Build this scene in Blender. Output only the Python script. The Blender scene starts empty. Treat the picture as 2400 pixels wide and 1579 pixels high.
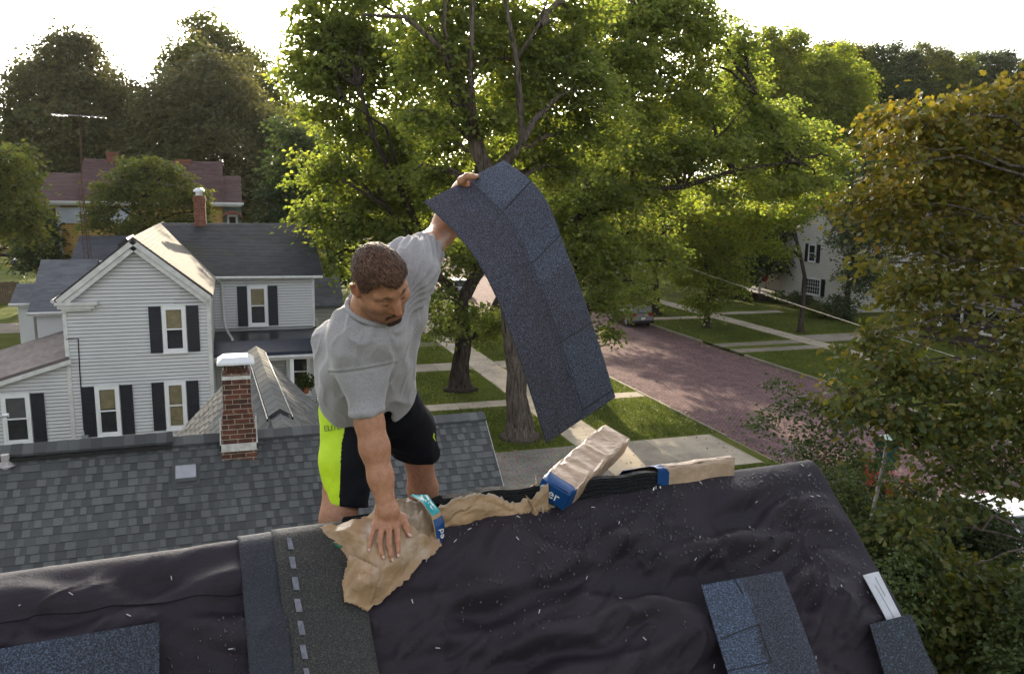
import bpy, bmesh, math, random
import numpy as np
from mathutils import Vector, Matrix, Euler

R = math.radians
rng = np.random.default_rng(7)
random.seed(7)
scn = bpy.context.scene
col = scn.collection

# ------------------------------------------------------------------ camera
CAM_H = 9.8                       # metres above the lawn, just above the ridge of the roof in front
FPX, PW, PH = 1940.0, 2400.0, 1579.0
PITCH, HEAD, ROLL = R(10.0), R(18.65), R(0.9)
CAM = np.array([0.0, 0.0, CAM_H])
_f0 = np.array([math.sin(HEAD), math.cos(HEAD), 0.0])
_r0 = np.array([math.cos(HEAD), -math.sin(HEAD), 0.0])
_u0 = np.array([0.0, 0.0, 1.0])
FW = _f0*math.cos(PITCH) - _u0*math.sin(PITCH)
_U = np.cross(_r0, FW)
RT = _r0*math.cos(ROLL) + _U*math.sin(ROLL)
UP = -_r0*math.sin(ROLL) + _U*math.cos(ROLL)
cam_d = bpy.data.cameras.new('camera')
cam_d.sensor_width = 36.0
cam_d.lens = FPX/PW*36.0
cam_d.clip_start = 0.05
cam_d.clip_end = 3000.0
cam = bpy.data.objects.new('camera', cam_d)
col.objects.link(cam)
cam.matrix_world = Matrix(((RT[0], UP[0], -FW[0], CAM[0]), (RT[1], UP[1], -FW[1], CAM[1]),
                           (RT[2], UP[2], -FW[2], CAM[2]), (0, 0, 0, 1)))
scn.camera = cam

# ------------------------------------------------------------------ sky, sun, exposure
SUN_EL, SUN_AZ = R(16.0), R(8.5)         # azimuth from +Y (up the street) towards +X
world = bpy.data.worlds.new('World')
scn.world = world
world.use_nodes = True
wn = world.node_tree
sky = wn.nodes.new('ShaderNodeTexSky')
sky.sky_type = 'NISHITA'
sky.sun_disc = False
sky.sun_elevation = SUN_EL
sky.sun_rotation = SUN_AZ
sky.air_density = 1.0
sky.dust_density = 4.0
sky.ozone_density = 1.0
hs = wn.nodes.new('ShaderNodeHueSaturation')      # thin high haze: a whiter sky
hs.inputs['Saturation'].default_value = 0.30
wn.links.new(sky.outputs[0], hs.inputs['Color'])
wn.links.new(hs.outputs[0], wn.nodes['Background'].inputs[0])
wn.nodes['Background'].inputs[1].default_value = 0.15
sun_d = bpy.data.lights.new('sun', 'SUN')
sun_d.energy = 4.2
sun_d.angle = R(0.6)
sun_d.color = (1.0, 0.84, 0.60)
sun = bpy.data.objects.new('sun', sun_d)
col.objects.link(sun)
SUN_V = Vector((math.sin(SUN_AZ)*math.cos(SUN_EL), math.cos(SUN_AZ)*math.cos(SUN_EL), math.sin(SUN_EL)))
sun.rotation_euler = SUN_V.to_track_quat('Z', 'Y').to_euler()
sun.location = (0, 0, 60)
scn.view_settings.view_transform = 'Standard'
scn.view_settings.look = 'None'
scn.view_settings.gamma = 1.0
scn.view_settings.exposure = 1.62
scn.cycles.max_bounces = 6
scn.cycles.transparent_max_bounces = 8

# ------------------------------------------------------------------ where things stand: surveying the photograph
def ray(x, y):
    return FW*FPX + RT*(x-PW/2) - UP*(y-PH/2)
def atZ(x, y, z=0.0):
    d = ray(x, y); return CAM + d*((z-CAM[2])/d[2])
def atY(x, y, Y):
    d = ray(x, y); return CAM + d*((Y-CAM[1])/d[1])
def atX(x, y, X):
    d = ray(x, y); return CAM + d*((X-CAM[0])/d[0])

# ------------------------------------------------------------------ numeric noise
def _hash(ix, iy, iz, seed):
    h = (ix.astype(np.uint32)*np.uint32(374761393) + iy.astype(np.uint32)*np.uint32(668265263)
         + iz.astype(np.uint32)*np.uint32(2147483647) + np.uint32((seed*974634777) & 0xffffffff))
    h = (h ^ (h >> np.uint32(13)))*np.uint32(1274126177)
    h = h ^ (h >> np.uint32(16))
    return (h & np.uint32(0xffff)).astype(np.float32)/65535.0
def vnoise(p, seed=0):
    """smooth value noise in -1..1 at points p (N,3)"""
    p = np.asarray(p, dtype=np.float64)
    i = np.floor(p).astype(np.int64)
    f = (p-i).astype(np.float32)
    f = f*f*f*(f*(f*6-15)+10)
    r = 0
    for dx in (0, 1):
        wx = f[:, 0] if dx else 1-f[:, 0]
        for dy in (0, 1):
            wy = f[:, 1] if dy else 1-f[:, 1]
            for dz in (0, 1):
                wz = f[:, 2] if dz else 1-f[:, 2]
                r = r + wx*wy*wz*_hash(i[:, 0]+dx, i[:, 1]+dy, i[:, 2]+dz, seed)
    return r*2-1
def fbm(p, seed=0, o=4):
    a, r, q = 1.0, 0, np.asarray(p, dtype=np.float64)
    for k in range(o):
        r = r + a*vnoise(q, seed+k*17); a *= 0.5; q = q*2.03
    return r

# ------------------------------------------------------------------ mesh building
class MB:
    def __init__(s): s.v = []; s.f = []; s.m = []; s.c = []
    def add(s, verts, faces, m=0, c=None):
        b = len(s.v)
        s.v.extend([tuple(map(float, p)) for p in verts])
        for k, f in enumerate(faces):
            s.f.append(tuple(i+b for i in f)); s.m.append(m)
            s.c.append(c if c is not None else (0.5, 0.5, 0.5))
        return s
    def quad(s, a, b, c_, d, m=0, c=None): return s.add([a, b, c_, d], [(0, 1, 2, 3)], m, c)
    def tri(s, a, b, c_, m=0, c=None): return s.add([a, b, c_], [(0, 1, 2)], m, c)
    def box(s, lo, hi, m=0, c=None):
        (x0, y0, z0), (x1, y1, z1) = lo, hi
        return s.hexa([(x0, y0, z0), (x1, y0, z0), (x1, y1, z0), (x0, y1, z0)],
                      [(x0, y0, z1), (x1, y0, z1), (x1, y1, z1), (x0, y1, z1)], m, c)
    def hexa(s, bot, top, m=0, c=None):
        n = len(bot)
        fs = [tuple(range(n-1, -1, -1)), tuple(range(n, 2*n))]
        fs += [(i, (i+1) % n, n+(i+1) % n, n+i) for i in range(n)]
        return s.add(list(bot)+list(top), fs, m, c)
    def obox(s, o, ax, ay, az, m=0, c=None):
        """box from corner o with three edge vectors"""
        o, ax, ay, az = map(np.asarray, (o, ax, ay, az))
        if np.dot(np.cross(ax, ay), az) < 0: ax, ay = ay, ax
        return s.hexa([o, o+ax, o+ax+ay, o+ay], [o+az, o+ax+az, o+ax+ay+az, o+ay+az], m, c)
    def tube(s, pts, rad, n=8, m=0, c=None, cap=True):
        pts = [np.asarray(p, float) for p in pts]
        if np.isscalar(rad): rad = [rad]*len(pts)
        rings = []; prev = None
        for i, p in enumerate(pts):
            t = pts[min(i+1, len(pts)-1)] - pts[max(i-1, 0)]
            t = t/(np.linalg.norm(t)+1e-9)
            if prev is None:
                a = np.array([1., 0, 0]) if abs(t[0]) < 0.8 else np.array([0, 1., 0])
            else: a = prev
            x = a - t*np.dot(a, t); x /= np.linalg.norm(x)+1e-9
            y = np.cross(t, x); prev = x
            rings.append([p + rad[i]*(math.cos(2*math.pi*k/n)*x + math.sin(2*math.pi*k/n)*y) for k in range(n)])
        vs = [q for r_ in rings for q in r_]
        fs = []
        for i in range(len(pts)-1):
            for k in range(n):
                fs.append((i*n+k, i*n+(k+1) % n, (i+1)*n+(k+1) % n, (i+1)*n+k))
        if cap:
            fs.append(tuple(range(n-1, -1, -1))); fs.append(tuple((len(pts)-1)*n+k for k in range(n)))
        return s.add(vs, fs, m, c)
    def build(s, name, mats, parent=None, smooth=False, bevel=0.0):
        me = bpy.data.meshes.new(name)
        me.from_pydata(s.v, [], s.f)
        if not isinstance(mats, (list, tuple)): mats = [mats]
        for m in mats: me.materials.append(m)
        me.polygons.foreach_set('material_index', s.m)
        att = me.color_attributes.new('tone', 'FLOAT_COLOR', 'CORNER')
        cc = np.ones((len(me.loops), 4), np.float32)
        cnt = np.array([len(f) for f in s.f])
        if len(cnt): cc[:, :3] = np.repeat(np.array(s.c, np.float32).reshape(-1, 3), cnt, axis=0)
        att.data.foreach_set('color', cc.ravel())
        if smooth: me.polygons.foreach_set('use_smooth', [True]*len(me.polygons))
        me.update()
        return link(name, me, parent, bevel)
def link(name, me, parent=None, bevel=0.0):
    o = bpy.data.objects.new(name, me)
    col.objects.link(o)
    if parent is not None:
        o.parent = parent
        o.matrix_parent_inverse = parent.matrix_world.inverted()
    if bevel:
        b = o.modifiers.new('bevel', 'BEVEL'); b.width = bevel; b.segments = 2; b.limit_method = 'ANGLE'
    return o
def npmesh(name, V, F, mats, parent=None, smooth=True, corner_col=None, midx=None):
    """F: (N,k) array of faces of one size, or a list of such arrays"""
    me = bpy.data.meshes.new(name)
    Fs = F if isinstance(F, list) else [F]
    Fs = [np.asarray(f) for f in Fs if len(f)]
    nl = sum(f.size for f in Fs); nf = sum(len(f) for f in Fs)
    me.vertices.add(len(V)); me.vertices.foreach_set('co', np.asarray(V, np.float32).ravel())
    me.loops.add(nl); me.polygons.add(nf)
    me.loops.foreach_set('vertex_index', np.concatenate([f.ravel() for f in Fs]).astype(np.int32))
    tot = np.concatenate([np.full(len(f), f.shape[1]) for f in Fs]).astype(np.int32)
    st = np.concatenate([[0], np.cumsum(tot)[:-1]]).astype(np.int32)
    me.polygons.foreach_set('loop_start', st); me.polygons.foreach_set('loop_total', tot)
    me.polygons.foreach_set('use_smooth', np.full(nf, bool(smooth)))
    if not isinstance(mats, (list, tuple)): mats = [mats]
    for m in mats: me.materials.append(m)
    if midx is not None: me.polygons.foreach_set('material_index', np.asarray(midx, np.int32))
    me.update(calc_edges=True)
    if corner_col is not None:      # per-vertex colours
        att = me.color_attributes.new('tone', 'FLOAT_COLOR', 'POINT')
        cc = np.ones((len(V), 4), np.float32); cc[:, :3] = corner_col
        att.data.foreach_set('color', cc.ravel())
    return link(name, me, parent)

def each(name, mats, parent, boxes, bevel=0.0):
    for lo, hi in boxes: MB().box(lo, hi).build(name, mats, parent, False, bevel)
def tag(o, label=None, cat=None, group=None, kind=None):
    if label: o['label'] = label
    if cat: o['category'] = cat
    if group: o['group'] = group
    if kind: o['kind'] = kind
    return o
def empty(name, loc=(0, 0, 0)):
    o = bpy.data.objects.new(name, None)
    o.empty_display_size = 0.3
    o.location = loc
    col.objects.link(o)
    bpy.context.view_layer.update()
    return o
def part_copy(o, parent=None, loc=None, name=None):
    c = o.copy(); col.objects.link(c)
    if parent is not None: c.parent = parent
    if loc is not None: c.location = loc
    for ch in list(o.children):
        part_copy(ch, c)
    return c

# ------------------------------------------------------------------ materials
class NT:
    def __init__(s, name):
        s.m = bpy.data.materials.new(name); s.m.use_nodes = True
        s.t = s.m.node_tree; s.b = s.t.nodes['Principled BSDF']; s.out = s.t.nodes['Material Output']
        s._co = None
    def n(s, typ, **kw):
        x = s.t.nodes.new(typ)
        for k, v in kw.items():
            if k.startswith('i_'):
                key = k[2:]; key = int(key) if key.isdigit() else key.replace('_', ' ')
                x.inputs[key].default_value = v
            else: setattr(x, k, v)
        return x
    def l(s, a, b): s.t.links.new(a, b)
    def co(s):
        if s._co is None: s._co = s.n('ShaderNodeTexCoord').outputs['Object']
        return s._co
    def mapped(s, scale=(1, 1, 1), rot=(0, 0, 0)):
        mp = s.n('ShaderNodeMapping'); mp.inputs['Scale'].default_value = scale; mp.inputs['Rotation'].default_value = rot
        s.l(s.co(), mp.inputs['Vector']); return mp.outputs[0]
    def noise(s, scale, detail=4.0, rough=0.55, vec=None, dist=0.0):
        x = s.n('ShaderNodeTexNoise'); x.inputs['Scale'].default_value = scale
        x.inputs['Detail'].default_value = detail; x.inputs['Roughness'].default_value = rough
        x.inputs['Distortion'].default_value = dist
        s.l(vec if vec is not None else s.co(), x.inputs['Vector']); return x.outputs['Fac']
    def ramp(s, fac, stops):
        x = s.n('ShaderNodeValToRGB'); e = x.color_ramp.elements
        while len(e) < len(stops): e.new(0.5)
        for k, (p, c) in enumerate(stops):
            e[k].position = p; e[k].color = (*c, 1) if len(c) == 3 else c
        s.l(fac, x.inputs[0]); return x.outputs[0]
    def mix(s, fac, a, b, typ='MIX'):
        x = s.n('ShaderNodeMix'); x.data_type = 'RGBA'; x.blend_type = typ
        for sock, v in ((x.inputs[0], fac), (x.inputs[6], a), (x.inputs[7], b)):
            if hasattr(v, 'links'): s.l(v, sock)
            elif isinstance(v, (int, float)): sock.default_value = v
            else: sock.default_value = (*v, 1)
        return x.outputs[2]
    def attr(s, name='tone'):
        x = s.n('ShaderNodeAttribute'); x.attribute_name = name; return x
    def bump(s, h, strength=0.5, dist=0.01):
        x = s.n('ShaderNodeBump'); x.inputs['Strength'].default_value = strength; x.inputs['Distance'].default_value = dist
        s.l(h, x.inputs['Height']); s.l(x.outputs[0], s.b.inputs['Normal']); return x
    def base(s, c):
        if hasattr(c, 'links'): s.l(c, s.b.inputs['Base Color'])
        else: s.b.inputs['Base Color'].default_value = (*c, 1)
    def set(s, **kw):
        for k, v in kw.items(): s.b.inputs[k.replace('_', ' ')].default_value = v
        return s

def paint(name, c, rough=0.6, var=0.12, scale=3.0, fine=0.0, fscale=120.0, bump=0.0, bscale=40.0, spec=0.4, metal=0.0):
    """plain coated surface with weathering blotches and fine grain"""
    t = NT(name)
    n1 = t.noise(scale, 5.0)
    lo = tuple(max(0, x*(1-var*1.6)) for x in c); hi = tuple(min(1, x*(1+var)) for x in c)
    cc = t.ramp(n1, [(0.25, lo), (0.75, hi)])
    if fine:
        n2 = t.noise(fscale, 2.0)
        cc = t.mix(1.0, cc, t.ramp(n2, [(0.3, (1-fine,)*3), (0.7, (1+fine,)*3)]), 'MULTIPLY')
    t.base(cc); t.set(Roughness=rough, Metallic=metal); t.b.inputs['Specular IOR Level'].default_value = spec
    if bump: t.bump(t.noise(bscale, 3.0), bump, 0.01)
    return t.m

def tone_mat(name, dark, light, grain=0.35, gscale=160.0, rough=0.9, bump=0.25, blot=0.15, moss=None):
    """granule-coated shingles: tone of each tab comes from its mesh"""
    t = NT(name)
    a = t.attr()
    cc = t.mix(a.outputs['Fac'], dark, light)
    cc = t.mix(1.0, cc, t.ramp(t.noise(gscale, 2.0, 0.6), [(0.3, (1-grain,)*3), (0.7, (1+grain,)*3)]), 'MULTIPLY')
    cc = t.mix(1.0, cc, t.ramp(t.noise(0.6, 4.0), [(0.3, (1-blot,)*3), (0.7, (1+blot,)*3)]), 'MULTIPLY')
    if moss:
        cc = t.mix(t.ramp(t.noise(0.5, 5.0, 0.7), [(0.55, (0, 0, 0)), (0.72, (0.7, 0.7, 0.7))]), cc, moss)
    t.base(cc); t.set(Roughness=rough); t.b.inputs['Specular IOR Level'].default_value = 0.25
    t.bump(t.noise(gscale, 2.0), bump, 0.004)
    return t.m

def brick_mat(name, c1, c2, mortar, bw=0.215, bh=0.075, stain=None):
    t = NT(name)
    # wrap the courses round the four faces: x+y along the wall, z upwards
    sp = t.n('ShaderNodeSeparateXYZ'); t.l(t.co(), sp.inputs[0])
    ad = t.n('ShaderNodeMath', operation='ADD'); t.l(sp.outputs[0], ad.inputs[0]); t.l(sp.outputs[1], ad.inputs[1])
    cb = t.n('ShaderNodeCombineXYZ'); t.l(ad.outputs[0], cb.inputs[0]); t.l(sp.outputs[2], cb.inputs[1])
    br = t.n('ShaderNodeTexBrick'); t.l(cb.outputs[0], br.inputs['Vector'])
    br.inputs['Color1'].default_value = (*c1, 1); br.inputs['Color2'].default_value = (*c2, 1)
    br.inputs['Mortar'].default_value = (*mortar, 1); br.inputs['Scale'].default_value = 1.0
    br.inputs['Brick Width'].default_value = bw; br.inputs['Row Height'].default_value = bh
    br.inputs['Mortar Size'].default_value = 0.006; br.inputs['Bias'].default_value = 0.1
    br.inputs['Mortar Smooth'].default_value = 0.25
    cc = t.mix(1.0, br.outputs['Color'], t.ramp(t.noise(9.0, 5.0, 0.65), [(0.3, (0.55,)*3), (0.7, (1.3,)*3)]), 'MULTIPLY')
    if stain: cc = t.mix(t.ramp(t.noise(2.2, 5.0, 0.7), [(0.56, (0, 0, 0)), (0.66, (0.85,)*3)]), cc, stain)
    t.base(cc); t.set(Roughness=0.9)
    inv = t.n('ShaderNodeMath', operation='SUBTRACT'); inv.inputs[0].default_value = 1.0; t.l(br.outputs['Fac'], inv.inputs[1])
    t.bump(inv.outputs[0], 0.9, 0.006)
    return t.m

def leaf_mat(name, cols, trans, tw=0.45, rough=0.5, gloss=0.3):
    """leaves: every leaf its own tint, light glows through the blade"""
    t = NT(name)
    g = t.n('ShaderNodeNewGeometry')
    cc = t.ramp(g.outputs['Random Per Island'], [(i/(max(1, len(cols)-1)), c) for i, c in enumerate(cols)])
    big = t.ramp(t.noise(0.35, 3.0), [(0.35, (0.78, 0.8, 0.8)), (0.65, (1.2, 1.15, 1.1))])
    cc = t.mix(1.0, cc, big, 'MULTIPLY')
    t.base(cc); t.set(Roughness=rough); t.b.inputs['Specular IOR Level'].default_value = gloss
    tr = t.n('ShaderNodeBsdfTranslucent')
    t.l(t.mix(1.0, cc, trans, 'MULTIPLY'), tr.inputs['Color'])
    mx = t.n('ShaderNodeMixShader'); mx.inputs[0].default_value = tw
    t.l(t.b.outputs[0], mx.inputs[1]); t.l(tr.outputs[0], mx.inputs[2]); t.l(mx.outputs[0], t.out.inputs['Surface'])
    return t.m

def bark_mat(name, c, scale=1.0):
    t = NT(name)
    v = t.mapped((6*scale, 6*scale, .8*scale))
    n1 = t.noise(1.6, 6.0, 0.7, v, 0.9)
    t.base(t.ramp(n1, [(0.36, tuple(x*0.25 for x in c)), (0.62, tuple(min(1, x*1.45) for x in c))]))
    t.set(Roughness=0.95); t.b.inputs['Specular IOR Level'].default_value = 0.1
    t.bump(n1, 1.0, 0.05)
    return t.m

def glass_mat(name, tint=(0.02, 0.025, 0.03)):
    t = NT(name)
    t.base(tint); t.set(Roughness=0.06); t.b.inputs['Specular IOR Level'].default_value = 0.6
    t.b.inputs['Alpha'].default_value = 0.22
    return t.m

M = {}
M['siding'] = paint('white_siding', (0.545, 0.545, 0.54), 0.55, 0.07, 0.8, 0.03, 40)
M['lap_shade'] = paint('painted_lap_shadow', (0.20, 0.20, 0.20), 0.8, 0.3, 1.5)  # grey that paints the shadow line under each siding lap
M['siding_patch'] = paint('faded_mauve_siding', (0.40, 0.35, 0.37), 0.55, 0.05, 1.5)
M['trim'] = paint('white_trim', (0.72, 0.72, 0.72), 0.45, 0.06, 2.0)
M['old_trim'] = paint('weathered_white_trim', (0.58, 0.57, 0.55), 0.55, 0.15, 4.0)
M['shutter'] = paint('navy_black_shutter', (0.010, 0.012, 0.020), 0.45, 0.15, 5.0, bump=0.3, bscale=60)
M['glass'] = glass_mat('window_glass')
M['blind_tan'] = paint('tan_roller_blind', (0.50, 0.41, 0.22), 0.8, 0.2, 6.0)
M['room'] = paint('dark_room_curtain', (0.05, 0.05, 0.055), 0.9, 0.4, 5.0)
M['roof_h1'] = tone_mat('grey_laminated_shingles', (0.040, 0.041, 0.044), (0.140, 0.144, 0.142), 0.3, 130)
M['roof_dark'] = tone_mat('dark_slate_shingles', (0.020, 0.022, 0.028), (0.055, 0.058, 0.068), 0.25, 60, moss=(0.055, 0.055, 0.025))
M['roof_tan'] = tone_mat('sun_faded_brown_shingles', (0.052, 0.047, 0.043), (0.098, 0.089, 0.079), 0.2, 60)
M['roof_grey'] = tone_mat('pale_grey_shingles', (0.085, 0.088, 0.10), (0.16, 0.165, 0.185), 0.2, 60)
M['roof_plum'] = tone_mat('plum_brown_shingles', (0.060, 0.034, 0.036), (0.13, 0.075, 0.075), 0.25, 40)
M['brick'] = brick_mat('red_brown_brick', (0.155, 0.052, 0.029), (0.072, 0.028, 0.019), (0.36, 0.31, 0.24), stain=(0.022, 0.014, 0.011))
M['brick_far'] = brick_mat('red_brick', (0.24, 0.075, 0.04), (0.17, 0.05, 0.03), (0.30, 0.22, 0.17))
M['cap_metal'] = paint('white_galvanised_cap', (0.72, 0.73, 0.74), 0.3, 0.06, 4.0, metal=0.2)
M['flash'] = paint('painted_flashing', (0.62, 0.60, 0.56), 0.45, 0.25, 12.0)
M['rust'] = paint('rusty_steel', (0.12, 0.055, 0.035), 0.75, 0.4, 18.0)
M['black_roll'] = paint('black_rolled_roofing', (0.016, 0.018, 0.024), 0.32, 0.3, 4.0, 0.2, 200, 0.2, 60)
M['black'] = paint('black_plastic', (0.012, 0.012, 0.013), 0.5, 0.2, 10.0)
M['grey_metal'] = paint('grey_metal', (0.30, 0.31, 0.34), 0.45, 0.12, 8.0, metal=0.4)
M['alum'] = paint('aluminium', (0.55, 0.56, 0.58), 0.35, 0.1, 8.0, metal=0.7)
# ================================================================== THE SETTING
def grass_mat(name, c0, c1, c2):
    t = NT(name)
    a = t.noise(0.35, 6.0, 0.65); b = t.noise(26.0, 4.0, 0.75)
    cc = t.ramp(a, [(0.32, c0), (0.5, c1), (0.7, c2)])
    cc = t.mix(1.0, cc, t.ramp(b, [(0.3, (0.35,)*3), (0.7, (1.6,)*3)]), 'MULTIPLY')
    cc = t.mix(t.ramp(t.noise(3.2, 6.0, 0.8), [(0.62, (0, 0, 0)), (0.8, (0.6,)*3)]), cc, (0.16, 0.12, 0.045))
    t.base(cc); t.set(Roughness=1.0); t.b.inputs['Specular IOR Level'].default_value = 0.05
    t.bump(b, 1.0, 0.08)
    return t.m
M['grass'] = grass_mat('lawn_grass', (0.086, 0.110, 0.020), (0.122, 0.148, 0.030), (0.170, 0.168, 0.046))
M['ground'] = grass_mat('rough_ground', (0.05, 0.07, 0.02), (0.07, 0.085, 0.025), (0.10, 0.09, 0.04))
def concrete_mat(name, c, crack=0.5, joint=0.0):
    t = NT(name)
    cc = t.ramp(t.noise(0.9, 6.0, 0.7), [(0.25, tuple(x*0.62 for x in c)), (0.55, c), (0.8, tuple(min(1, x*1.2) for x in c))])
    cc = t.mix(1.0, cc, t.ramp(t.noise(38, 3.0, 0.7), [(0.3, (0.8,)*3), (0.7, (1.15,)*3)]), 'MULTIPLY')
    cc = t.mix(1.0, cc, t.ramp(t.attr().outputs['Fac'], [(0, (0.72,)*3), (1, (1.2,)*3)]), 'MULTIPLY')
    t.base(cc); t.set(Roughness=0.9); t.b.inputs['Specular IOR Level'].default_value = 0.2
    t.bump(t.noise(30, 4.0), 0.35, 0.01)
    return t.m
M['walk'] = concrete_mat('worn_concrete_walk', (0.40, 0.345, 0.285))
M['old_walk'] = concrete_mat('old_dark_concrete', (0.27, 0.235, 0.20))
M['apron'] = concrete_mat('driveway_concrete', (0.42, 0.36, 0.29))
M['kerb'] = concrete_mat('kerb_stone', (0.30, 0.26, 0.22))
t = NT('gravel'); v = t.n('ShaderNodeTexVoronoi'); v.inputs['Scale'].default_value = 28.0; t.l(t.co(), v.inputs['Vector'])
cc = t.ramp(t.noise(0.8, 5.0), [(0.3, (0.25, 0.22, 0.18)), (0.7, (0.42, 0.38, 0.33))])
sep = t.mix(1.0, cc, t.mix(0.75, (1, 1, 1), v.outputs['Color']), 'MULTIPLY')
t.base(sep); t.set(Roughness=1.0); t.bump(v.outputs['Distance'], 0.8, 0.03); M['gravel'] = t.m
# the street is paved in purplish brick laid across the carriageway
t = NT('street_brick'); br = t.n('ShaderNodeTexBrick'); t.l(t.mapped(rot=(0, 0, R(90))), br.inputs['Vector'])
br.inputs['Color1'].default_value = (0.205, 0.128, 0.142, 1); br.inputs['Color2'].default_value = (0.132, 0.086, 0.100, 1)
br.inputs['Mortar'].default_value = (0.055, 0.042, 0.04, 1); br.inputs['Scale'].default_value = 1.0
br.inputs['Brick Width'].default_value = 0.24; br.inputs['Row Height'].default_value = 0.11; br.inputs['Mortar Size'].default_value = 0.012
cc = t.mix(1.0, br.outputs['Color'], t.ramp(t.noise(1.1, 6.0, 0.7), [(0.3, (0.72, 0.72, 0.74)), (0.7, (1.35, 1.28, 1.22))]), 'MULTIPLY')
cc = t.mix(1.0, cc, t.ramp(t.noise(9.0, 4.0, 0.8), [(0.35, (0.65,)*3), (0.65, (1.3,)*3)]), 'MULTIPLY')
cc = t.mix(t.ramp(t.noise(30.0, 2.0, 0.5), [(0.73, (0, 0, 0)), (0.78, (0.5,)*3)]), cc, (0.34, 0.26, 0.19))
t.base(cc); t.set(Roughness=0.95); t.b.inputs['Specular IOR Level'].default_value = 0.08
t.bump(t.noise(7.0, 4.0, 0.7), 0.6, 0.03); M['brickroad'] = t.m

def setting(name, mb, mat, **k):
    o = mb.build(name, mat, **k); tag(o, kind='structure'); return o
GZ = -0.12
setting('ground', MB().quad((-420, -160, GZ), (420, -160, GZ), (420, 640, GZ), (-420, 640, GZ)), M['ground'])
ROADW, ROADE = 19.05, 29.75
setting('road', MB().quad((ROADW, -80, GZ+.01), (ROADE, -80, GZ+.01), (ROADE, 330, GZ+.01), (ROADW, 330, GZ+.01)), M['brickroad'])
mb = MB()
for (x0, x1) in ((ROADW-.16, ROADW), (ROADE, ROADE+.16)):
    yy = -40.0
    while yy < 220:
        dy = random.uniform(2.2, 3.2)
        if not (x0 < 20 and 24.3 < yy+dy/2 < 29.4) and not (x0 > 20 and 43.6 < yy+dy/2 < 47.2):
            mb.box((x0, yy, GZ-.1), (x1, yy+dy-.02, 0.03), 0, (random.uniform(.2, .8),)*3)
        yy += dy
setting('kerb', mb, M['kerb'], bevel=.02)
def lawn_mesh(name, x0, x1, y0, y1):
    xs = np.arange(x0, x1+.01, (x1-x0)/max(1, round((x1-x0)/1.0))); ys = np.arange(y0, y1+.01, (y1-y0)/max(1, round((y1-y0)/1.0)))
    gx, gy = np.meshgrid(xs, ys); n0, n1 = gx.shape
    P = np.stack([gx.ravel(), gy.ravel(), np.zeros(gx.size)], 1)
    P[:, 2] = 0.0
    idx = np.arange(gx.size).reshape(n0, n1)
    F = np.stack([idx[:-1, :-1], idx[:-1, 1:], idx[1:, 1:], idx[1:, :-1]], -1).reshape(-1, 4)
    o = npmesh(name, P, F, M['grass'], smooth=False); tag(o, kind='structure'); return o
lawn_mesh('lawn', -140, ROADW-.16, -40, 220)
lawn_mesh('lawn', ROADE+.16, 150, -40, 220)

def slabs(mb, x0, x1, y0, y1, step, along='y', z=.012, gap=.02):
    a, b = (y0, y1) if along == 'y' else (x0, x1)
    n = max(1, round((b-a)/step)); d = (b-a)/n
    for k in range(n):
        c = (random.uniform(.25, .75),)*3; zz = z + random.uniform(-.004, .004)
        lo, hi = a+k*d+gap/2, a+(k+1)*d-gap/2
        if along == 'y': mb.box((x0, lo, -.1), (x1, hi, zz), 0, c)
        else: mb.box((lo, y0, -.1), (hi, y1, zz), 0, c)
mb = MB(); slabs(mb, 12.42, 14.08, 8, 61.4, 1.55)
setting('sidewalk', mb, M['walk'])
mb = MB(); slabs(mb, 36.3, 37.75, 8, 120, 1.5)
setting('sidewalk', mb, M['walk'])
mb = MB(); slabs(mb, 1.0, 12.38, 35.3, 36.35, 1.5, 'x'); slabs(mb, 14.12, 18.85, 35.25, 36.2, 1.5, 'x')
setting('path', mb, M['walk'])
mb = MB(); slabs(mb, -1.0, 12.38, 43.4, 45.3, 1.9, 'x'); slabs(mb, 14.12, 18.85, 43.3, 45.1, 1.6, 'x'); slabs(mb, 3.0, 12.38, 50.6, 52.0, 1.6, 'x')
setting('path', mb, M['old_walk'])
mb = MB(); slabs(mb, 37.8, 44.2, 58.6, 59.8, 1.4, 'x'); slabs(mb, 29.95, 36.25, 57.2, 58.4, 1.5, 'x')
setting('path', mb, M['walk'])
# side street across the near sidewalk, far down the block
setting('side_street', MB().box((-120, 61.8, -.1), (ROADW-.16, 66.2, .02)), M['old_walk'])
# gravel drive and its concrete apron
setting('gravel_drive', MB().box((-4, 24.9, -.1), (12.38, 28.75, .016)), M['gravel'])
mb = MB(); slabs(mb, 12.4, 18.3, 25.0, 28.7, 2.95, 'x', .018)
mb.hexa([(18.32, 25.0, -.1), (19.1, 24.3, -.1), (19.1, 29.5, -.1), (18.32, 28.7, -.1)],
        [(18.32, 25.0, .014), (19.1, 24.3, GZ+.03), (19.1, 29.5, GZ+.03), (18.32, 28.7, .014)], 0, (.5,)*3)
setting('driveway_apron', mb, M['apron'])
mb = MB()
for (y0, y1) in ((43.9, 45.0), (45.9, 47.0)):
    slabs(mb, 29.95, 36.25, y0, y1, 2.1, 'x')
slabs(mb, 37.8, 52.0, 45.9, 48.4, 2.4, 'x')
setting('driveway', mb, M['old_walk'])
setting('far_road', MB().quad((-70, 128, .02), (-18, 128, .02), (-18, 150, .02), (-70, 150, .02)), paint('pinkish_road', (0.30, 0.20, 0.17), 0.9, 0.15, 0.2))

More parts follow.
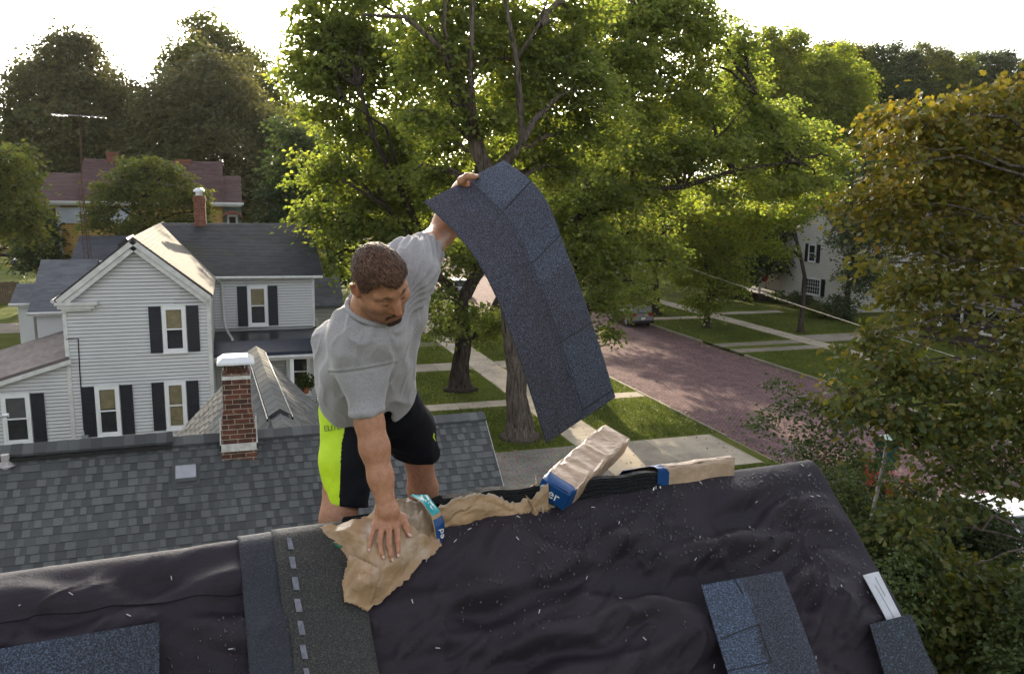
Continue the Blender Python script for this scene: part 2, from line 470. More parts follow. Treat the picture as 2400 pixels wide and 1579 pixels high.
# ================================================================== BUILDING HELPERS
X_, Y_, Z_ = np.array([1., 0, 0]), np.array([0, 1., 0]), np.array([0, 0, 1.])
def shingle_plane(mb, O, U, V, ulo, uhi, vlen, course=.143, tw=(.10, .30), lift=.012, teeth=True, v_start=0.0, seed=0, under=True):
    """courses of shingles from a ridge point O, U along the ridge, V down the slope"""
    r = random.Random(seed)
    O, U, V = (np.asarray(a, float) for a in (O, U, V))
    N = np.cross(U, V); N = N if N[2] > 0 else -N
    fl = (lambda f: f if callable(f) else (lambda v: f))
    ulo, uhi = fl(ulo), fl(uhi)
    n = int(round((vlen-v_start)/course))
    for k in range(n):
        v0, v1 = v_start+k*course, v_start+(k+1)*course
        a0, a1, b0, b1 = ulo(v0), ulo(v1), uhi(v0), uhi(v1)
        if max(b0-a0, b1-a1) < .02: continue
        lo, hi = min(a0, a1), max(b0, b1)
        u = lo - r.uniform(0, .1); hi_last = r.random() < .5
        while u < hi:
            w = r.uniform(*tw); e = u+w
            hi_last = (not hi_last) if r.random() < .9 else hi_last
            tn = r.uniform(.55, .80) if hi_last else r.uniform(.20, .45)
            if not teeth: tn = r.uniform(.3, .8)
            h1 = lift*(1.0 if hi_last or not teeth else .45)
            p0, p1 = max(u, a0), min(e, b0); q0, q1 = max(u, a1), min(e, b1)
            if p1 < p0: p0 = p1 = min(max((p0+p1)/2, a0), b0)
            if q1 < q0: q0 = q1 = min(max((q0+q1)/2, a1), b1)
            if q1-q0 > .002 or p1-p0 > .002:
                A = O+U*p0+V*v0+N*.001; B = O+U*p1+V*v0+N*.001
                Cc = O+U*q1+V*v1+N*h1; D_ = O+U*q0+V*v1+N*h1
                b = O+U*q1+V*v1; a_ = O+U*q0+V*v1
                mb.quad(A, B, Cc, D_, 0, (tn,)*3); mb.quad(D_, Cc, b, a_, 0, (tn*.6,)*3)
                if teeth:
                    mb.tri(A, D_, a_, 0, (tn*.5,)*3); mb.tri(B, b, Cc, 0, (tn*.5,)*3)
            u = e
    if under:     # the boarding the shingles lie on
        vs = [0, vlen*.5, vlen] if v_start == 0 else [v_start, vlen]
        for va, vb in zip(vs[:-1], vs[1:]):
            T = [O+U*ulo(va)+V*va, O+U*uhi(va)+V*va, O+U*uhi(vb)+V*vb, O+U*ulo(vb)+V*vb]
            mb.hexa([p-N*.10 for p in T], [p-N*.004 for p in T], 0, (.2,)*3)
def siding(mb, O, U, N, z0, z1, ulo, uhi, e=.115, m=0, patch=None):
    """lapped boards; ulo/uhi give the ends at a height"""
    O, U, N = (np.asarray(a, float) for a in (O, U, N))
    fl = (lambda f: f if callable(f) else (lambda v: f)); ulo, uhi = fl(ulo), fl(uhi)
    n = max(1, int(round((z1-z0)/e))); d = (z1-z0)/n
    for k in range(n):
        a, b = z0+k*d, z0+(k+1)*d
        ua0, ub0, ua1, ub1 = ulo(a), uhi(a), ulo(b), uhi(b)
        if ub0-ua0 < .01: continue
        if ub1 < ua1: ua1 = ub1 = (ua1+ub1)/2
        P = lambda u, z, o: O+U*u+Z_*z+N*o
        mm = m
        mb.quad(P(ua0, a, .040), P(ub0, a, .040), P(ub1, b, .006), P(ua1, b, .006), mm)
        mb.quad(P(ua0, a, .0), P(ub0, a, .0), P(ub0, a, .040), P(ua0, a, .040), mm)
        mb.quad(P(ua0, a-.0165, .0405), P(ub0, a-.0165, .0405), P(ub0, a+.0015, .0405), P(ua0, a+.0015, .0405), 1)  # thin dark strip along the lower edge: lap shadow put into the colour
def window(parent, c, U, N, w, h, name='window', trim='trim', blind='blind_tan', frac=.5, tw=.085, sill=True, muntin=0):
    """double-hung window: c is the middle of its foot; trim, two sashes, glass, blind"""
    c, U, N = (np.asarray(a, float) for a in (c, U, N))
    P = lambda u, z, o: c+U*u+Z_*z+N*o
    mb = MB()
    def bar(u0, u1, z0, z1, o0, o1): o0, o1 = o0+.03, o1+.05; mb.obox(P(u0, z0, o0), U*(u1-u0), N*(o1-o0), Z_*(z1-z0))
    bar(-w/2, -w/2+tw, 0, h, -.03, .055); bar(w/2-tw, w/2, 0, h, -.03, .055)
    bar(-w/2+tw, w/2-tw, h-tw, h, -.03, .055); bar(-w/2+tw, w/2-tw, 0, tw, -.03, .055)
    bar(-w/2-.02, w/2+.02, h, h+.03, -.02, .075)
    if sill: bar(-w/2-.03, w/2+.03, -.035, 0, -.02, .085)
    fr = mb.build(name, M[trim], parent)
    mb = MB(); s = .045; iw = w/2-tw; z0, z1 = tw, h-tw; zm = (z0+z1)/2
    for (a, b, o) in ((z0, zm+.02, .0), (zm-.02, z1, .022)):
        mb.obox(P(-iw, a, o+.055), U*s, N*.03, Z_*(b-a)); mb.obox(P(iw-s, a, o+.055), U*s, N*.03, Z_*(b-a))
        mb.obox(P(-iw+s, a, o+.055), U*(2*iw-2*s), N*.03, Z_*s); mb.obox(P(-iw+s, b-s, o+.055), U*(2*iw-2*s), N*.03, Z_*s)
    if muntin:
        for k in range(1, muntin):
            uu = -iw+2*iw*k/muntin; mb.obox(P(uu-.012, z0, +.075), U*.024, N*.02, Z_*(z1-z0))
        nz = 4
        for k in range(1, nz):
            zz = z0+(z1-z0)*k/nz; mb.obox(P(-iw, zz-.012, .073), U*2*iw, N*.02, Z_*.024)
    mb.build('sash', M['trim'], fr)
    mb = MB(); mb.obox(P(-iw, z0, .062), U*2*iw, N*.006, Z_*(z1-z0)); mb.build('pane', M['glass'], fr)
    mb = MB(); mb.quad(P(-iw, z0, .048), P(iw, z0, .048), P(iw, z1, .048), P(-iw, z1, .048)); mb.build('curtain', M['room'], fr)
    if blind:
        zb = z1-(z1-z0)*frac
        mb = MB(); mb.obox(P(-iw+.02, zb, .050), U*(2*iw-.04), N*.006, Z_*(z1-zb)); mb.build('blind', M[blind], fr)
    return fr
def shutter(parent, c, U, N, w, h, mat='shutter'):
    c, U, N = (np.asarray(a, float) for a in (c, U, N))
    mb = MB(); P = lambda u, z, o: c+U*u+Z_*z+N*o
    t_ = .05
    mb.obox(P(-w/2, 0, .02), U*w, N*.025, Z_*h)
    for (u0, u1, z0, z1) in ((-w/2, -w/2+t_, 0, h), (w/2-t_, w/2, 0, h), (-w/2+t_, w/2-t_, 0, .07), (-w/2+t_, w/2-t_, h-.07, h), (-w/2+t_, w/2-t_, h*.47, h*.47+.06)):
        mb.obox(P(u0, z0, .0451), U*(u1-u0), N*.014, Z_*(z1-z0))
    k = .09
    while k < h-.1:
        if abs(k-h*.47) > .07: mb.obox(P(-w/2+t_, k, .0451), U*(w-2*t_), N*.008, Z_*.022)
        k += .055
    return mb.build('shutter', M[mat], parent)
def bar_between(mb, a, b, up, w, h, m=0):
    """a straight board from a to b: width w along the side, depth h along up"""
    a, b, up = (np.asarray(q, float) for q in (a, b, up)); d = b-a
    sd = np.cross(d/np.linalg.norm(d), up); sd /= np.linalg.norm(sd)
    mb.obox(a-sd*w/2, d, sd*w, up/np.linalg.norm(up)*h, m)

# ================================================================== NEIGHBOUR'S HOUSE WITH THE GREY SHINGLE ROOF
def build_neighbour():
    root = tag(empty('neighbour_house', (0, 16, 0)), 'house with grey shingle roof and small brick chimney, just across from the worker', 'house')
    th = R(88.2); U = np.array([math.sin(th), math.cos(th), 0]); n = np.array([U[1], -U[0], 0.])
    a = R(42); O = atY(560, 1013, 13.0); zr = O[2]
    V = n*math.cos(a)-Z_*math.sin(a); Vb = -n*math.cos(a)-Z_*math.sin(a); N = np.cross(U, V); N *= np.sign(N[2])
    d = ray(1133, 958); tt = ((O-CAM)@n)/(d@n); uR = float((CAM+d*tt-O)@U); uL = -9.0
    vl = 5.0
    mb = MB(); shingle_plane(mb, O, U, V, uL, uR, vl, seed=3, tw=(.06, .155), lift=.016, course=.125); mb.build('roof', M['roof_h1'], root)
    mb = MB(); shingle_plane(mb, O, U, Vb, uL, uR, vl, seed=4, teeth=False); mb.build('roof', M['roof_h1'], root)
    # cross wing running away from the ridge
    zA = zr-.02; A = atZ(672, 1015, zA); A[1] = O[1]-.0; B = atZ(600, 820, zA)
    Uw = (B-A); Lw = np.linalg.norm(Uw); Uw /= Lw
    nw = np.array([Uw[1], -Uw[0], 0]); aw = R(46)
    for sgn, sd in ((1, 5), (-1, 6)):
        Vw = sgn*nw*math.cos(aw)-Z_*math.sin(aw)
        mb = MB(); shingle_plane(mb, A, Uw, Vw, lambda v: 0.0, Lw, 4.3, seed=sd, tw=(.14, .4), lift=.012); mb.build('roof', M['roof_h1'], root)
    # ridge vent with its shingle cap
    capm = MB()
    def ridge_run(mb, P0, D, L, side, up, w, h, seg, tones):
        k = 0.0; i = 0
        while k < L-.01:
            e = min(k+seg, L); tn = random.uniform(*tones); hh = h+(i % 2)*.004
            p, q = P0+D*k, P0+D*e
            for s_ in (1, -1):
                sv = side*s_*w-Z_*w*.62
                mb.quad(p+Z_*hh, q+Z_*hh, q+sv+Z_*hh, p+sv+Z_*hh, 0, (tn,)*3)
                mb.quad(p+sv+Z_*hh, q+sv+Z_*hh, q+sv+Z_*(hh-.035), p+sv+Z_*(hh-.035), 0, (tn*.4,)*3)
            mb.tri(p+Z_*hh, p+side*w-Z_*w*.62+Z_*hh, p-side*w-Z_*w*.62+Z_*hh, 0, (tn*.4,)*3)
            k = e; i += 1
        sv = [side*w-Z_*w*.62, -side*w-Z_*w*.62]
        q = P0+D*L
        mb.tri(q+Z_*h, q+sv[0]+Z_*h, q+sv[1]+Z_*h, 0, (.2,)*3)
    dL = ray(405, 1030); uV = float((CAM+dL*(((O-CAM)@n)/(dL@n))-O)@U)
    ridge_run(capm, O+U*uL+Z_*.02, U, uV-uL, n, Z_, .17, .075, .145, (.15, .6))
    ridge_run(capm, O+U*uV+Z_*.0, U, uR-uV, n, Z_, .15, .018, .145, (.3, .9))
    capm.build('ridge_cap', M['roof_h1'], root)
    cm = MB(); ridge_run(cm, A+Uw*1.0+Z_*.02, Uw, Lw-1.0, nw, Z_, .19, .075, .22, (.35, .6)); ridge_run(cm, A+Uw*.1, Uw, .9, nw, Z_, .16, .02, .2, (.5, .7))
    cm.build('ridge_cap', M['roof_h1'], root)
    vm = MB()     # dark baffle edges of the ridge vents
    for s_ in (1, -1):
        p = A+Uw*1.0+nw*s_*.205-Z_*.115; bar_between(vm, p, p+Uw*(Lw-1.0), Z_, .02, .05)
    p = O+U*uL+n*.19-Z_*.105; bar_between(vm, p, p+U*(uV-uL), Z_, .025, .05)
    vm.build('ridge_vent', M['black'], root)
    # walls under the eaves
    mb = MB(); w0 = O+n*3.45; w1 = O-n*3.45
    q = [O+U*(uL+.3)+n*3.4, O+U*(uR-.35)+n*3.4, O+U*(uR-.35)-n*3.4, O+U*(uL+.3)-n*3.4]
    zt = zr-3.4*math.tan(a)-.12
    mb.hexa([np.array([p[0], p[1], -.1]) for p in q], [np.array([p[0], p[1], zt]) for p in q])
    for uu in (uL+.3, uR-.35):
        e0 = O+U*uu
        mb.tri(e0-Z_*.22, np.array([*(e0+n*3.4)[:2], zt]), np.array([*(e0-n*3.4)[:2], zt]))
    hw = 2.55; zw = zA-hw*math.tan(aw)-.12
    q = [A+nw*hw, A+Uw*(Lw-.35)+nw*hw, A+Uw*(Lw-.35)-nw*hw, A-nw*hw]
    mb.hexa([np.array([p[0], p[1], -.1]) for p in q], [np.array([p[0], p[1], zw]) for p in q])
    e0 = A+Uw*(Lw-.35); mb.tri(e0-Z_*.2, np.array([*(e0+nw*hw)[:2], zw]), np.array([*(e0-nw*hw)[:2], zw]))
    mb.build('wall', M['siding'], root)
    mb = MB()
    for s_ in (1, -1):
        Vv = V if s_ > 0 else Vb
        bar_between(mb, O+U*(uR+.006)-Z_*.17, O+U*(uR+.006)+Vv*vl-Z_*.17, Z_, .03, .13)
    mb.build('fascia', M['trim'], root)
    # chimney: a stack that steps in from a broader foot, white metal hood
    cx = O+U*float((atY(561, 1040, 12.75)-O)@U)+n*.12
    rootc = cx.copy(); zb = zr-.75
    ch = MB()
    def stack(w, z0, z1): ch.box((cx[0]-w/2, cx[1]-w/2, z0), (cx[0]+w/2, cx[1]+w/2, z1))
    zt = atY(560, 868, 12.85)[2]
    z1_, z2_ = atY(560, 990, 12.7)[2], atY(560, 965, 12.7)[2]
    stack(.50, zb, z1_-.08); stack(.47, z1_-.08, z1_); stack(.435, z1_, z2_); stack(.40, z2_, zt)
    co = ch.build('chimney', M['brick'], root, bevel=.006)
    fm = MB(); w = .26
    fm.box((cx[0]-.205, cx[1]-.205, zt-.10), (cx[0]+.205, cx[1]+.205, zt-.045))
    fm.build('band', M['flash'], co)
    fm = MB()
    for sx in (-1, 0, 1):
        for sy in (-1, 1):
            fm.box((cx[0]+sx*.15-.012, cx[1]+sy*.15-.012, zt), (cx[0]+sx*.15+.012, cx[1]+sy*.15+.012, zt+.13))
    for z_ in (.03, .06, .09):
        for sy in (-1, 1):
            fm.box((cx[0]-.17, cx[1]+sy*.165-.004, zt+z_), (cx[0]+.17, cx[1]+sy*.165+.004, zt+z_+.008))
            fm.box((cx[0]+sy*.165-.004, cx[1]-.165, zt+z_), (cx[0]+sy*.165+.004, cx[1]+.165, zt+z_+.008))
    fm.box((cx[0]-.12, cx[1]-.12, zt), (cx[0]+.12, cx[1]+.12, zt+.06))
    fm.build('spark_cage', M['rust'], co)
    fm = MB(); z = zt+.13
    r1, r2 = .265, .16
    lo = [(cx[0]-r1, cx[1]-r1, z), (cx[0]+r1, cx[1]-r1, z), (cx[0]+r1, cx[1]+r1, z), (cx[0]-r1, cx[1]+r1, z)]
    mid = [(x, y, z+.03) for x, y, _ in lo]
    hi = [(cx[0]-r2*1.1, cx[1]-r2, z+.10), (cx[0]+r2*1.1, cx[1]-r2, z+.10), (cx[0]+r2*1.1, cx[1]+r2, z+.10), (cx[0]-r2*1.1, cx[1]+r2, z+.10)]
    fm.hexa(lo, mid); fm.hexa(mid, hi); fm.build('chimney_cap', M['cap_metal'], co)
    fm = MB(); zf = atY(560, 1048, 12.6)[2]
    fm.box((cx[0]-.27, cx[1]-.275, zf-.06), (cx[0]+.27, cx[1]-.252, zf+.055))
    for s_ in (-1, 1): fm.hexa([(cx[0]+s_*.252, cx[1]-.275, zf-.05), (cx[0]+s_*.27, cx[1]-.275, zf-.05), (cx[0]+s_*.27, cx[1]+.12, zf+.3), (cx[0]+s_*.252, cx[1]+.12, zf+.3)],
                               [(cx[0]+s_*.252, cx[1]-.275, zf+.05), (cx[0]+s_*.27, cx[1]-.275, zf+.05), (cx[0]+s_*.27, cx[1]+.12, zf+.36), (cx[0]+s_*.252, cx[1]+.12, zf+.36)])
    fm.build('flashing', M['flash'], co)
    # square slant-back vent and a pipe boot
    def onslope(x, y, lift=0.0):
        d_ = ray(x, y); t_ = ((O+N*lift-CAM)@N)/(d_@N); return CAM+d_*t_
    c = onslope(436, 1112); vb = MB()
    s_, h_ = .15, .10
    base = [c-U*.19-V*.2, c+U*.19-V*.2, c+U*.19+V*.19, c-U*.19+V*.19]
    vb.hexa([p+N*.010 for p in base], [p+N*.02 for p in base], 1)
    lo_ = [c-U*s_-V*.15, c+U*s_-V*.15, c+U*s_+V*.14, c-U*s_+V*.14]
    hi_ = [p+N*hh+(c-p)*.08 for p, hh in zip(lo_, (.05, .05, .14, .14))]
    lo2 = [p+N*hh for p, hh in zip(lo_, (.02, .02, .05, .05))]
    vb.hexa(lo2, hi_, 0); vb.build('roof_vent', [M['grey_metal'], M['roof_h1']], root, bevel=.02)
    c = onslope(14, 1092); vb = MB(); vb.tube([c-Z_*.05, c+Z_*.17], .055, 12); vb.tube([c+N*.005, c+Z_*.07], [.12, .065], 12)
    vb.build('vent_pipe', paint('dirty_white_pipe', (.42, .38, .38), .6, .3, 12.0), root, smooth=False)
build_neighbour()
# ================================================================== WHITE CLAPBOARD HOUSE
def build_white_house():
    root = tag(empty('clapboard_house', (-2, 33, 0)), 'two-storey white clapboard house with dark shutters and a brick chimney on its ridge', 'house')
    YF = 29.0; xl, xr = -5.14, -.87; xm = -3.0; ze = 6.28; zp = 8.14; YW = 34.67; YR = 39.5
    S, N = X_, -Y_
    slope = (zp-ze)/(xm-xl)
    mb = MB()
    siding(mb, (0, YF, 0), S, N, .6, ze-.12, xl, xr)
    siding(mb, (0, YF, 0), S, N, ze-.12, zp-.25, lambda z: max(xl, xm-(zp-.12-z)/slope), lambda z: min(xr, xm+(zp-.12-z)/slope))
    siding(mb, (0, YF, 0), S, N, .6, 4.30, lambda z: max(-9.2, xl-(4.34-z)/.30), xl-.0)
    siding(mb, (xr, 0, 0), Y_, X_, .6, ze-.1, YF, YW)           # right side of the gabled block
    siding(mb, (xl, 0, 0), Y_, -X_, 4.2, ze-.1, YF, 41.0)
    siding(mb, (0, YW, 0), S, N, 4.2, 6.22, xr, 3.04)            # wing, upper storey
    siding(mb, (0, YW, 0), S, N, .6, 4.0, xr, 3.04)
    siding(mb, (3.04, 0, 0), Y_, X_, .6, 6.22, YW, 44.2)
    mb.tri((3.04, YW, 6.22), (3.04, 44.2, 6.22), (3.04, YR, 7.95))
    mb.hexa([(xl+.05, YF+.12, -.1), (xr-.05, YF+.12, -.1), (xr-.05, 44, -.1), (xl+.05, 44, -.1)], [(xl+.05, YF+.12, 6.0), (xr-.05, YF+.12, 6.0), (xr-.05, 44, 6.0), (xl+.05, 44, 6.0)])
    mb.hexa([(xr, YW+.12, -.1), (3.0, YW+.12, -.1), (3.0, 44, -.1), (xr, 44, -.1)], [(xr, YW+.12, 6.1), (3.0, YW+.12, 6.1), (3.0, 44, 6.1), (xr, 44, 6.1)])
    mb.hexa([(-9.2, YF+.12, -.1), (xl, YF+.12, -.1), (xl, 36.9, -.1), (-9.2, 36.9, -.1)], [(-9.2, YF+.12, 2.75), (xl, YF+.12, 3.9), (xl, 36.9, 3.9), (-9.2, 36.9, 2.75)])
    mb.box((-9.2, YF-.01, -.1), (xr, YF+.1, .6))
    mb.build('wall', [M['siding'], M['lap_shade']], root)
    mb = MB()     # replaced boards near the eave, a different white
    for k in range(5):
        z = 5.98+k*.115
        x0 = -1.92 if k < 2 else -1.72
        x1 = min(xr-.05, xm+(zp-.25-z)/slope)
        if x1 > x0: mb.quad((x0, YF-.024, z), (x1, YF-.024, z), (x1, YF-.012, z+.113), (x0, YF-.012, z+.113))
    mb.build('siding_patch', M['siding_patch'], root)
    mb = MB()     # corner boards, rakes, eave returns
    each('corner_board', M['old_trim'], root, [((xl-.06, YF-.055, .6), (xl+.06, YF-.001, ze-.1)), ((xr-.06, YF-.055, .6), (xr+.06, YF+.12, ze-.1)), ((2.98, YW-.055, 4.15), (3.09, YW, 6.1))])
    each('frieze_board', M['old_trim'], root, [((xr, YW-.06, 6.1), (3.09, YW-.001, 6.26))])
    mb = MB(); ov = .32
    lf, rf = np.array([xl-.18, YF-ov, ze-.04]), np.array([xr+.12, YF-ov, ze-.02]); ap = np.array([xm, YF-ov, zp])
    for p in (lf, rf):
        d = (ap-p); up = np.cross(d, Y_); up *= np.sign(up[2]); up /= np.linalg.norm(up)
        bar_between(mb, p-up*.17, ap-up*.17, up, .045, .16); bar_between(mb, p-up*.32+Y_*.1, ap-up*.32+Y_*.1, up, .14, .14)
    mb.box((xl-.22, YF-ov-.02, ze-.22), (xl+1.0, YF-.03, ze-.12)); mb.box((xl-.15, YF-ov+.05, ze-.34), (xl+.9, YF-.03, ze-.22))
    mb.box((xl-.05, YF-.2, ze-.42), (xl+.8, YF-.03, ze-.34))
    mb.build('rake_board', M['old_trim'], root)
    # roofs
    yb = YF-ov
    rise = zp-ze+.08
    O = np.array([xm, yb, zp+.05])
    hyp = math.hypot(xm-xl+.22, rise); cs, sn = (xm-xl+.22)/hyp, rise/hyp
    # right slope, cut by the valley
    Lr = YR-yb
    yv = 34.45-yb
    mb = MB(); shingle_plane(mb, O, Y_, X_*cs-Z_*sn, 0, lambda v: Lr-(Lr-yv)*min(1, v/hyp), hyp*.98, .14, (.2, .5), .012, False, seed=11)
    mb.build('roof', M['roof_tan'], root)
    mb = MB(); shingle_plane(mb, O, Y_, -X_*cs-Z_*sn, 0, Lr+2.0, hyp, .14, (.2, .5), .012, False, seed=12)
    mb.build('roof', M['roof_tan'], root)
    # wing: front slope and back slope
    Ow = np.array([0, YR, zp+.04]); ew = YR-YW+.38; rw = zp-6.28; hw = math.hypot(ew, rw)
    x2 = 3.42
    mb = MB(); shingle_plane(mb, Ow, X_, (-Y_*ew-Z_*rw)/hw, lambda v: xm+(xr+.1-xm)*min(1, v/hw), x2, hw, .15, (.15, .45), .012, False, seed=13)
    shingle_plane(mb, Ow, X_, (Y_*ew-Z_*rw)/hw, xm, x2, hw, .15, (.3, .8), .012, False, seed=14)
    mb.build('roof', M['roof_dark'], root)
    mb = MB()     # gutters and downspouts
    zg = 6.27
    mb.tube([(xr+.1, YW-.42, zg), (3.4, YW-.42, zg-.03)], .055, 8)
    mb.build('gutter', M['old_trim'], root)
    mb = MB(); mb.tube([(xr+.22, YW-.4, zg-.05), (xr+.38, YW-.12, 6.0), (xr+.4, YW-.1, 4.75), (xr+.45, YW-.6, 4.3), (xr+.7, YW-2.4, 4.15)], .05, 8)
    mb.build('downspout', M['old_trim'], root)
    mb = MB(); mb.tube([(xl-.25, yb, ze-.08), (xl-.25, 41, ze-.08)], .06, 8); mb.build('gutter', M['old_trim'], root)
    for k in range(4):       # black vents stepping down the far slope
        p = O+Y_*(1.0+.55*k)+(-X_*cs-Z_*sn)*.28
        b = MB(); b.obox(p-Y_*.16+Z_*.02, Y_*.32, (-X_*cs-Z_*sn)*.36, np.array([-sn, 0, cs])*.10); b.build('roof_vent', M['black'], root)
    # chimney on the wing ridge
    c = np.array([-1.33, YR-.1])
    w = .24
    zt = atY(451, 458, YR)[2]
    b = MB(); b.box((c[0]-w, c[1]-w, zp-.4), (c[0]+w, c[1]+w, zt-.25)); b.box((c[0]-w-.03, c[1]-w-.03, zt-.25), (c[0]+w+.03, c[1]+w+.03, zt-.12)); b.box((c[0]-w, c[1]-w, zt-.12), (c[0]+w, c[1]+w, zt))
    co = b.build('chimney', M['brick_far'], root)
    b = MB(); b.tube([(c[0], c[1], zt), (c[0], c[1], zt+.16)], .15, 14); b.tube([(c[0], c[1], zt+.16), (c[0], c[1], zt+.24), (c[0], c[1], zt+.33)], [.24, .22, .10], 14)
    b.build('chimney_cap', M['cap_metal'], co)
    # windows with shutters, front
    def win(px0, px1, py0, py1, Yw, sh=(True, True), **k):
        a = atY(px0, py0, Yw); bq = atY(px1, py1, Yw); cx = (a[0]+bq[0])/2; w_ = bq[0]-a[0]; h_ = a[2]-bq[2]
        window(root, (cx, Yw-.02, bq[2]), X_, -Y_, w_, h_, **k)
        for s_, on in ((-1, sh[0]), (1, sh[1])):
            if on: shutter(root, (cx+s_*(w_/2+.02+.19), Yw-.02, bq[2]+.0), X_, -Y_, .37, h_-.02)
    win(378, 440, 716, 823, YF, frac=.48)
    win(222, 287, 903, 1017, YF, frac=.46)
    win(385, 441, 893, 1002, YF, frac=.98)
    win(2, 80, 923, 1035, YF, (False, True), blind='blind_grey', frac=.5)
    win(579, 629, 669, 762, YW, frac=.5)
    # lean-to on the left
    a0 = atY(165, 838, YF-.2); q = .30
    mb = MB(); Lh = math.hypot(1, q)
    shingle_plane(mb, (xl+.02, YF-.22, 4.40), Y_, (-X_-Z_*q)/Lh, 0, 8.3, 4.4, .14, (.2, .5), .012, False, seed=15); mb.build('lean_to_roof', M['roof_tan2'], root)
    mb = MB(); p = np.array([xl+.12, YF-.27, 4.20]); bar_between(mb, p, p+(-X_-Z_*q)*4.3, Z_, .05, .14); mb.build('fascia', M['old_trim'], root)
    # conduit and meter box on the front
    mb = MB(); zc = atY(182, 793, YF)[2]; x0 = xl+.06
    pc = [atY(155, 795, YF-.05), atY(183, 793, YF-.05), atY(187, 870, YF-.05), atY(197, 1010, YF-.05)]
    mb.tube(pc, .018, 6); mb.build('conduit', M['black'], root)
    c = atY(200, 1028, YF-.06); mb = MB(); mb.box((c[0]-.1, YF-.12, c[2]-.13), (c[0]+.1, YF-.02, c[2]+.13)); mb.tube([(c[0], YF-.07, c[2]-.13), (c[0], YF-.07, c[2]-.5)], .02, 6)
    mb.build('meter_box', M['grey_metal'], root)
    # flat black porch roof along the wing
    zq = 4.08; yf = 31.35
    mb = MB()
    mb.box((xr+.03, yf+.9, zq-.16), (3.75, YW-.03, zq)); mb.build('porch_roof', M['black_roll'], root)
    mb = MB(); mb.hexa([(xr+.03, yf, zq-.42), (3.8, yf, zq-.42), (3.8, yf+.9, zq-.17), (xr+.03, yf+.9, zq-.17)], [(xr+.03, yf, zq-.30), (3.8, yf, zq-.30), (3.8, yf+.9, zq+.003), (xr+.03, yf+.9, zq+.003)])
    mb.build('porch_roof_apron', M['navy_roll'], root)
    mb = MB(); mb.box((xr+.04, yf-.03, zq-.6), (3.78, yf+.02, zq-.43)); mb.tube([(xr+.06, yf-.08, zq-.47), (3.8, yf-.08, zq-.49)], .06, 8)
    mb.build('gutter', M['old_trim'], root)
    mb = MB(); mb.box((xr+.05, yf+.05, zq-.55), (3.75, YW-.05, zq-.5)); mb.build('porch_ceiling', M['old_trim'], root)
    for px in (684, 745):
        pp = atY(px, 860, yf+.1); mb = MB(); mb.box((pp[0]-.07, yf+.05, .8), (pp[0]+.07, yf+.19, zq-.5)); mb.build('porch_post', M['trim'], root)
    mb = MB(); mb.box((xr+.05, yf+.05, -.1), (3.75, YW-.05, .8)); mb.build('porch_floor', paint('porch_boards', (.16, .15, .13), .8, .2, 4.0), root)
    mb = MB(); mb.box((xr+1.9, yf+.1, 1.55), (3.7, yf+.18, 1.65)); mb.build('porch_rail', M['pale_wood'], root)
    window(root, (2.35, YW-.03, 1.3), X_, -Y_, .95, 2.0, blind=None)
    d = MB(); d.box((3.0-.5, YW-.0, .8), (3.0-.49, YW+.01, .81)); d.build('door', M['old_trim'], root)
    # rear additions on the left, grey roofs
    def rear_roof(p_ridge_l, p_ridge_r, Yr, p_eave, Ye, zwall, name='rear_roof', mat='roof_grey', seed=20):
        a_, b_ = atY(*p_ridge_l, Yr), atY(*p_ridge_r, Yr); e_ = atY(*p_eave, Ye)
        zr_ = (a_[2]+b_[2])/2; O_ = np.array([0, Yr, zr_]); V_ = np.array([0, Ye-Yr, e_[2]-zr_]); L = np.linalg.norm(V_)
        mbb = MB(); shingle_plane(mbb, O_, X_, V_/L, a_[0], b_[0], L, .14, (.2, .5), .012, False, seed=seed)
        shingle_plane(mbb, O_, X_, np.array([0, Yr-Ye, e_[2]-zr_])/L, a_[0], b_[0], L, .14, (.4, .9), .012, False, seed=seed)
        mbb.build(name, M[mat], root)
        mbb = MB(); mbb.box((a_[0]+.25, Ye+.3, -.1), (b_[0]-.2, 2*Yr-Ye-.3, e_[2]-.05)); mbb.build('rear_wall', M['siding'], root)
        mbb = MB(); mbb.tube([(a_[0]-.02, Ye-.05, e_[2]-.03), (b_[0], Ye-.05, e_[2]-.03)], .055, 8); mbb.box((a_[0], Ye, e_[2]-.14), (b_[0], Ye+.03, e_[2]-.02)); mbb.build('gutter', M['old_trim'], root)
    rear_roof((96, 608), (230, 608), 40.5, (80, 733), 37.2, 0, seed=21)
    rear_roof((186, 552), (330, 552), 46.0, (186, 612), 43.0, 0, mat='roof_dark2', seed=22)
    rear_roof((40, 664), (100, 664), 42.5, (36, 712), 40.8, 0, seed=23)
M['blind_grey'] = paint('grey_blind', (.20, .20, .20), .8, .1, 6.0)
M['roof_tan2'] = tone_mat('sun_faded_mauve_shingles', (0.10, 0.083, 0.080), (0.22, 0.185, 0.175), 0.2, 60)
M['roof_dark2'] = tone_mat('blue_grey_shingles', (0.05, 0.053, 0.065), (0.10, 0.105, 0.125), 0.2, 60)
M['navy_roll'] = paint('navy_membrane', (0.020, 0.026, 0.050), 0.35, 0.25, 4.0)
M['pale_wood'] = paint('pale_wood', (.40, .31, .19), .7, .2, 6.0)
build_white_house()

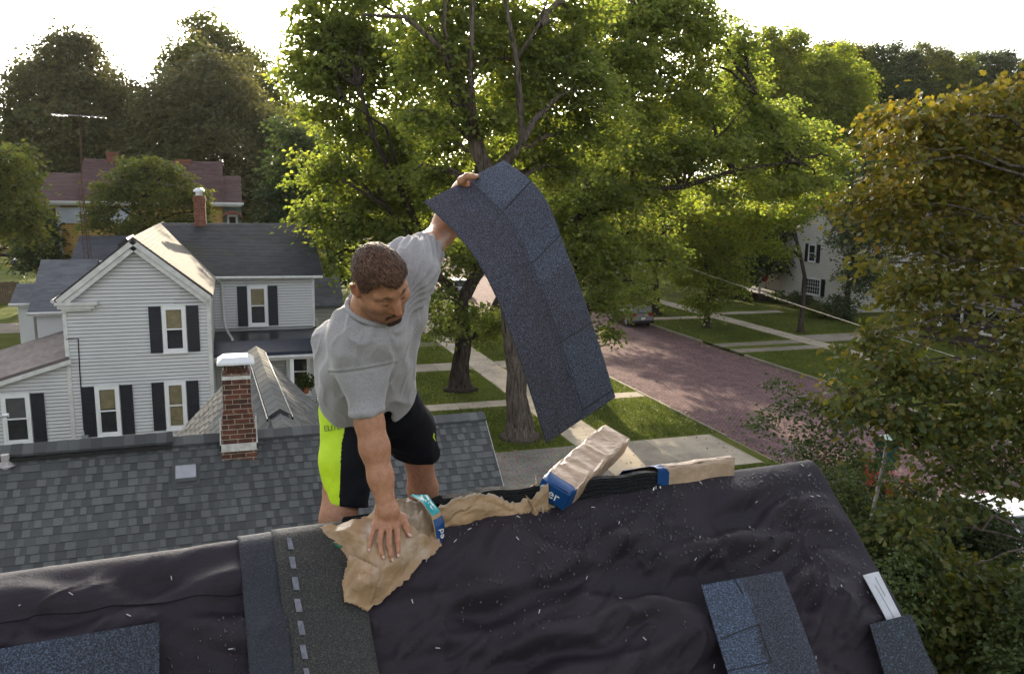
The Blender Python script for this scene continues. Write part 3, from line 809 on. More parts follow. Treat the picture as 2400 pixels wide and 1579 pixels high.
# ================================================================== PLUM-ROOFED HOUSE BEHIND
def build_plum_house():
    Y5 = 56.0
    root = tag(empty('tall_house', (-5, 60, 0)), 'big old house with plum brown roof and bare yellow sheathing, half hidden by a tree', 'house')
    xl, xr = atY(113, 470, Y5)[0], atY(567, 470, Y5)[0]
    ze = atY(113, 474, Y5)[2]
    yr = Y5+4.6
    M['sheath'] = None
    t = NT('bare_wood_sheathing'); sp = t.n('ShaderNodeSeparateXYZ'); t.l(t.co(), sp.inputs[0])
    wv = t.n('ShaderNodeTexWave', wave_type='BANDS', bands_direction='Z'); wv.inputs['Scale'].default_value = 2.6; wv.inputs['Distortion'].default_value = 0.4
    t.l(t.co(), wv.inputs['Vector'])
    cc = t.mix(1.0, t.ramp(wv.outputs['Fac'], [(0.05, (.24, .13, .035)), (0.25, (.52, .33, .10)), (1, (.58, .38, .13))]),
               t.ramp(t.noise(2.0, 5.0), [(.3, (.75,)*3), (.7, (1.15,)*3)]), 'MULTIPLY')
    t.base(cc); t.set(Roughness=.85); M['sheath'] = t.m
    zl = atY(117, 405, yr-.3)[2]; zm = atY(198, 372, yr)[2]; xa, xb = atY(197, 372, yr)[0], atY(521, 381, yr)[0]
    x0, x1 = atY(117, 405, yr)[0], atY(560, 417, yr)[0]
    def pl(a, b, za, mat, sd, dy=0.0, front=True):
        O_ = np.array([0, yr+dy, za]); V_ = np.array([0, Y5-yr-dy, ze-za]); L = np.linalg.norm(V_)
        mb = MB(); shingle_plane(mb, O_, X_, V_/L, a, b, L, .22, (.3, .8), .02, False, seed=sd)
        shingle_plane(mb, O_, X_, np.array([0, yr-Y5+dy, ze-za])/L, a, b, L, .3, (.5, 1.2), .02, False, seed=sd)
        mb.build('roof', M['roof_plum'], root)
    zlow = atY(117, 405, yr)[2]
    pl(x0-.1, xa, zlow, 'p', 31); pl(xa, xb, zm, 'p', 32); pl(xb, x1+.1, zlow, 'p', 33)
    mb = MB(); mb.box((xl+.35, Y5+.5, -.1), (xr-1.2, yr+4, ze-.1))
    mb.tri((xa+.02, Y5+.6, ze), (xa+.02, yr+4, ze), (xa+.02, yr, zm-.1)); mb.tri((xb-.02, Y5+.6, ze), (xb-.02, yr+4, ze), (xb-.02, yr, zm-.1))
    mb.build('wall', M['sheath'], root)
    each('corner_board', M['old_trim'], root, [((xl+.28, Y5+.42, -.1), (xl+.5, Y5+.5, ze-.17))]); each('cornice', M['old_trim'], root, [((xl, Y5-.02, ze-.16), (xr, Y5+.1, ze-.05))])
    mb = MB(); mb.box((xl+.5, Y5+.40, ze-1.25), (xl+4.5, Y5+.498, ze-.3)); mb.build('house_wrap', M['wrap'], root)
    mb = MB(); mb.box((xl-.1, Y5-.12, ze-.05), (xr+.1, Y5-.01, ze+.09)); mb.build('drip_edge', M['cap_metal'], root)
    mb = MB(); mb.box((xr-1.2, Y5+.6, -.1), (xr-.05, Y5+3, ze-.2)); po = mb.build('bay', paint('sage_green_paint', (.16, .22, .19), .6, .15, 3.0), root)
    window(root, (xr-.62, Y5+.58, ze-2.2), X_, -Y_, .65, 1.5, blind=None)
    mb = MB(); n_ = 12      # arched awning over the bay window
    for k in range(n_):
        a0, a1 = math.pi*k/n_, math.pi*(k+1)/n_
        p = lambda a, y: (xr-.62-.62*math.cos(a), y, ze-.95+.5*math.sin(a))
        mb.quad(p(a0, Y5-.1), p(a1, Y5-.1), p(a1, Y5+.6), p(a0, Y5+.6)); mb.quad(p(a0, Y5-.1), p(a1, Y5-.1), (p(a1, 0)[0], Y5-.1, p(a1, 0)[2]-.12), (p(a0, 0)[0], Y5-.1, p(a0, 0)[2]-.12))
    mb.build('awning', paint('faded_red_awning', (.30, .09, .06), .8, .2, 6.0), root)
    for (px, py, w) in ((262, 357, .30), (430, 374, .42)):
        c = atY(px, py, yr+.0); mb = MB(); mb.box((c[0]-w, yr-w, zlow-.5), (c[0]+w, yr+w, c[2]-.15)); mb.box((c[0]-w-.06, yr-w-.06, c[2]-.15), (c[0]+w+.06, yr+w+.06, c[2])); mb.build('chimney', M['brick_far'], root)
M['wrap'] = paint('white_blue_house_wrap', (.55, .60, .68), .5, .15, 1.0)
build_plum_house()

# ================================================================== HOUSES ACROSS THE STREET AND BEYOND
def build_gable_house():
    root = tag(empty('gable_house', (52, 61, 0)), 'white gabled house across the brick street, its side wall bright beyond the trees', 'house')
    xf, y0, y1, ze, zp = 48.5, 56.9, 65.2, 6.1, 9.3
    ym = (y0+y1)/2
    sl = (zp-ze)/(ym-y0)
    mb = MB()
    siding(mb, (xf, 0, 0), -Y_, -X_, .5, ze, -y1, -y0, .2)
    siding(mb, (xf, 0, 0), -Y_, -X_, ze, zp-.2, lambda z: -(y1-(z-ze)/sl), lambda z: -(y0+(z-ze)/sl), .2)
    siding(mb, (0, y0, 0), X_, -Y_, .5, ze, xf, 60.0, .2)
    mb.box((xf+.1, y0+.1, -.1), (60, y1-.1, ze))
    mb.tri((60, y0, ze), (60, y1, ze), (60, ym, zp))
    mb.build('wall', [M['siding_cream'], M['lap_shade']], root)
    mb = MB(); O_ = np.array([xf-.4, ym, zp+.1]); L = math.hypot(ym-y0+.4, (ym-y0+.4)*sl)
    for s_, sd in ((-1, 41), (1, 42)):
        shingle_plane(mb, O_, X_, np.array([0, s_*(ym-y0+.4), -(ym-y0+.4)*sl])/L, 0, 12.0, L, .2, (.3, .8), .02, False, seed=sd)
    mb.build('roof', M['roof_mauve'], root)
    mb = MB()
    for s_ in (-1, 1):
        p = np.array([xf-.42, ym+s_*(ym-y0+.4), zp+.0-(ym-y0+.4)*sl]); bar_between(mb, p-Z_*.12, np.array([xf-.42, ym, zp-.12]), Z_, .06, .2)
    mb.box((xf-.05, y0-.05, .5), (xf+.08, y0+.08, ze)); mb.build('rake_board', M['old_trim'], root)
    a, b = atX(1893, 655, xf), atX(1921, 690, xf)
    window(root, (xf-.02, (a[1]+b[1])/2, 1.15), -Y_, -X_, 2.0, 1.5, muntin=6, blind=None)
    for s_ in (-1, 1): shutter(root, (xf-.02, (a[1]+b[1])/2+s_*1.28, 1.15), -Y_, -X_, .48, 1.5)
    window(root, (xf-.02, 61.0, 4.0), -Y_, -X_, 1.0, 1.6, blind=None)
    for s_ in (-1, 1): shutter(root, (xf-.02, 61.0+s_*.78, 4.0), -Y_, -X_, .45, 1.6)
    window(root, (52.5, y0-.02, 1.3), X_, -Y_, .9, 1.5, blind=None)
    for s_ in (-1, 1): shutter(root, (52.5+s_*.7, y0-.02, 1.3), X_, -Y_, .4, 1.5)
    # entrance porch on the far side, dark within
    mb = MB(); mb.box((xf-2.2, y1+.1, -.1), (xf+3, y1+5.5, .75)); mb.build('porch_floor', M['dark_wood'], root)
    mb = MB(); mb.box((xf-2.4, y1-.3, 3.3), (xf+3.2, y1+5.7, 3.55)); mb.build('porch_roof', M['roof_dark2'], root)
    for k in range(3): b_ = MB(); b_.box((xf-2.1, y1+.3+2.4*k, .75), (xf-1.95, y1+.45+2.4*k, 3.3)); b_.build('porch_post', M['old_trim'], root)
    mb = MB(); mb.box((xf+1.0, y1+.1, .75), (xf+1.15, y1+5.4, 3.3)); mb.build('porch_wall', M['siding_cream'], root)
    mb = MB()
    for k in range(5): mb.box((xf-2.2-.3*(k+1), y1+1.0, -.1), (xf-2.2-.3*k, y1+3.0, .75-.15*(k+1)))
    mb.build('steps', M['dark_wood'], root)
    for k in range(2):
        mb = MB(); yy = y1+.95+2.1*k; mb.tube([(xf-3.6, yy, 0), (xf-3.6, yy, .9), (xf-2.1, yy, 1.7)], .03, 6); mb.build('handrail', M['black'], root)
    mb = MB()
    for k in range(14): mb.box((xf-2.12, y1+3.1+.16*k, .75), (xf-2.08, y1+3.14+.16*k, 1.6))
    mb.box((xf-2.14, y1+3.0, 1.6), (xf-2.06, y1+5.4, 1.68)); mb.build('porch_rail', M['black'], root)
M['siding_cream'] = paint('cream_white_siding', (0.60, 0.575, 0.54), 0.6, 0.06, 1.0)
M['roof_mauve'] = tone_mat('mauve_shingles', (0.09, 0.072, 0.078), (0.16, 0.13, 0.14), 0.2, 30)
M['dark_wood'] = paint('dark_porch_boards', (.045, .030, .026), .8, .3, 5.0)
build_gable_house()

def build_porch_house():
    root = tag(empty('porch_house', (50, 40, 0)), 'house with a dark red porch skirt glimpsed through the orange maple', 'house')
    xf, y0, y1 = 46.0, 35.5, 45.8
    mb = MB(); siding(mb, (xf+2.2, 0, 0), -Y_, -X_, .5, 6.2, -y1, -y0, .2); siding(mb, (0, y0, 0), X_, -Y_, .5, 6.2, xf+2.2, 58, .2)
    mb.box((xf+2.3, y0+.1, -.1), (58, y1-.1, 6.2)); mb.build('wall', [M['siding_cream'], M['lap_shade']], root)
    mb = MB(); mb.box((xf, y0, -.1), (xf+2.1, y1, 1.05)); mb.build('porch_skirt', M['dark_wood'], root)
    mb = MB(); mb.box((xf-.05, y0, 1.05), (xf+.1, y1, 1.2))
    for k in range(7): yy = y0+(y1-y0-.15)*k/6; mb.box((xf-.03, yy, 1.2), (xf+.09, yy+.15, 2.7))
    mb.box((xf-.05, y0, 2.7), (xf+.1, y1, 2.95)); mb.build('porch_frame', M['old_trim'], root)
    mb = MB(); mb.box((xf+.02, y0+.1, 1.2), (xf+.04, y1-.1, 2.7)); mb.build('porch_screen', M['glass'], root)
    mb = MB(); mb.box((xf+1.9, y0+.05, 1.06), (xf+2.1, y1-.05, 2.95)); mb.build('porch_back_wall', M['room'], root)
    mb = MB(); O_ = np.array([xf+2.4, 0, 4.0]); V_ = np.array([-2.9, 0, -1.0]); L = np.linalg.norm(V_)
    shingle_plane(mb, O_, Y_, V_/L, y0-.3, y1+.3, L, .2, (.3, .8), .02, False, seed=51)
    O_ = np.array([53, 0, 9.0]); V_ = np.array([-5.4, 0, -3.0]); L = np.linalg.norm(V_)
    shingle_plane(mb, O_, Y_, V_/L, y0-.4, y1+.4, L, .2, (.3, .8), .02, False, seed=52)
    V_ = np.array([5.4, 0, -3.0]); shingle_plane(mb, O_, Y_, V_/L, y0-.4, y1+.4, L, .3, (.5, 1.), .02, False, seed=53)
    mb.build('roof', M['roof_mauve'], root)
    for s_ in (y0, y1): mb = MB(); mb.tri((xf+2.2, s_, 6.2), (58, s_, 6.2), (53, s_, 8.9)); mb.build('gable', M['siding_cream'], root)
build_porch_house()

def simple_house(x0, x1, y0, y1, ze, zp, wall, roof, label, axis='x', seed=60):
    root = tag(empty('bungalow', ((x0+x1)/2, (y0+y1)/2, 0)), label, 'house')
    mb = MB()
    siding(mb, (0, y0, 0), X_, -Y_, .4, ze, x0, x1, .2); siding(mb, (x0, 0, 0), -Y_, -X_, .4, ze, -y1, -y0, .2)
    mb.box((x0+.05, y0+.05, -.1), (x1, y1, ze))
    if axis == 'x':
        ym = (y0+y1)/2
        for x in (x0, x1): mb.tri((x, y0, ze), (x, y1, ze), (x, ym, zp))
    else:
        xm = (x0+x1)/2
        for y in (y0, y1): mb.tri((x0, y, ze), (x1, y, ze), (xm, y, zp))
    mb.build('wall', [wall, M['lap_shade']], root)
    mb = MB()
    if axis == 'x':
        ym = (y0+y1)/2; O_ = np.array([0, ym, zp+.1]); h = ym-y0+.4; k = (zp-ze)/(ym-y0)
        for s_ in (-1, 1):
            V_ = np.array([0, s_*h, -h*k]); L = np.linalg.norm(V_); shingle_plane(mb, O_, X_, V_/L, x0-.4, x1+.4, L, .2, (.3, .8), .02, False, seed=seed)
    else:
        xm = (x0+x1)/2; O_ = np.array([xm, 0, zp+.1]); h = xm-x0+.4; k = (zp-ze)/(xm-x0)
        for s_ in (-1, 1):
            V_ = np.array([s_*h, 0, -h*k]); L = np.linalg.norm(V_); shingle_plane(mb, O_, Y_, V_/L, y0-.4, y1+.4, L, .2, (.3, .8), .02, False, seed=seed)
    mb.build('roof', roof, root)
    w = x1-x0
    for k in (.28, .72): window(root, (x0+w*k, y0-.02, 1.2), X_, -Y_, .95, 1.5, blind=None)
    window(root, (x0-.02, (y0+y1)/2, 1.2), -Y_, -X_, .95, 1.5, blind=None)
    return root
e = atY(738, 712, 46.0); e2 = atY(806, 712, 46.0)
simple_house(e[0]-4, e2[0]-.4, 46.4, 52.5, e[2]+.05, e[2]+2.6, M['siding'], M['roof_grey'], 'low white outbuilding with grey roof right behind the clapboard house', seed=61)
simple_house(40.5, 48.5, 92, 101, 4.2, 7.0, M['siding_cream'], M['roof_dark2'], 'pale house far up the brick street behind the green crowns', 'y', seed=62)
# ================================================================== TREES
DENS = 2.5
LEAF4 = np.array([[0, 0, 0], [.45, .34, .10], [1, 0, -.04], [.45, -.34, .10]])
LEAFM = np.array([[0, 0, 0], [-.05, .30, .05], [.22, .26, .03], [.38, .52, .10], [.52, .24, .03], [.72, .30, .06], [1.0, 0, -.06],
                  [.72, -.30, .06], [.52, -.24, .03], [.38, -.52, .10], [.22, -.26, .03], [-.05, -.30, .05]])
def leaves(centres, per, spread, size, r, shape=LEAF4, flat=.38, droop=.35, up=.55):
    """leaf blades in flattened sprays round the twig ends"""
    nC = len(centres); n = nC*per
    cidx = np.repeat(np.arange(nC), per)
    tilt = r.normal(0, .35, (nC, 2))[cidx]
    off = r.normal(0, 1, (n, 3))*np.array([spread*.55, spread*.55, spread*flat*.5])
    rad2 = (off[:, 0]**2+off[:, 1]**2)/spread
    off[:, 2] += tilt[:, 0]*off[:, 0]+tilt[:, 1]*off[:, 1]-droop*rad2
    pos = centres[cidx]+off
    a = np.arctan2(off[:, 1], off[:, 0])+r.normal(0, .8, n)
    ax = np.stack([np.cos(a), np.sin(a), r.normal(-.35, .4, n)], 1); ax /= np.linalg.norm(ax, axis=1)[:, None]
    nn = np.stack([r.normal(0, .75, n), r.normal(0, .75, n), np.full(n, up)], 1)
    sd = np.cross(nn, ax); sd /= np.linalg.norm(sd, axis=1)[:, None]+1e-9
    nz = np.cross(ax, sd)
    s = size*r.uniform(.65, 1.3, n)
    k = len(shape)
    V = pos[:, None, :]+s[:, None, None]*(shape[None, :, 0:1]*ax[:, None, :]+shape[None, :, 1:2]*sd[:, None, :]+shape[None, :, 2:3]*nz[:, None, :])
    return V.reshape(-1, 3), np.arange(n*k).reshape(n, k)
def bough(px, py, rx, ry, Y, dr=1.0):
    c = atY(px, py, Y); dep = float((c-CAM)@FW)
    return c, np.array([rx*dep/FPX, (rx+ry)*.5*dep/FPX*dr, ry*dep/FPX])
def curve(a, b, sag, r, n=6, jit=.04):
    a, b = np.asarray(a), np.asarray(b); L = np.linalg.norm(b-a); pts = []
    j = r.normal(0, jit*L, (n+1, 3)); j[0] = j[-1] = 0
    for k in range(n+1):
        t_ = k/n; p = a*(1-t_)+b*t_; p[2] += sag*L*4*t_*(1-t_)
        pts.append(p+j[k]*.6)
    return pts
def tree(name, label, base, boughs, trunk, r0, leaf, bark, size=.14, per=34, spread=.55, dens=2.4, seed=1, group=None, cat='tree',
         shape=LEAF4, back=0.0, limb=True, shell=.45, droop=.35, world_b=None, z0=-.05, limbr=.16, flat=.38, twigs=5, fork=None, tufts=2):
    r = np.random.default_rng(seed)
    base = np.array([base[0], base[1], z0])
    root = tag(empty(name, base), label, cat, group)
    B = [bough(*b) for b in boughs] + (world_b or [])
    if back:
        extra = []
        for c, rr in list(B):
            if r.random() < back:
                extra.append((c+np.array([r.normal(0, .4)*rr[0], rr[1]*r.uniform(1.0, 2.2), r.normal(0, .3)*rr[2]]), rr*r.uniform(.8, 1.05)))
        B += extra
    rag = []        # ragged outline: small tufts standing off every bough
    for c, rr in B:
        for _ in range(tufts):
            d = r.normal(0, 1, 3); d[1] *= .5; d[2] += .25; d /= np.linalg.norm(d); rag.append((c+d*rr*1.02, rr*r.uniform(.22, .42)))
    nB = len(B); B = B+rag
    cents = []; bc = []
    area_leaf = size*size*.34
    for c, rr in B:
        area = math.pi*rr[0]*rr[2]
        nl = DENS*dens*area/area_leaf; nc = max(2, int(nl/per))
        d = r.normal(0, 1, (nc, 3)); d /= np.linalg.norm(d, axis=1)[:, None]
        q = c+d*rr*(r.uniform(0, 1, nc)**shell)[:, None]*1.0
        q = q[q[:, 2] > .5] if q[:, 2].min() < .5 else q
        cents.append(q); bc.append(q)
    allc = np.concatenate(cents)
    V, F = leaves(allc, per, spread, size*1.12, r, shape, droop=droop, flat=flat)
    npmesh('crown', V, F, leaf, root, smooth=False)
    mb = MB()
    tp = [np.asarray(p, float) for p in trunk] if trunk else [base, np.array([base[0], base[1], max(c[2] for c, _ in B)*.85])]
    n = len(tp)
    # densify and roughen the trunk
    pts = []
    for i in range(n-1):
        for k in range(4): pts.append(tp[i]*(1-k/4)+tp[i+1]*(k/4)+r.normal(0, .02*r0*4, 3)*(0 if i == 0 and k == 0 else 1))
    pts.append(tp[-1])
    m = len(pts); rad = [r0*(1.0-.72*(k/(m-1))) for k in range(m)]
    rad[0] *= 2.1; rad[1] *= 1.15
    pts.insert(1, pts[0]*.82+pts[1]*.18); rad.insert(1, r0*1.4)
    mb.tube(pts, rad, 12)
    for fk in (fork or []):
        fp = [np.asarray(p, float) for p in fk[0]]; mb.tube(fp, list(np.linspace(fk[1], fk[1]*.35, len(fp))), 9)
    TP = np.array(pts)
    extra_nodes = [np.asarray(p, float) for fk in (fork or []) for p in fk[0][1:]]
    if extra_nodes: TP = np.concatenate([TP, np.array(extra_nodes)])
    if limb:
        for (c, rr), q in list(zip(B, bc))[:nB]:
            d = np.linalg.norm(TP-c, axis=1)+np.maximum(0, TP[:, 2]-c[2]+.8)*3.0
            s = TP[int(np.argmin(d))]
            L = np.linalg.norm(c-s); r1 = min(r0*.55, limbr*(.35+.10*L))
            cp = curve(s, c, .10, r)
            mb.tube(cp, list(np.linspace(r1, r1*.35, len(cp))), 7, cap=False)
            if len(q):
                for w in q[r.choice(len(q), min(twigs, len(q)), replace=False)]:
                    cp = curve(c, w, .06, r, 4); mb.tube(cp, list(np.linspace(r1*.32, .012, len(cp))), 5, cap=False)
    mb.build('trunk', bark, root, smooth=True)
    return root

M['leaf_green'] = leaf_mat('silver_maple_leaf', [(.096, .128, .042), (.140, .175, .056), (.182, .208, .068), (.222, .220, .064)], (1.7, 1.8, .7), .55)
M['leaf_lime'] = leaf_mat('lime_leaf', [(.108, .150, .032), (.152, .196, .038), (.192, .222, .040), (.235, .218, .034)], (1.75, 1.8, .65), .5)
M['leaf_dark'] = leaf_mat('dark_leaf', [(.036, .058, .026), (.050, .078, .034), (.070, .095, .040), (.088, .098, .040)], (1.5, 1.6, .8), .3)
M['leaf_haze'] = leaf_mat('dusky_leaf', [(.066, .080, .040), (.088, .102, .048), (.116, .122, .056), (.145, .128, .058)], (1.5, 1.4, .8), .35)
M['leaf_mid'] = leaf_mat('mid_green_leaf', [(.058, .080, .024), (.085, .110, .034), (.118, .138, .038), (.155, .145, .038)], (1.8, 1.75, .75), .45)
M['leaf_autumn'] = leaf_mat('turning_maple_leaf', [(.034, .045, .014), (.062, .068, .016), (.105, .090, .016), (.145, .095, .015), (.17, .080, .020), (.085, .040, .018), (.13, .11, .05)], (1.7, 1.4, .6), .35, .45)
M['leaf_shrub'] = leaf_mat('shrub_leaf', [(.045, .068, .024), (.070, .100, .032), (.100, .125, .040)], (1.5, 1.6, .7), .3)
M['bark'] = bark_mat('grey_brown_bark', (.125, .100, .082))
M['bark_dark'] = bark_mat('dark_bark', (.060, .047, .039))
M['bark_pale'] = bark_mat('pale_birch_bark', (.45, .40, .36))

# --- three big silver maples along the near walk
b1 = atZ(1218, 1024)
tree('maple_tree', 'big silver maple with deeply furrowed grey trunk beside the gravel drive', b1[:2],
     [(1090, 60, 120, 85, 30), (1180, 160, 115, 85, 31), (1050, 165, 85, 75, 29), (1215, 40, 100, 75, 32), (1300, 150, 110, 100, 31), (1340, 45, 115, 75, 32),
      (1165, 275, 105, 70, 30), (1285, 285, 105, 75, 31.5), (1390, 205, 95, 85, 31), (1400, 320, 100, 75, 32), (1000, 70, 90, 80, 29), (1330, 395, 80, 55, 32), (1115, -60, 150, 90, 30), (1300, -70, 150, 90, 32),
      (1000, 260, 60, 50, 30), (1240, 360, 70, 45, 32), (1050, 330, 60, 50, 33), (1075, 420, 50, 45, 34), (1020, 400, 50, 40, 33)],
     [b1, atY(1205, 820, 30.3), atY(1160, 470, 30.1), atY(1085, 235, 30), atY(1065, 120, 30), atY(1030, -20, 30)], .46, M['leaf_green'], M['bark'],
     seed=101, back=.35, size=.185, dens=1.35, per=46, spread=.52,
     fork=[([atY(1110, 320, 29.6), atY(1102, 180, 28.2), atY(1108, 0, 27.9)], .17), ([atY(1150, 440, 29.8), atY(1225, 330, 28.6), atY(1212, 150, 28.2), atY(1182, -10, 28.0)], .17),
           ([atY(1085, 235, 29.2), atY(1030, 110, 28.0), atY(950, 40, 27.6), atY(850, 35, 27.4)], .12), ([atY(1210, 140, 28.2), atY(1262, 60, 27.9), atY(1290, -20, 27.8)], .08), ([atY(1060, 160, 28.4), atY(1040, 60, 28), atY(1046, -20, 27.9)], .10)])
b2 = atZ(1078, 912)
tree('maple_tree', 'silver maple with a low forked trunk beside the near walk, nearest the white house', b2[:2],
     [(755, 45, 85, 70, 38), (850, 60, 100, 80, 38), (705, 110, 45, 55, 39), (785, 190, 95, 85, 38), (885, 175, 105, 95, 39), (965, 135, 90, 100, 40), (820, 300, 110, 75, 38),
      (925, 330, 115, 85, 39), (765, 400, 75, 75, 38), (865, 430, 120, 75, 38), (985, 430, 95, 75, 39), (795, 520, 80, 55, 37.5), (905, 540, 110, 75, 38), (770, 605, 45, 38, 37.5),
      (1010, 540, 70, 60, 39), (1080, 600, 60, 50, 39), (1150, 560, 70, 60, 40), (1230, 520, 80, 70, 40), (1120, 735, 70, 26, 38.5), (1170, 765, 55, 30, 39), (1050, 765, 30, 22, 38), (860, -40, 120, 60, 38), (730, 500, 35, 40, 38),
      (1000, 690, 50, 28, 38), (870, 620, 60, 40, 38), (800, 70, 90, 60, 39.5), (730, 170, 60, 50, 39)],
     [b2, atY(1085, 780, 39.1), atY(1082, 700, 39), atY(1120, 640, 39.2), atY(1140, 500, 39.5), atY(1100, 300, 39.5), atY(1000, 150, 39.5)], .46, M['leaf_green'], M['bark_dark'],
     seed=102, back=.35, size=.19, dens=1.4, per=46, spread=.55,
     fork=[([atY(1080, 700, 39), atY(1030, 650, 38.6), atY(1010, 600, 38.5), atY(950, 470, 36.8), atY(880, 330, 36.2), atY(840, 200, 36)], .24), ([atY(1010, 600, 38.3), atY(900, 480, 36.2), atY(800, 420, 35.8)], .12), ([atY(950, 470, 36.8), atY(905, 300, 36), atY(800, 230, 35.8)], .09)])
b4 = np.array([16.6, 38.0, 0.0])
tree('maple_tree', 'silver maple at the kerb behind the lifted shingle, long limbs reaching over the brick street', b4[:2],
     [(1475, 70, 115, 85, 37), (1580, 55, 110, 75, 38), (1660, 80, 65, 65, 38), (1455, 220, 100, 90, 37), (1560, 200, 105, 90, 38), (1650, 235, 85, 80, 38), (1480, 350, 100, 80, 36.5),
      (1600, 345, 115, 80, 37), (1420, 450, 90, 65, 36), (1530, 450, 90, 40, 37), (1705, 330, 95, 75, 38), (1805, 330, 85, 75, 38.5), (1885, 335, 75, 55, 39), (1720, 425, 100, 50, 38),
      (1830, 430, 85, 38, 38.5), (1925, 430, 45, 22, 38.5), (1385, 560, 70, 80, 36), (1450, 610, 80, 60, 36.5), (1420, 700, 50, 36, 36), (1500, 690, 50, 32, 37), (1560, -30, 160, 70, 38), (1750, 240, 70, 60, 39), (1745, 160, 50, 50, 39), (1800, 260, 70, 50, 39), (1730, 95, 30, 45, 39), (1880, 410, 70, 30, 38.5), (1650, 150, 60, 50, 38.5), (1960, 380, 40, 30, 39),
      (1520, 540, 60, 50, 37), (1440, 770, 22, 22, 36), (1560, 610, 50, 40, 37.5)],
     [b4, atY(1345, 700, 37.6), atY(1360, 520, 37.3), atY(1400, 350, 37.3), atY(1460, 150, 37.5), atY(1500, -40, 37.5)], .40, M['leaf_green'], M['bark_dark'],
     seed=103, back=.4, size=.19, dens=1.35, per=46, spread=.55,
     fork=[([atY(1360, 520, 37.3), atY(1480, 448, 36.3), atY(1600, 438, 36.2), atY(1720, 400, 36.8), atY(1850, 380, 37.6)], .20), ([atY(1600, 438, 36.2), atY(1680, 330, 36.8), atY(1770, 220, 37.6)], .08), ([atY(1365, 500, 37.3), atY(1320, 530, 37.3)], .2)])
tree('maple_tree', 'pair-stemmed maple standing further up the walk, behind the worker and the lifted shingle', (15.2, 52.0),
     [(1200, 420, 90, 70, 51), (1300, 430, 90, 70, 52), (1250, 320, 90, 70, 52), (1380, 420, 70, 70, 53), (1150, 350, 70, 60, 52), (1330, 520, 80, 60, 52), (1230, 230, 90, 60, 52), (1400, 520, 60, 60, 53)],
     [np.array([15.2, 52, 0]), atY(1240, 560, 52), atY(1222, 380, 52), atY(1215, 240, 52)], .32, M['leaf_lime'], M['bark_dark'], seed=104, back=.5, size=.2, dens=1.6, spread=.7,
     fork=[([atY(1240, 560, 52), atY(1262, 400, 52), atY(1265, 270, 52), atY(1275, 100, 52)], .34), ([atY(1262, 400, 52), atY(1300, 350, 52.2)], .2)])

# --- across the street
b5 = atZ(1655, 768)
tree('small_maple_tree', 'small yellow-green maple lit from behind on the lawn strip across the brick street', b5[:2],
     [(1655, 520, 70, 50, 53), (1605, 580, 65, 40, 52.5), (1695, 595, 75, 42, 53), (1640, 650, 80, 34, 52.5), (1710, 675, 55, 24, 52.5), (1655, 715, 50, 18, 52.5), (1630, 460, 80, 45, 54), (1740, 480, 70, 40, 54), (1740, 545, 50, 34, 53), (1690, 640, 60, 28, 53)],
     [b5, atY(1660, 700, 53), atY(1655, 600, 53), atY(1645, 450, 53.5)], .22, M['leaf_lime'], M['bark_dark'], seed=105, tufts=0, back=.3, size=.21, dens=1.35, spread=.6, per=30)
tree('lime_tree', 'glowing lime green crown hanging low between the silver maple and the gabled house', (38.8, 49.5),
     [(1780, 560, 55, 22, 47), (1840, 510, 70, 28, 47.5), (1770, 500, 70, 36, 47.5), (1890, 470, 70, 24, 48), (1700, 480, 70, 40, 47), (1830, 585, 40, 14, 47), (1950, 440, 40, 18, 48)],
     [np.array([38.8, 49.5, 0]), np.array([38.6, 49.2, 4]), atY(1850, 480, 48.5), atY(1850, 380, 48.5)], .18, M['leaf_lime'], M['bark_dark'], seed=106, tufts=0, back=.3, size=.2, dens=1.5, spread=.6, per=30)
b6 = atZ(1536, 736)
tree('street_tree', 'tall dark-trunked tree behind the parked car across the street', b6[:2],
     [(1545, 540, 80, 50, 60), (1530, 580, 70, 28, 60), (1450, 540, 70, 50, 60), (1470, 440, 90, 70, 61), (1600, 540, 60, 40, 60), (1390, 560, 60, 40, 60), (1560, 440, 80, 60, 61), (1590, 620, 40, 20, 59.5)],
     [b6, atY(1535, 640, 60.3), atY(1530, 500, 60.3), atY(1520, 380, 60.3)], .34, M['leaf_mid'], M['bark_dark'], seed=107, back=.2, size=.24, dens=1.0, spread=.7)
tree('dense_tree', 'dense blue-green tree shading the porch of the gabled house', (45.5, 68.0),
     [(1780, 470, 90, 55, 66), (1835, 555, 75, 50, 66), (1760, 590, 75, 42, 66), (1690, 520, 80, 60, 68), (1870, 490, 45, 60, 66), (1820, 610, 50, 22, 65), (1700, 600, 60, 40, 67), (1620, 560, 70, 60, 70), (1560, 480, 80, 60, 70), (1760, 640, 40, 16, 66)],
     [np.array([45.5, 68, 0]), np.array([45.5, 68, 6]), np.array([45, 68, 12])], .35, M['leaf_dark'], M['bark_dark'], seed=108, back=.5, size=.24, dens=2.3, spread=.75)
tree('leaning_tree', 'dark loose-leaved tree standing close against the white gabled house', (46.6, 54.0),
     [(1995, 540, 55, 65, 53.5), (2020, 440, 60, 70, 54), (2060, 510, 55, 70, 54), (2005, 650, 38, 45, 53), (2045, 620, 45, 50, 53), (1990, 715, 26, 26, 53), (2080, 400, 60, 60, 55), (1960, 470, 40, 40, 54)],
     [np.array([46.6, 54, 0]), np.array([46.4, 53.8, 4]), atY(2020, 480, 54), atY(2030, 350, 54)], .25, M['leaf_dark'], M['bark_dark'], seed=109, tufts=0, back=.2, size=.2, dens=1.3, spread=.7)
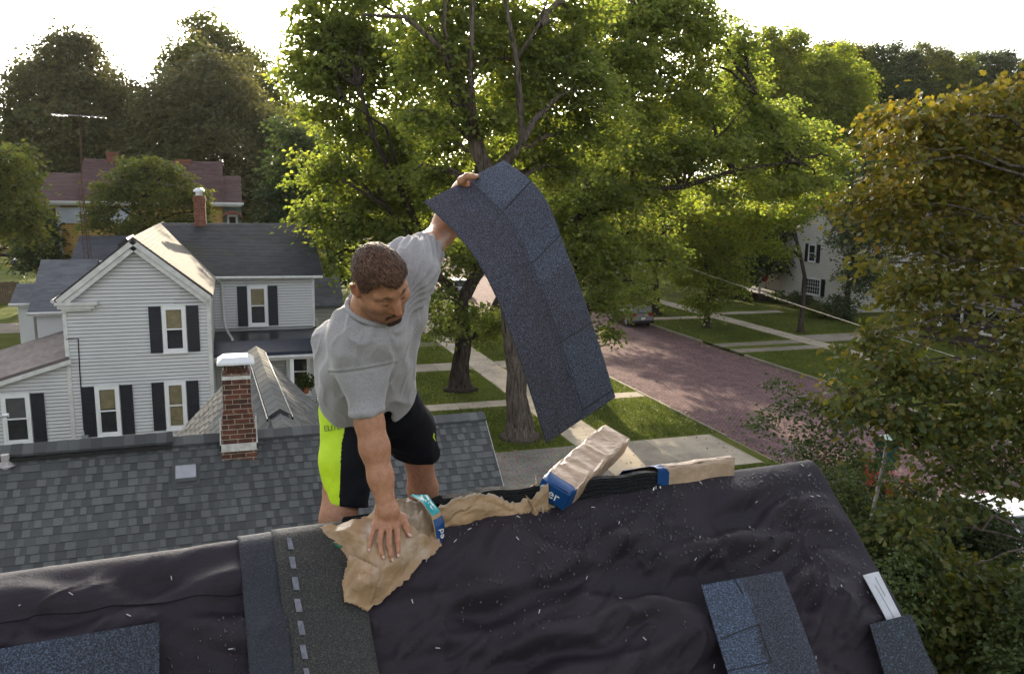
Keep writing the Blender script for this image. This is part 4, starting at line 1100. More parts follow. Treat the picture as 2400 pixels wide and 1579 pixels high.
# crowns that close the view on the right
tree('maple_tree', 'yellow-green maple with a pointed double top against the white sky', (49, 75),
     [(1795, 130, 38, 45, 74), (1850, 125, 40, 50, 74), (1760, 200, 60, 50, 74), (1830, 210, 75, 55, 74), (1780, 280, 80, 50, 73), (1880, 270, 70, 50, 74), (1900, 200, 60, 50, 75), (1960, 280, 60, 50, 75), (1860, 350, 90, 50, 73), (1960, 360, 60, 50, 74), (1700, 210, 40, 40, 75), (1800, 85, 22, 26, 74), (1855, 80, 22, 24, 74), (1930, 150, 50, 50, 75), (1990, 200, 60, 60, 75), (1740, 150, 40, 50, 74), (2020, 300, 70, 60, 75), (1980, 420, 80, 60, 74)],
     [np.array([49, 75, 0]), np.array([49, 75, 9]), atY(1820, 250, 75)], .4, M['leaf_lime'], M['bark_dark'], seed=110, back=.7, size=.28, dens=2.4, spread=.9)
for k, (x, sd, lf, lab) in enumerate([(1960, 111, 'leaf_mid', 'olive green tree just behind the yellow-green maple on the right skyline'), (2075, 112, 'leaf_dark', 'dark green tree with spiky top on the right skyline'),
                                      (2200, 113, 'leaf_mid', 'broad green tree on the right skyline between dark neighbours'), (2340, 114, 'leaf_dark', 'dark tree behind the orange maple at the far right')]):
    tree('skyline_tree', lab, tuple(atY(x, 400, 92+2*k)[:2]),
         [(x-45, 150+10*k, 26, 34, 92), (x, 140+8*k, 26, 40, 92), (x+48, 155+12*k, 26, 40, 92), (x-70, 190+10*k, 50, 40, 92), (x+10, 210+10*k, 75, 55, 91), (x+70, 215+10*k, 55, 50, 92), (x-40, 280, 75, 55, 91), (x+50, 290, 75, 60, 91), (x, 370, 95, 60, 90), (x-20, 450, 90, 60, 90), (x+60, 520, 80, 70, 90),
          (x-20, 110+8*k, 10, 16, 92), (x+24, 112+8*k, 9, 18, 92), (x+60, 125+10*k, 9, 18, 92)],
         None, .4, M[lf], M['bark_dark'], seed=sd, back=.6, size=.32, dens=2.6, spread=.9, group='trees on the right skyline')

# --- left background
tree('dome_tree', 'huge dome-shaped dark tree on the left skyline above the plum-roofed house', (-13.4, 83),
     [(160, 135, 70, 50, 80), (110, 205, 75, 60, 80), (205, 200, 75, 60, 80), (150, 290, 110, 65, 78), (250, 270, 55, 55, 80), (80, 340, 60, 60, 79), (190, 380, 110, 65, 78), (270, 370, 50, 70, 79), (110, 450, 90, 65, 78), (230, 470, 90, 60, 78), (140, 540, 80, 60, 77), (60, 230, 36, 40, 80), (155, 88, 34, 22, 80), (290, 300, 24, 36, 80)],
     [np.array([-13.4, 83, 0]), np.array([-13.4, 83, 10]), np.array([-13.2, 83, 20])], .6, M['leaf_haze'], M['bark_dark'], seed=120, back=.6, size=.3, dens=2.6, spread=1.35, per=85, flat=.5, shell=.28, droop=.5)
tree('broad_tree', 'broad dusky tree behind the two chimneys of the plum-roofed house', (-3, 78),
     [(500, 190, 85, 55, 76), (420, 230, 70, 55, 76), (370, 270, 55, 50, 77), (470, 280, 100, 60, 76), (560, 250, 70, 60, 76), (380, 350, 70, 60, 76), (520, 370, 110, 65, 75), (620, 360, 60, 70, 76), (430, 440, 90, 60, 75), (580, 460, 90, 65, 75), (640, 500, 60, 60, 74), (330, 300, 26, 36, 77), (330, 420, 40, 60, 76)],
     [np.array([-3, 78, 0]), np.array([-3, 78, 8]), np.array([-2, 78, 19])], .6, M['leaf_haze'], M['bark_dark'], seed=121, back=.6, size=.3, dens=2.3, spread=1.35, per=85, flat=.5, shell=.28, droop=.5)
tree('tall_tree', 'tallest tree on the left skyline, sunlit brownish top rising behind the broad dusky one', (0, 96),
     [(480, 80, 60, 45, 94), (440, 130, 55, 45, 94), (540, 130, 55, 50, 94), (500, 130, 60, 50, 94), (580, 190, 45, 50, 94), (620, 180, 26, 40, 95), (645, 250, 34, 45, 95), (610, 260, 40, 50, 94), (420, 170, 30, 30, 94), (560, 240, 60, 60, 94), (470, 50, 30, 20, 94)],
     [np.array([0, 96, 0]), np.array([0, 96, 10]), np.array([-.5, 96, 25])], .6, M['leaf_mid'], M['bark_dark'], seed=122, back=.3, size=.33, dens=1.6, spread=1.35, per=85, flat=.5, shell=.28, droop=.5)
tree('sunlit_tree', 'sunlit yellow-green trees edge between the dusky tree and the silver maple', (10, 104),
     [(690, 270, 50, 40, 100), (650, 330, 50, 50, 100), (730, 300, 40, 50, 101), (700, 360, 60, 60, 100), (660, 420, 60, 60, 99)],
     None, .4, M['leaf_lime'], M['bark_dark'], seed=123, back=.4, size=.34, dens=1.9, spread=1.0)
tree('shady_tree', 'dark rounded tree filling the gap behind the wing roof of the white house', (6, 62),
     [(690, 330, 50, 55, 58), (665, 420, 45, 60, 58), (740, 400, 60, 70, 58), (700, 480, 60, 60, 57), (650, 540, 60, 50, 57), (740, 560, 60, 60, 57), (620, 600, 60, 40, 58), (820, 620, 60, 50, 58)],
     None, .35, M['leaf_dark'], M['bark_dark'], seed=124, back=.5, size=.24, dens=2.1, spread=.8)
tree('edge_tree', 'yellowing tree at the left edge of the skyline', (-19.5, 79),
     [(15, 260, 34, 45, 78), (35, 330, 40, 50, 78), (5, 380, 40, 50, 78), (40, 420, 40, 60, 78), (10, 480, 40, 60, 78)],
     None, .35, M['leaf_mid'], M['bark_dark'], seed=125, back=.4, size=.3, dens=1.7, spread=.9)
tree('willow_tree', 'grey-green tree with trailing branches at the left edge in front of the road', (-17.5, 52),
     [(10, 370, 50, 40, 50), (30, 440, 50, 45, 50), (60, 490, 36, 34, 49), (15, 510, 50, 34, 49), (75, 530, 20, 16, 49), (-20, 440, 60, 70, 50)],
     [np.array([-17.5, 52, 0]), np.array([-17.4, 52, 5]), np.array([-17, 51, 10])], .3, M['leaf_mid'], M['bark_dark'], seed=126, back=.3, size=.2, dens=1.6, spread=.6, droop=.9)
tree('bushy_tree', 'bushy green tree standing in front of the plum-roofed house', (-4.2, 49.5),
     [(340, 391, 48, 27, 48), (261, 436, 48, 34, 47), (340, 456, 76, 41, 47), (433, 451, 48, 41, 48), (224, 521, 33, 29, 47), (331, 536, 72, 34, 47), (470, 496, 20, 32, 48), (396, 406, 40, 29, 48), (424, 526, 56, 32, 47.5), (293, 416, 32, 29, 47.5), (238, 486, 32, 29, 47)],
     [np.array([-4.2, 49.5, 0]), np.array([-4.2, 49.3, 4]), np.array([-4.3, 49, 11])], .25, M['leaf_mid'], M['bark_dark'], seed=127, tufts=0, back=.2, size=.17, dens=2.0, spread=.45)
tree('round_bush', 'dark round bush in the back yard left of the yellow-sheathed wall', (-15.0, 58),
     [(95, 560, 40, 40, 56), (80, 600, 36, 34, 56), (115, 600, 34, 36, 56), (95, 520, 30, 26, 56)],
     None, .15, M['leaf_dark'], M['bark_dark'], seed=128, back=.6, size=.2, dens=2.4, spread=.5, cat='bush', z0=-.05)
# filler wood far behind everything so that no bare horizon shows
def far_wood():
    r = np.random.default_rng(500); cs = []
    for k in range(230):
        a = r.uniform(-80, 95); d = r.uniform(125, 240)
        x, y = math.sin(R(a))*d, math.cos(R(a))*d
        if 12 < x < 36 and y > 60: y += 90
        h = r.uniform(9, 15)
        n = 90
        q = r.normal(0, 1, (n, 3)); q /= np.linalg.norm(q, axis=1)[:, None]
        cs.append(np.array([x, y, h*.55])+q*np.array([6.5, 6.5, h*.5])*(r.uniform(0, 1, n)**.4)[:, None])
    V, F = leaves(np.concatenate(cs), 14, 1.9, .95, r)
    o = npmesh('woods', V, F, M['leaf_mid'], None, False); tag(o, 'far off wood closing the view behind the houses', 'woods', kind='stuff')
far_wood()
# ================================================================== THE ROOF BEING SHINGLED, IN FRONT
HR = R(85.7); RU = np.array([math.sin(HR), math.cos(HR), 0]); RN = np.array([RU[1], -RU[0], 0.])   # along the ridge; horizontally towards the viewer
RP = R(41.0); RO = atY(920, 1233, 2.75); RV = RN*math.cos(RP)-Z_*math.sin(RP); RNN = RN*math.sin(RP)+Z_*math.cos(RP)
U_END = 1.885
def uv_slope(x, y, lift=0.0):
    d = ray(x, y); t_ = ((RO+RNN*lift-CAM)@RNN)/(d@RNN); q = CAM+d*t_-RO
    return float(q@RU), float(q@RV)
def roof_pt(u, s, h=0.0):
    """point on the felt: u along the ridge, s down either slope (positive this side), h off the surface"""
    u, s, h = np.broadcast_arrays(np.asarray(u, float), np.asarray(s, float), np.asarray(h, float))
    rr = .035
    f = np.sqrt(s*s+rr*rr)
    P = RO+RU*u[..., None]+RN*(s*math.cos(RP))[..., None]-Z_*(math.sin(RP)*(f-rr))[..., None]
    sl = s/f
    Nn = RN*(sl*math.sin(RP))[..., None]+Z_*np.sqrt(1-(sl*math.sin(RP))**2)[..., None]
    return P+Nn*h[..., None]
def felt_h(u, s):
    u = np.asarray(u, float); s = np.asarray(s, float); sh = u.shape
    u, s = u.ravel(), s.ravel()
    z = np.zeros_like(u)
    wu = u+.10*vnoise(np.stack([u*3, s*3, z], 1), 3); ws = s+.05*vnoise(np.stack([u*3+9, s*3, z], 1), 4)
    d1 = ws+.16*wu        # shallow folds run along the roof, some slanting across it
    a = vnoise(np.stack([wu*2.6, d1*12, z], 1), 11); b = vnoise(np.stack([wu*4.2+4, (ws-.35*wu)*10, z], 1), 12)
    c = vnoise(np.stack([wu*10, ws*22, z], 1), 13); d2 = vnoise(np.stack([wu*1.6, ws*5, z+2], 1), 15); e2 = np.abs(vnoise(np.stack([wu*5+7, (ws+.6*wu)*16, z], 1), 16))
    amp = np.clip((s+.02)/.26, 0.06, 1)*np.clip((U_END-u-.01)/.16, .0, 1)
    amp = amp*(1-.8*np.exp(-(((u+.02)/.26)**2+((s-.1)/.22)**2)**1.5))       # pinned flat under the bundle
    h = amp*(.042*a+.036*b+.013*c+.034*d2+.016*np.exp(-(e2/.12)**2))+.015
    left = np.clip((-u-.45)/.1, 0, 1)
    # long billow below the ridge on the left
    h += left*.020*np.exp(-((s-.11-.05*np.sin(u*6))/.05)**2)
    return (np.maximum(h, -.012)+.010).reshape(sh)
HOUSE = tag(empty('house_under_repair', RO*np.array([1, 1, 0])), 'steep roof covered in wrinkled black felt, stripped for new shingles', 'house')
t = NT('black_roofing_felt'); nz = t.noise(3.0, 5.0, .6)
cc = t.ramp(nz, [(.3, (.018, .0135, .019)), (.7, (.029, .0215, .030))])
cc = t.mix(t.ramp(t.noise(1.6, 5.0, .7), [(.55, (0,)*3), (.8, (.35,)*3)]), cc, (.036, .030, .030))
cc = t.mix(t.ramp(t.noise(11.0, 6.0, .75), [(.60, (0,)*3), (.75, (.35,)*3)]), cc, (.030, .027, .034))
cc = t.mix(1.0, cc, t.ramp(t.noise(420, 2.0), [(.3, (.75,)*3), (.7, (1.25,)*3)]), 'MULTIPLY')
t.base(cc); t.set(Roughness=.6); t.b.inputs['Specular IOR Level'].default_value = .27
t.bump(t.noise(55, 6.0, .75, None, .8), .55, .006); M['felt'] = t.m
us = np.arange(-3.0, U_END+.004, .009); ss = np.concatenate([np.arange(-3.2, -.6, .1), np.arange(-.6, 1.3, .009), np.arange(1.3, 4.2, .1)])
gu, gs = np.meshgrid(us, ss)
PP = roof_pt(gu, gs, felt_h(gu, gs)).reshape(-1, 3)
ix = np.arange(gu.size).reshape(gu.shape)
npmesh('roof_felt', PP, np.stack([ix[:-1, :-1], ix[:-1, 1:], ix[1:, 1:], ix[1:, :-1]], -1).reshape(-1, 4), M['felt'], HOUSE)
M['deck'] = paint('roof_boards', (.30, .21, .12), .85, .2, 3.0)
mb = MB()
for sg in (1, -1):
    V_ = RN*sg*math.cos(RP)-Z_*math.sin(RP); N_ = RN*sg*math.sin(RP)+Z_*math.cos(RP)
    A = [RO+RU*-3.0, RO+RU*(U_END-.004), RO+RU*(U_END-.004)+V_*4.2, RO+RU*-3.0+V_*4.2]
    mb.hexa([p-N_*.06 for p in A], [p-N_*.018 for p in A])
mb.build('roof_deck', M['deck'], HOUSE)
mb = MB(); hw = 2.9; zt = RO[2]-hw*math.tan(RP)-.1
q = [RO+RU*-2.9+RN*hw, RO+RU*(U_END-.25)+RN*hw, RO+RU*(U_END-.25)-RN*hw, RO+RU*-2.9-RN*hw]
mb.hexa([np.array([p[0], p[1], -.1]) for p in q], [np.array([p[0], p[1], zt]) for p in q])
e0 = RO+RU*(U_END-.25); mb.tri(e0-Z_*.1, np.array([*(e0+RN*hw)[:2], zt]), np.array([*(e0-RN*hw)[:2], zt]))
mb.build('wall', M['siding'], HOUSE)
mb = MB()
for sg in (1, -1):
    V_ = RN*sg*math.cos(RP)-Z_*math.sin(RP); p = RO+RU*(U_END-.02)-Z_*.20; bar_between(mb, p, p+V_*4.2, Z_, .025, .15)
mb.build('rake_board', M['old_trim'], HOUSE)
# the felt's loose edge hanging a little over the rake
us = np.linspace(-.05, 1.6, 140); rw = np.linspace(0, 1, 4)
g1, g2 = np.meshgrid(us, rw)
hh = felt_h(np.full_like(g1, U_END), g1)
PP = roof_pt(U_END+g2*.018, g1, hh-.03*g2**2+.006*g2*np.sin(g1*23)).reshape(-1, 3); ix = np.arange(g1.size).reshape(g1.shape)
npmesh('felt_edge', PP, np.stack([ix[:-1, :-1], ix[:-1, 1:], ix[1:, 1:], ix[1:, :-1]], -1).reshape(-1, 4), M['felt'], HOUSE)
# upper course of felt lapping over the lower one on the left
lA, lB = uv_slope(50, 1472, .02), uv_slope(554, 1404, .02)
g1, g2 = np.meshgrid(np.linspace(-3.0, -.505, 300), np.linspace(0, 1, 60))
lap = lA[1]+(g1-lA[0])*(lB[1]-lA[1])/(lB[0]-lA[0])+.004*np.sin(g1*31); sv = .10+(lap-.10)*g2
hv = felt_h(g1, sv)+.001+.0065*np.clip(g2*1.5, 0, 1)
Pt = roof_pt(g1, sv, hv).reshape(-1, 3); ix = np.arange(g1.size).reshape(g1.shape); Pb = roof_pt(g1[-1], sv[-1], hv[-1]-.0075); nb = g1.size; rb = nb+np.arange(g1.shape[1])
npmesh('felt_lap', np.concatenate([Pt, Pb]), [np.stack([ix[:-1, :-1], ix[:-1, 1:], ix[1:, 1:], ix[1:, :-1]], -1).reshape(-1, 4), np.stack([ix[-1, :-1], ix[-1, 1:], rb[1:], rb[:-1]], -1)], M['felt'], HOUSE)
# staples in the felt
M['staple'] = paint('bright_staple', (.55, .55, .57), .35, .05, 20.0)
stp = [(1641, 1145), (1537, 1155), (1390, 1200), (1213, 1226), (1100, 1252), (1066, 1282), (1206, 1286), (1000, 1325), (1378, 1362), (1453, 1417), (1255, 1458), (1026, 1533), (1503, 1516),
       (1639, 1272), (1621, 1331), (962, 1433), (887, 1434), (1448, 1240), (1882, 1100), (1896, 1124), (1913, 1177), (1896, 1180), (1774, 1185), (1950, 1250), (1762, 1244), (1806, 1307), (1958, 1396),
       (1864, 1446), (1915, 1551), (1679, 1569), (402, 1363), (354, 1401), (501, 1394), (171, 1419), (182, 1427), (56, 1442), (304, 1464), (542, 1535)]
sm = None
for k, (px, py) in enumerate(stp):
    u, s = uv_slope(px, py, .02); c = roof_pt(u, s, felt_h(np.array([u]), np.array([s]))[0]+.002)
    if sm is None:
        b = MB(); b.box((-.0078, -.0013, -.003), (.0078, .0013, .0018)); sm = b.build('staple', M['staple'], HOUSE, bevel=.001); o = sm
        o.matrix_parent_inverse = Matrix.Identity(4)
    else: o = sm.copy(); col.objects.link(o)
    a = random.uniform(-1.3, .5) if k % 3 else random.uniform(.3, 1.5)
    X = RU*math.cos(a)+RV*math.sin(a); Yv = np.cross(RNN, X)
    hl = HOUSE.location
    o.matrix_basis = Matrix(((X[0], Yv[0], RNN[0], c[0]-hl[0]), (X[1], Yv[1], RNN[1], c[1]-hl[1]), (X[2], Yv[2], RNN[2], c[2]-hl[2]), (0, 0, 0, 1)))
# beads of grit and rain on the felt
r_ = np.random.default_rng(33)
n = 2000; bu, bs = r_.uniform(.15, U_END-.03, n), r_.uniform(.03, .62, n)
keep = (r_.uniform(0, 1, n) < np.clip(.95-1.25*bs+.18*(bu-.8), .05, 1)) & (vnoise(np.stack([bu*4, bs*5, bs*0], 1), 71) > -.35)
bu, bs = bu[keep], bs[keep]
u2, s2 = r_.uniform(-1.3, -.55, 260), r_.uniform(.25, .5, 260); k2 = vnoise(np.stack([u2*5, s2*6, s2*0], 1), 72) > .1
bu, bs = np.concatenate([bu, u2[k2]]), np.concatenate([bs, s2[k2]])
ang = np.linspace(0, 2*np.pi, 7)[:-1]
dome = np.concatenate([[[0, 0, 1.]], np.stack([.62*np.cos(ang), .62*np.sin(ang), np.full(6, .72)], 1), np.stack([np.cos(ang), np.sin(ang), np.full(6, -.3)], 1)])
dF3 = np.array([(0, 1+k, 1+(k+1) % 6) for k in range(6)]); dF4 = np.array([(1+k, 7+k, 7+(k+1) % 6, 1+(k+1) % 6) for k in range(6)])
c0 = roof_pt(bu, bs, felt_h(bu, bs)); sz = r_.uniform(.0028, .0062, len(bu)); el = r_.uniform(1, 1.9, len(bu))
Vd = c0[:, None, :]+(dome[None, :, 0:1]*RU+0)*(sz*.9)[:, None, None]+dome[None, :, 1:2]*RV*(sz*el)[:, None, None]+dome[None, :, 2:3]*RNN*(sz*.9)[:, None, None]
offs = (np.arange(len(bu))*13)[:, None, None]
o = npmesh('grit', Vd.reshape(-1, 3), [(dF3[None]+offs).reshape(-1, 3), (dF4[None]+offs).reshape(-1, 4)], paint('wet_grit', (.035, .034, .040), .25, .2, 30.0, spec=.6), None)
tag(o, 'scattered beads of wet grit on the black felt', 'grit', kind='stuff')

# ------------------------------------------------------------------ loose shingles
def granule_mat(name, dark, mid, fleck, blue=(.10, .15, .22), scale=170.0, amt=.60, stretch=(1, 1, 1), band=None):
    t = NT(name); v = t.mapped(stretch)
    cc = t.ramp(t.noise(scale, 2.0, .7, v), [(.34, dark), (.52, mid), (amt+.06, fleck)])
    cc = t.mix(t.ramp(t.noise(scale*.55, 2.0, .6, v), [(.56, (0,)*3), (.66, (.55,)*3)]), cc, blue)
    tone = t.ramp(t.attr().outputs['Fac'], [(0, (.50, .43, .44)), (.40, (1.0, .90, .92)), (.60, (1.05, 1.10, 1.22)), (1, (1.45, 1.58, 1.75))])
    cc = t.mix(1.0, cc, tone, 'MULTIPLY')
    t.base(cc); t.set(Roughness=.62); t.b.inputs['Specular IOR Level'].default_value = .35
    t.bump(t.noise(scale, 2.0, .7, v), .6, .004)
    return t.m
M['gran'] = granule_mat('blue_black_granules', (.008, .010, .015), (.026, .033, .048), (.095, .12, .165), scale=230)
M['gran_b'] = granule_mat('black_granules', (.007, .008, .010), (.018, .020, .025), (.055, .062, .075), scale=230)
M['asphalt'] = paint('asphalt_back', (.030, .030, .030), .7, .3, 30.0, .35, 300, .3, 200)
HS_ = [0.0]
def ride(u, s, clear, soft=False):
    """height of something stiff resting on the folds"""
    f = felt_h(u, s); A_ = np.stack([np.ones(u.size), u.ravel(), s.ravel(), u.ravel()**2, u.ravel()*s.ravel(), s.ravel()**2], 1)
    if soft:
        h = f.copy()
        for _ in range(80):
            q = np.pad(h, 1, mode='edge'); h = np.maximum(f, (q[:-2, 1:-1]+q[2:, 1:-1]+q[1:-1, :-2]+q[1:-1, 2:]+h)/5)
        return h+clear
    A_ = A_[:, :3]; k = np.linalg.lstsq(A_, f.ravel(), rcond=None)[0]; p = (A_@k).reshape(u.shape)
    return p+(f-p).max()+clear
def flat_shingle(name, label, corners, mats, tones=None, lift=.02, thick=.005, group=None, cat='shingle', stuffx=None):
    """a shingle lying on the felt; corners surveyed on the slope, drawn as a grid that follows the folds a little"""
    uv = [uv_slope(x, y, lift) for x, y in corners]
    n = 40
    A, B, C_, D_ = [np.array(q) for q in uv]
    a, b = np.meshgrid(np.linspace(0, 1, n), np.linspace(0, 1, n))
    q = (A*(1-a)[..., None]+B*a[..., None])*(1-b)[..., None]+(D_*(1-a)[..., None]+C_*a[..., None])*b[..., None]
    sm_ = felt_h(q[..., 0], q[..., 1]).mean()
    h = ride(q[..., 0], q[..., 1], .002)+.003*np.sin(a*3+b*2); HS_[0] = float(h.mean())
    top = roof_pt(q[..., 0], q[..., 1], h+thick); bot = roof_pt(q[..., 0], q[..., 1], h)
    V = np.concatenate([top.reshape(-1, 3), bot.reshape(-1, 3)]); m = n*n; ix = np.arange(m).reshape(n, n)
    F = [np.stack([ix[:-1, :-1], ix[1:, :-1], ix[1:, 1:], ix[:-1, 1:]], -1).reshape(-1, 4), m+np.stack([ix[:-1, :-1], ix[:-1, 1:], ix[1:, 1:], ix[1:, :-1]], -1).reshape(-1, 4)]
    ring = np.concatenate([ix[0, :], ix[1:, -1], ix[-1, -2::-1], ix[-2:0:-1, 0]]); nx = np.roll(ring, -1)
    F.append(np.stack([ring, nx, nx+m, ring+m], -1))
    tn = np.full(m, .5) if tones is None else tones(a, b).ravel()
    cv = np.concatenate([tn, tn*.4])[:, None].repeat(3, 1)
    o = npmesh(name, V, F, mats, None, False, cv); tag(o, label, cat, group)
    FLAT[o.name] = (q, h+thick)
    return o, q
FLAT = {}
def lines_on(q, segs, mat, parent, name, w=.004, lift=.026):
    """grooves and slits marked on a shingle in its own a,b square"""
    A, B, C_, D_ = q[0, 0], q[0, -1], q[-1, -1], q[-1, 0]
    pt = lambda a, b: (A*(1-a)+B*a)*(1-b)+(D_*(1-a)+C_*a)*b
    hh = FLAT[parent.name][1]; nn_ = hh.shape[0]-1
    hat = lambda a, b: float(hh[min(nn_, int(round(b*nn_))), min(nn_, int(round(a*nn_)))])+.0012
    for (A0_, B0_, A1_, B1_) in segs:
      mb = MB()
      for (a0, b0, a1, b1) in [(A0_+(A1_-A0_)*k/6, B0_+(B1_-B0_)*k/6, A0_+(A1_-A0_)*(k+1)/6, B0_+(B1_-B0_)*(k+1)/6) for k in range(6)]:
        p, r2 = pt(a0, b0), pt(a1, b1); d = (r2-p)/np.linalg.norm(r2-p); s_ = np.array([-d[1], d[0]])*w/2
        l0, l1 = hat(a0, b0), hat(a1, b1); P = [roof_pt(*(p+s_), l0), roof_pt(*(r2+s_), l1), roof_pt(*(r2-s_), l1), roof_pt(*(p-s_), l0)]
        mb.hexa(P, [k+RNN*.0012 for k in P])
      mb.build(name, mat, parent)
o, q = flat_shingle('shingle', 'blue-black flecked shingle lying square on the felt near the white flashing', [(1627, 1399), (1813, 1366), (1925, 1690), (1720, 1740)], M['gran'],
             lambda a, b: np.where(a < .46+.03*np.sin(b*9), .72, .28)+.08*np.sin(a*7))
lines_on(q, [(.40, .0, .44, .13), (.05, .40, .50, .355), (.5, .355, .5, .62), (.0, .62, .5, .62)], M['black'], o, 'slit')
o, q = flat_shingle('shingle', 'dark flecked shingle at the lower left of the felt, beside the draped strips', [(-160, 1586), (376, 1492), (376, 1720), (-160, 1800)], M['gran'], lambda a, b: .42+.15*np.sin(a*5), lift=.024)
o, q = flat_shingle('shingle', 'plain dark grey shingle on the rake edge, just below the white flashing', [(2019, 1487), (2108, 1467), (2200, 1660), (2090, 1690)], M['gran_b'], lambda a, b: .55+0*a, lift=.016)
o, q = flat_shingle('flashing', 'white metal drip flashing with a nail hole on the rake edge of the felt roof', [(2014, 1365), (2053, 1354), (2109, 1467), (2070, 1478)], M['cap_metal2'] if 'cap_metal2' in M else paint('dull_white_metal', (.52, .53, .56), .4, .08, 12.0, .1, 200), lift=.030, thick=.003, cat='flashing')
fl_uv = uv_slope(2043, 1412, .03); b = MB(); c = roof_pt(*fl_uv, HS_[0]+.004)
b.tube([c, c+RNN*.0015], .007, 8); b.build('nail_hole', M['black'], o)
lines_on(q, [(.35, .25, .5, .95), (.6, .1, .62, .5)], M['grey_metal'], o, 'crease', .0015, .0335)
# two strips draped over the ridge
DR_ = [None]
def draped(name, label, u0, u1, s0, s1, lift, mat, skew=0.0, tone=.5):
    n1, n2 = 12, 90
    a, b = np.meshgrid(np.linspace(0, 1, n1), np.linspace(s0, s1, n2))
    uu = u0+(u1-u0)*a+skew*np.maximum(b, 0)
    h = ride(uu, b, 0.0, True)+(lift-.024)+.004*np.exp(-(b/.06)**2); DR_[0] = (uu, b, h)
    top = roof_pt(uu, b, h+.004); bot = roof_pt(uu, b, h); m = n1*n2; ix = np.arange(m).reshape(n2, n1)
    V = np.concatenate([top.reshape(-1, 3), bot.reshape(-1, 3)])
    F = [np.stack([ix[:-1, :-1], ix[1:, :-1], ix[1:, 1:], ix[:-1, 1:]], -1).reshape(-1, 4), m+np.stack([ix[:-1, :-1], ix[:-1, 1:], ix[1:, 1:], ix[1:, :-1]], -1).reshape(-1, 4)]
    ring = np.concatenate([ix[0, :], ix[1:, -1], ix[-1, -2::-1], ix[-2:0:-1, 0]]); nx = np.roll(ring, -1); F.append(np.stack([ring, nx, nx+m, ring+m], -1))
    o = npmesh(name, V, F, mat, None, True, np.full((2*m, 3), tone)); tag(o, label, 'shingle strip'); return o
M['strip_slate'] = granule_mat('slate_granules', (.014, .015, .019), (.023, .025, .031), (.045, .049, .058), (.030, .037, .048), 220)
M['strip_olive'] = granule_mat('sanded_back', (.016, .016, .014), (.030, .029, .026), (.085, .080, .065), (.05, .05, .045), 230)
draped('shingle_strip', 'dark slate strip draped over the ridge beside the dashed strip', -.520, -.395, -.35, 1.15, .026, M['strip_slate'], -.02)
o = draped('shingle_strip', 'sanded black strip with a dashed line of grey sealant, draped over the ridge', -.412, -.150, -.35, 1.15, .031, M['strip_olive'], -.01)
s0 = .035; M['sealant'] = paint('grey_sealant', (.17, .17, .20), .5, .3, 60.0)
while s0 < 1.1:
    u0 = -.372-.01*s0; L = .046
    P = [roof_pt(u0+dx+random.uniform(-.002, .002), s0+ds, float(np.interp(s0+ds, DR_[0][1][:, 3], DR_[0][2][:, 3]))+.0075) for dx, ds in ((0, 0), (.017, .004), (.018, L), (.001, L-.003))]
    sl = MB(); sl.hexa(P, [p+RNN*.0018 for p in P]); s0 += .071; sl.build('sealant_dash', M['sealant'], o)

# ------------------------------------------------------------------ bundles of shingles in kraft paper
def kraft_mat(name, c):
    t = NT(name); a = t.noise(7.0, 6.0, .65)
    cc = t.ramp(a, [(.3, tuple(x*.72 for x in c)), (.7, tuple(min(1, x*1.15) for x in c))])
    cc = t.mix(t.ramp(t.noise(60, 4.0, .7), [(.66, (0,)*3), (.74, (.8,)*3)]), cc, (.13, .085, .055))
    cc = t.mix(t.ramp(t.noise(14, 6.0, .8), [(.64, (0,)*3), (.74, (.45,)*3)]), cc, (.20, .13, .085))
    cc = t.mix(t.ramp(t.noise(4, 5.0, .6), [(.58, (0,)*3), (.68, (.5,)*3)]), cc, (.58, .49, .41))
    t.base(cc); t.set(Roughness=.42); t.b.inputs['Specular IOR Level'].default_value = .45
    hs_ = []
    for sc_ in (15, 37):        # crumple: facets meeting at creases
        mp = t.n('ShaderNodeTexVoronoi'); mp.feature = 'F1'; mp.inputs['Scale'].default_value = sc_
        nv = t.n('ShaderNodeTexNoise'); nv.inputs['Scale'].default_value = sc_*.5; t.l(t.co(), nv.inputs['Vector'])
        vm = t.n('ShaderNodeVectorMath', operation='MULTIPLY_ADD'); t.l(nv.outputs['Color'], vm.inputs[0]); vm.inputs[1].default_value = (.05, .05, .05); t.l(t.co(), vm.inputs[2]); t.l(vm.outputs[0], mp.inputs['Vector']); hs_.append(mp.outputs['Distance'])
    ad = t.n('ShaderNodeMath', operation='MULTIPLY_ADD'); t.l(hs_[1], ad.inputs[0]); ad.inputs[1].default_value = .4; t.l(hs_[0], ad.inputs[2])
    t.bump(ad.outputs[0], .55, .012)
    return t.m
M['kraft'] = kraft_mat('kraft_paper', (.40, .255, .140))
M['kraft_b'] = kraft_mat('pinkish_kraft_paper', (.45, .315, .215))
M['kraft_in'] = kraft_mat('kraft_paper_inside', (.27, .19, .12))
M['blue_print'] = paint('blue_print', (.005, .055, .19), .35, .15, 20.0)
M['teal_print'] = paint('teal_print', (.02, .33, .36), .35, .2, 20.0)
M['white_print'] = paint('white_print', (.78, .78, .76), .5, .06, 20.0)
M['green_print'] = paint('green_print', (.02, .16, .085), .5, .3, 40.0)
t = NT('stacked_shingle_edges'); v = t.mapped((1, 1, 1)); wv = t.n('ShaderNodeTexWave', wave_type='BANDS', bands_direction='Z')
wv.inputs['Scale'].default_value = 42; wv.inputs['Distortion'].default_value = 1.2; wv.inputs['Detail'].default_value = 3; t.l(t.co(), wv.inputs['Vector'])
cc = t.mix(1.0, t.ramp(wv.outputs['Fac'], [(.1, (.008, .008, .009)), (.6, (.032, .032, .034))]), t.ramp(t.noise(240, 2.0), [(.35, (.5,)*3), (.62, (1.3,)*3), (.72, (3.2,)*3)]), 'MULTIPLY')
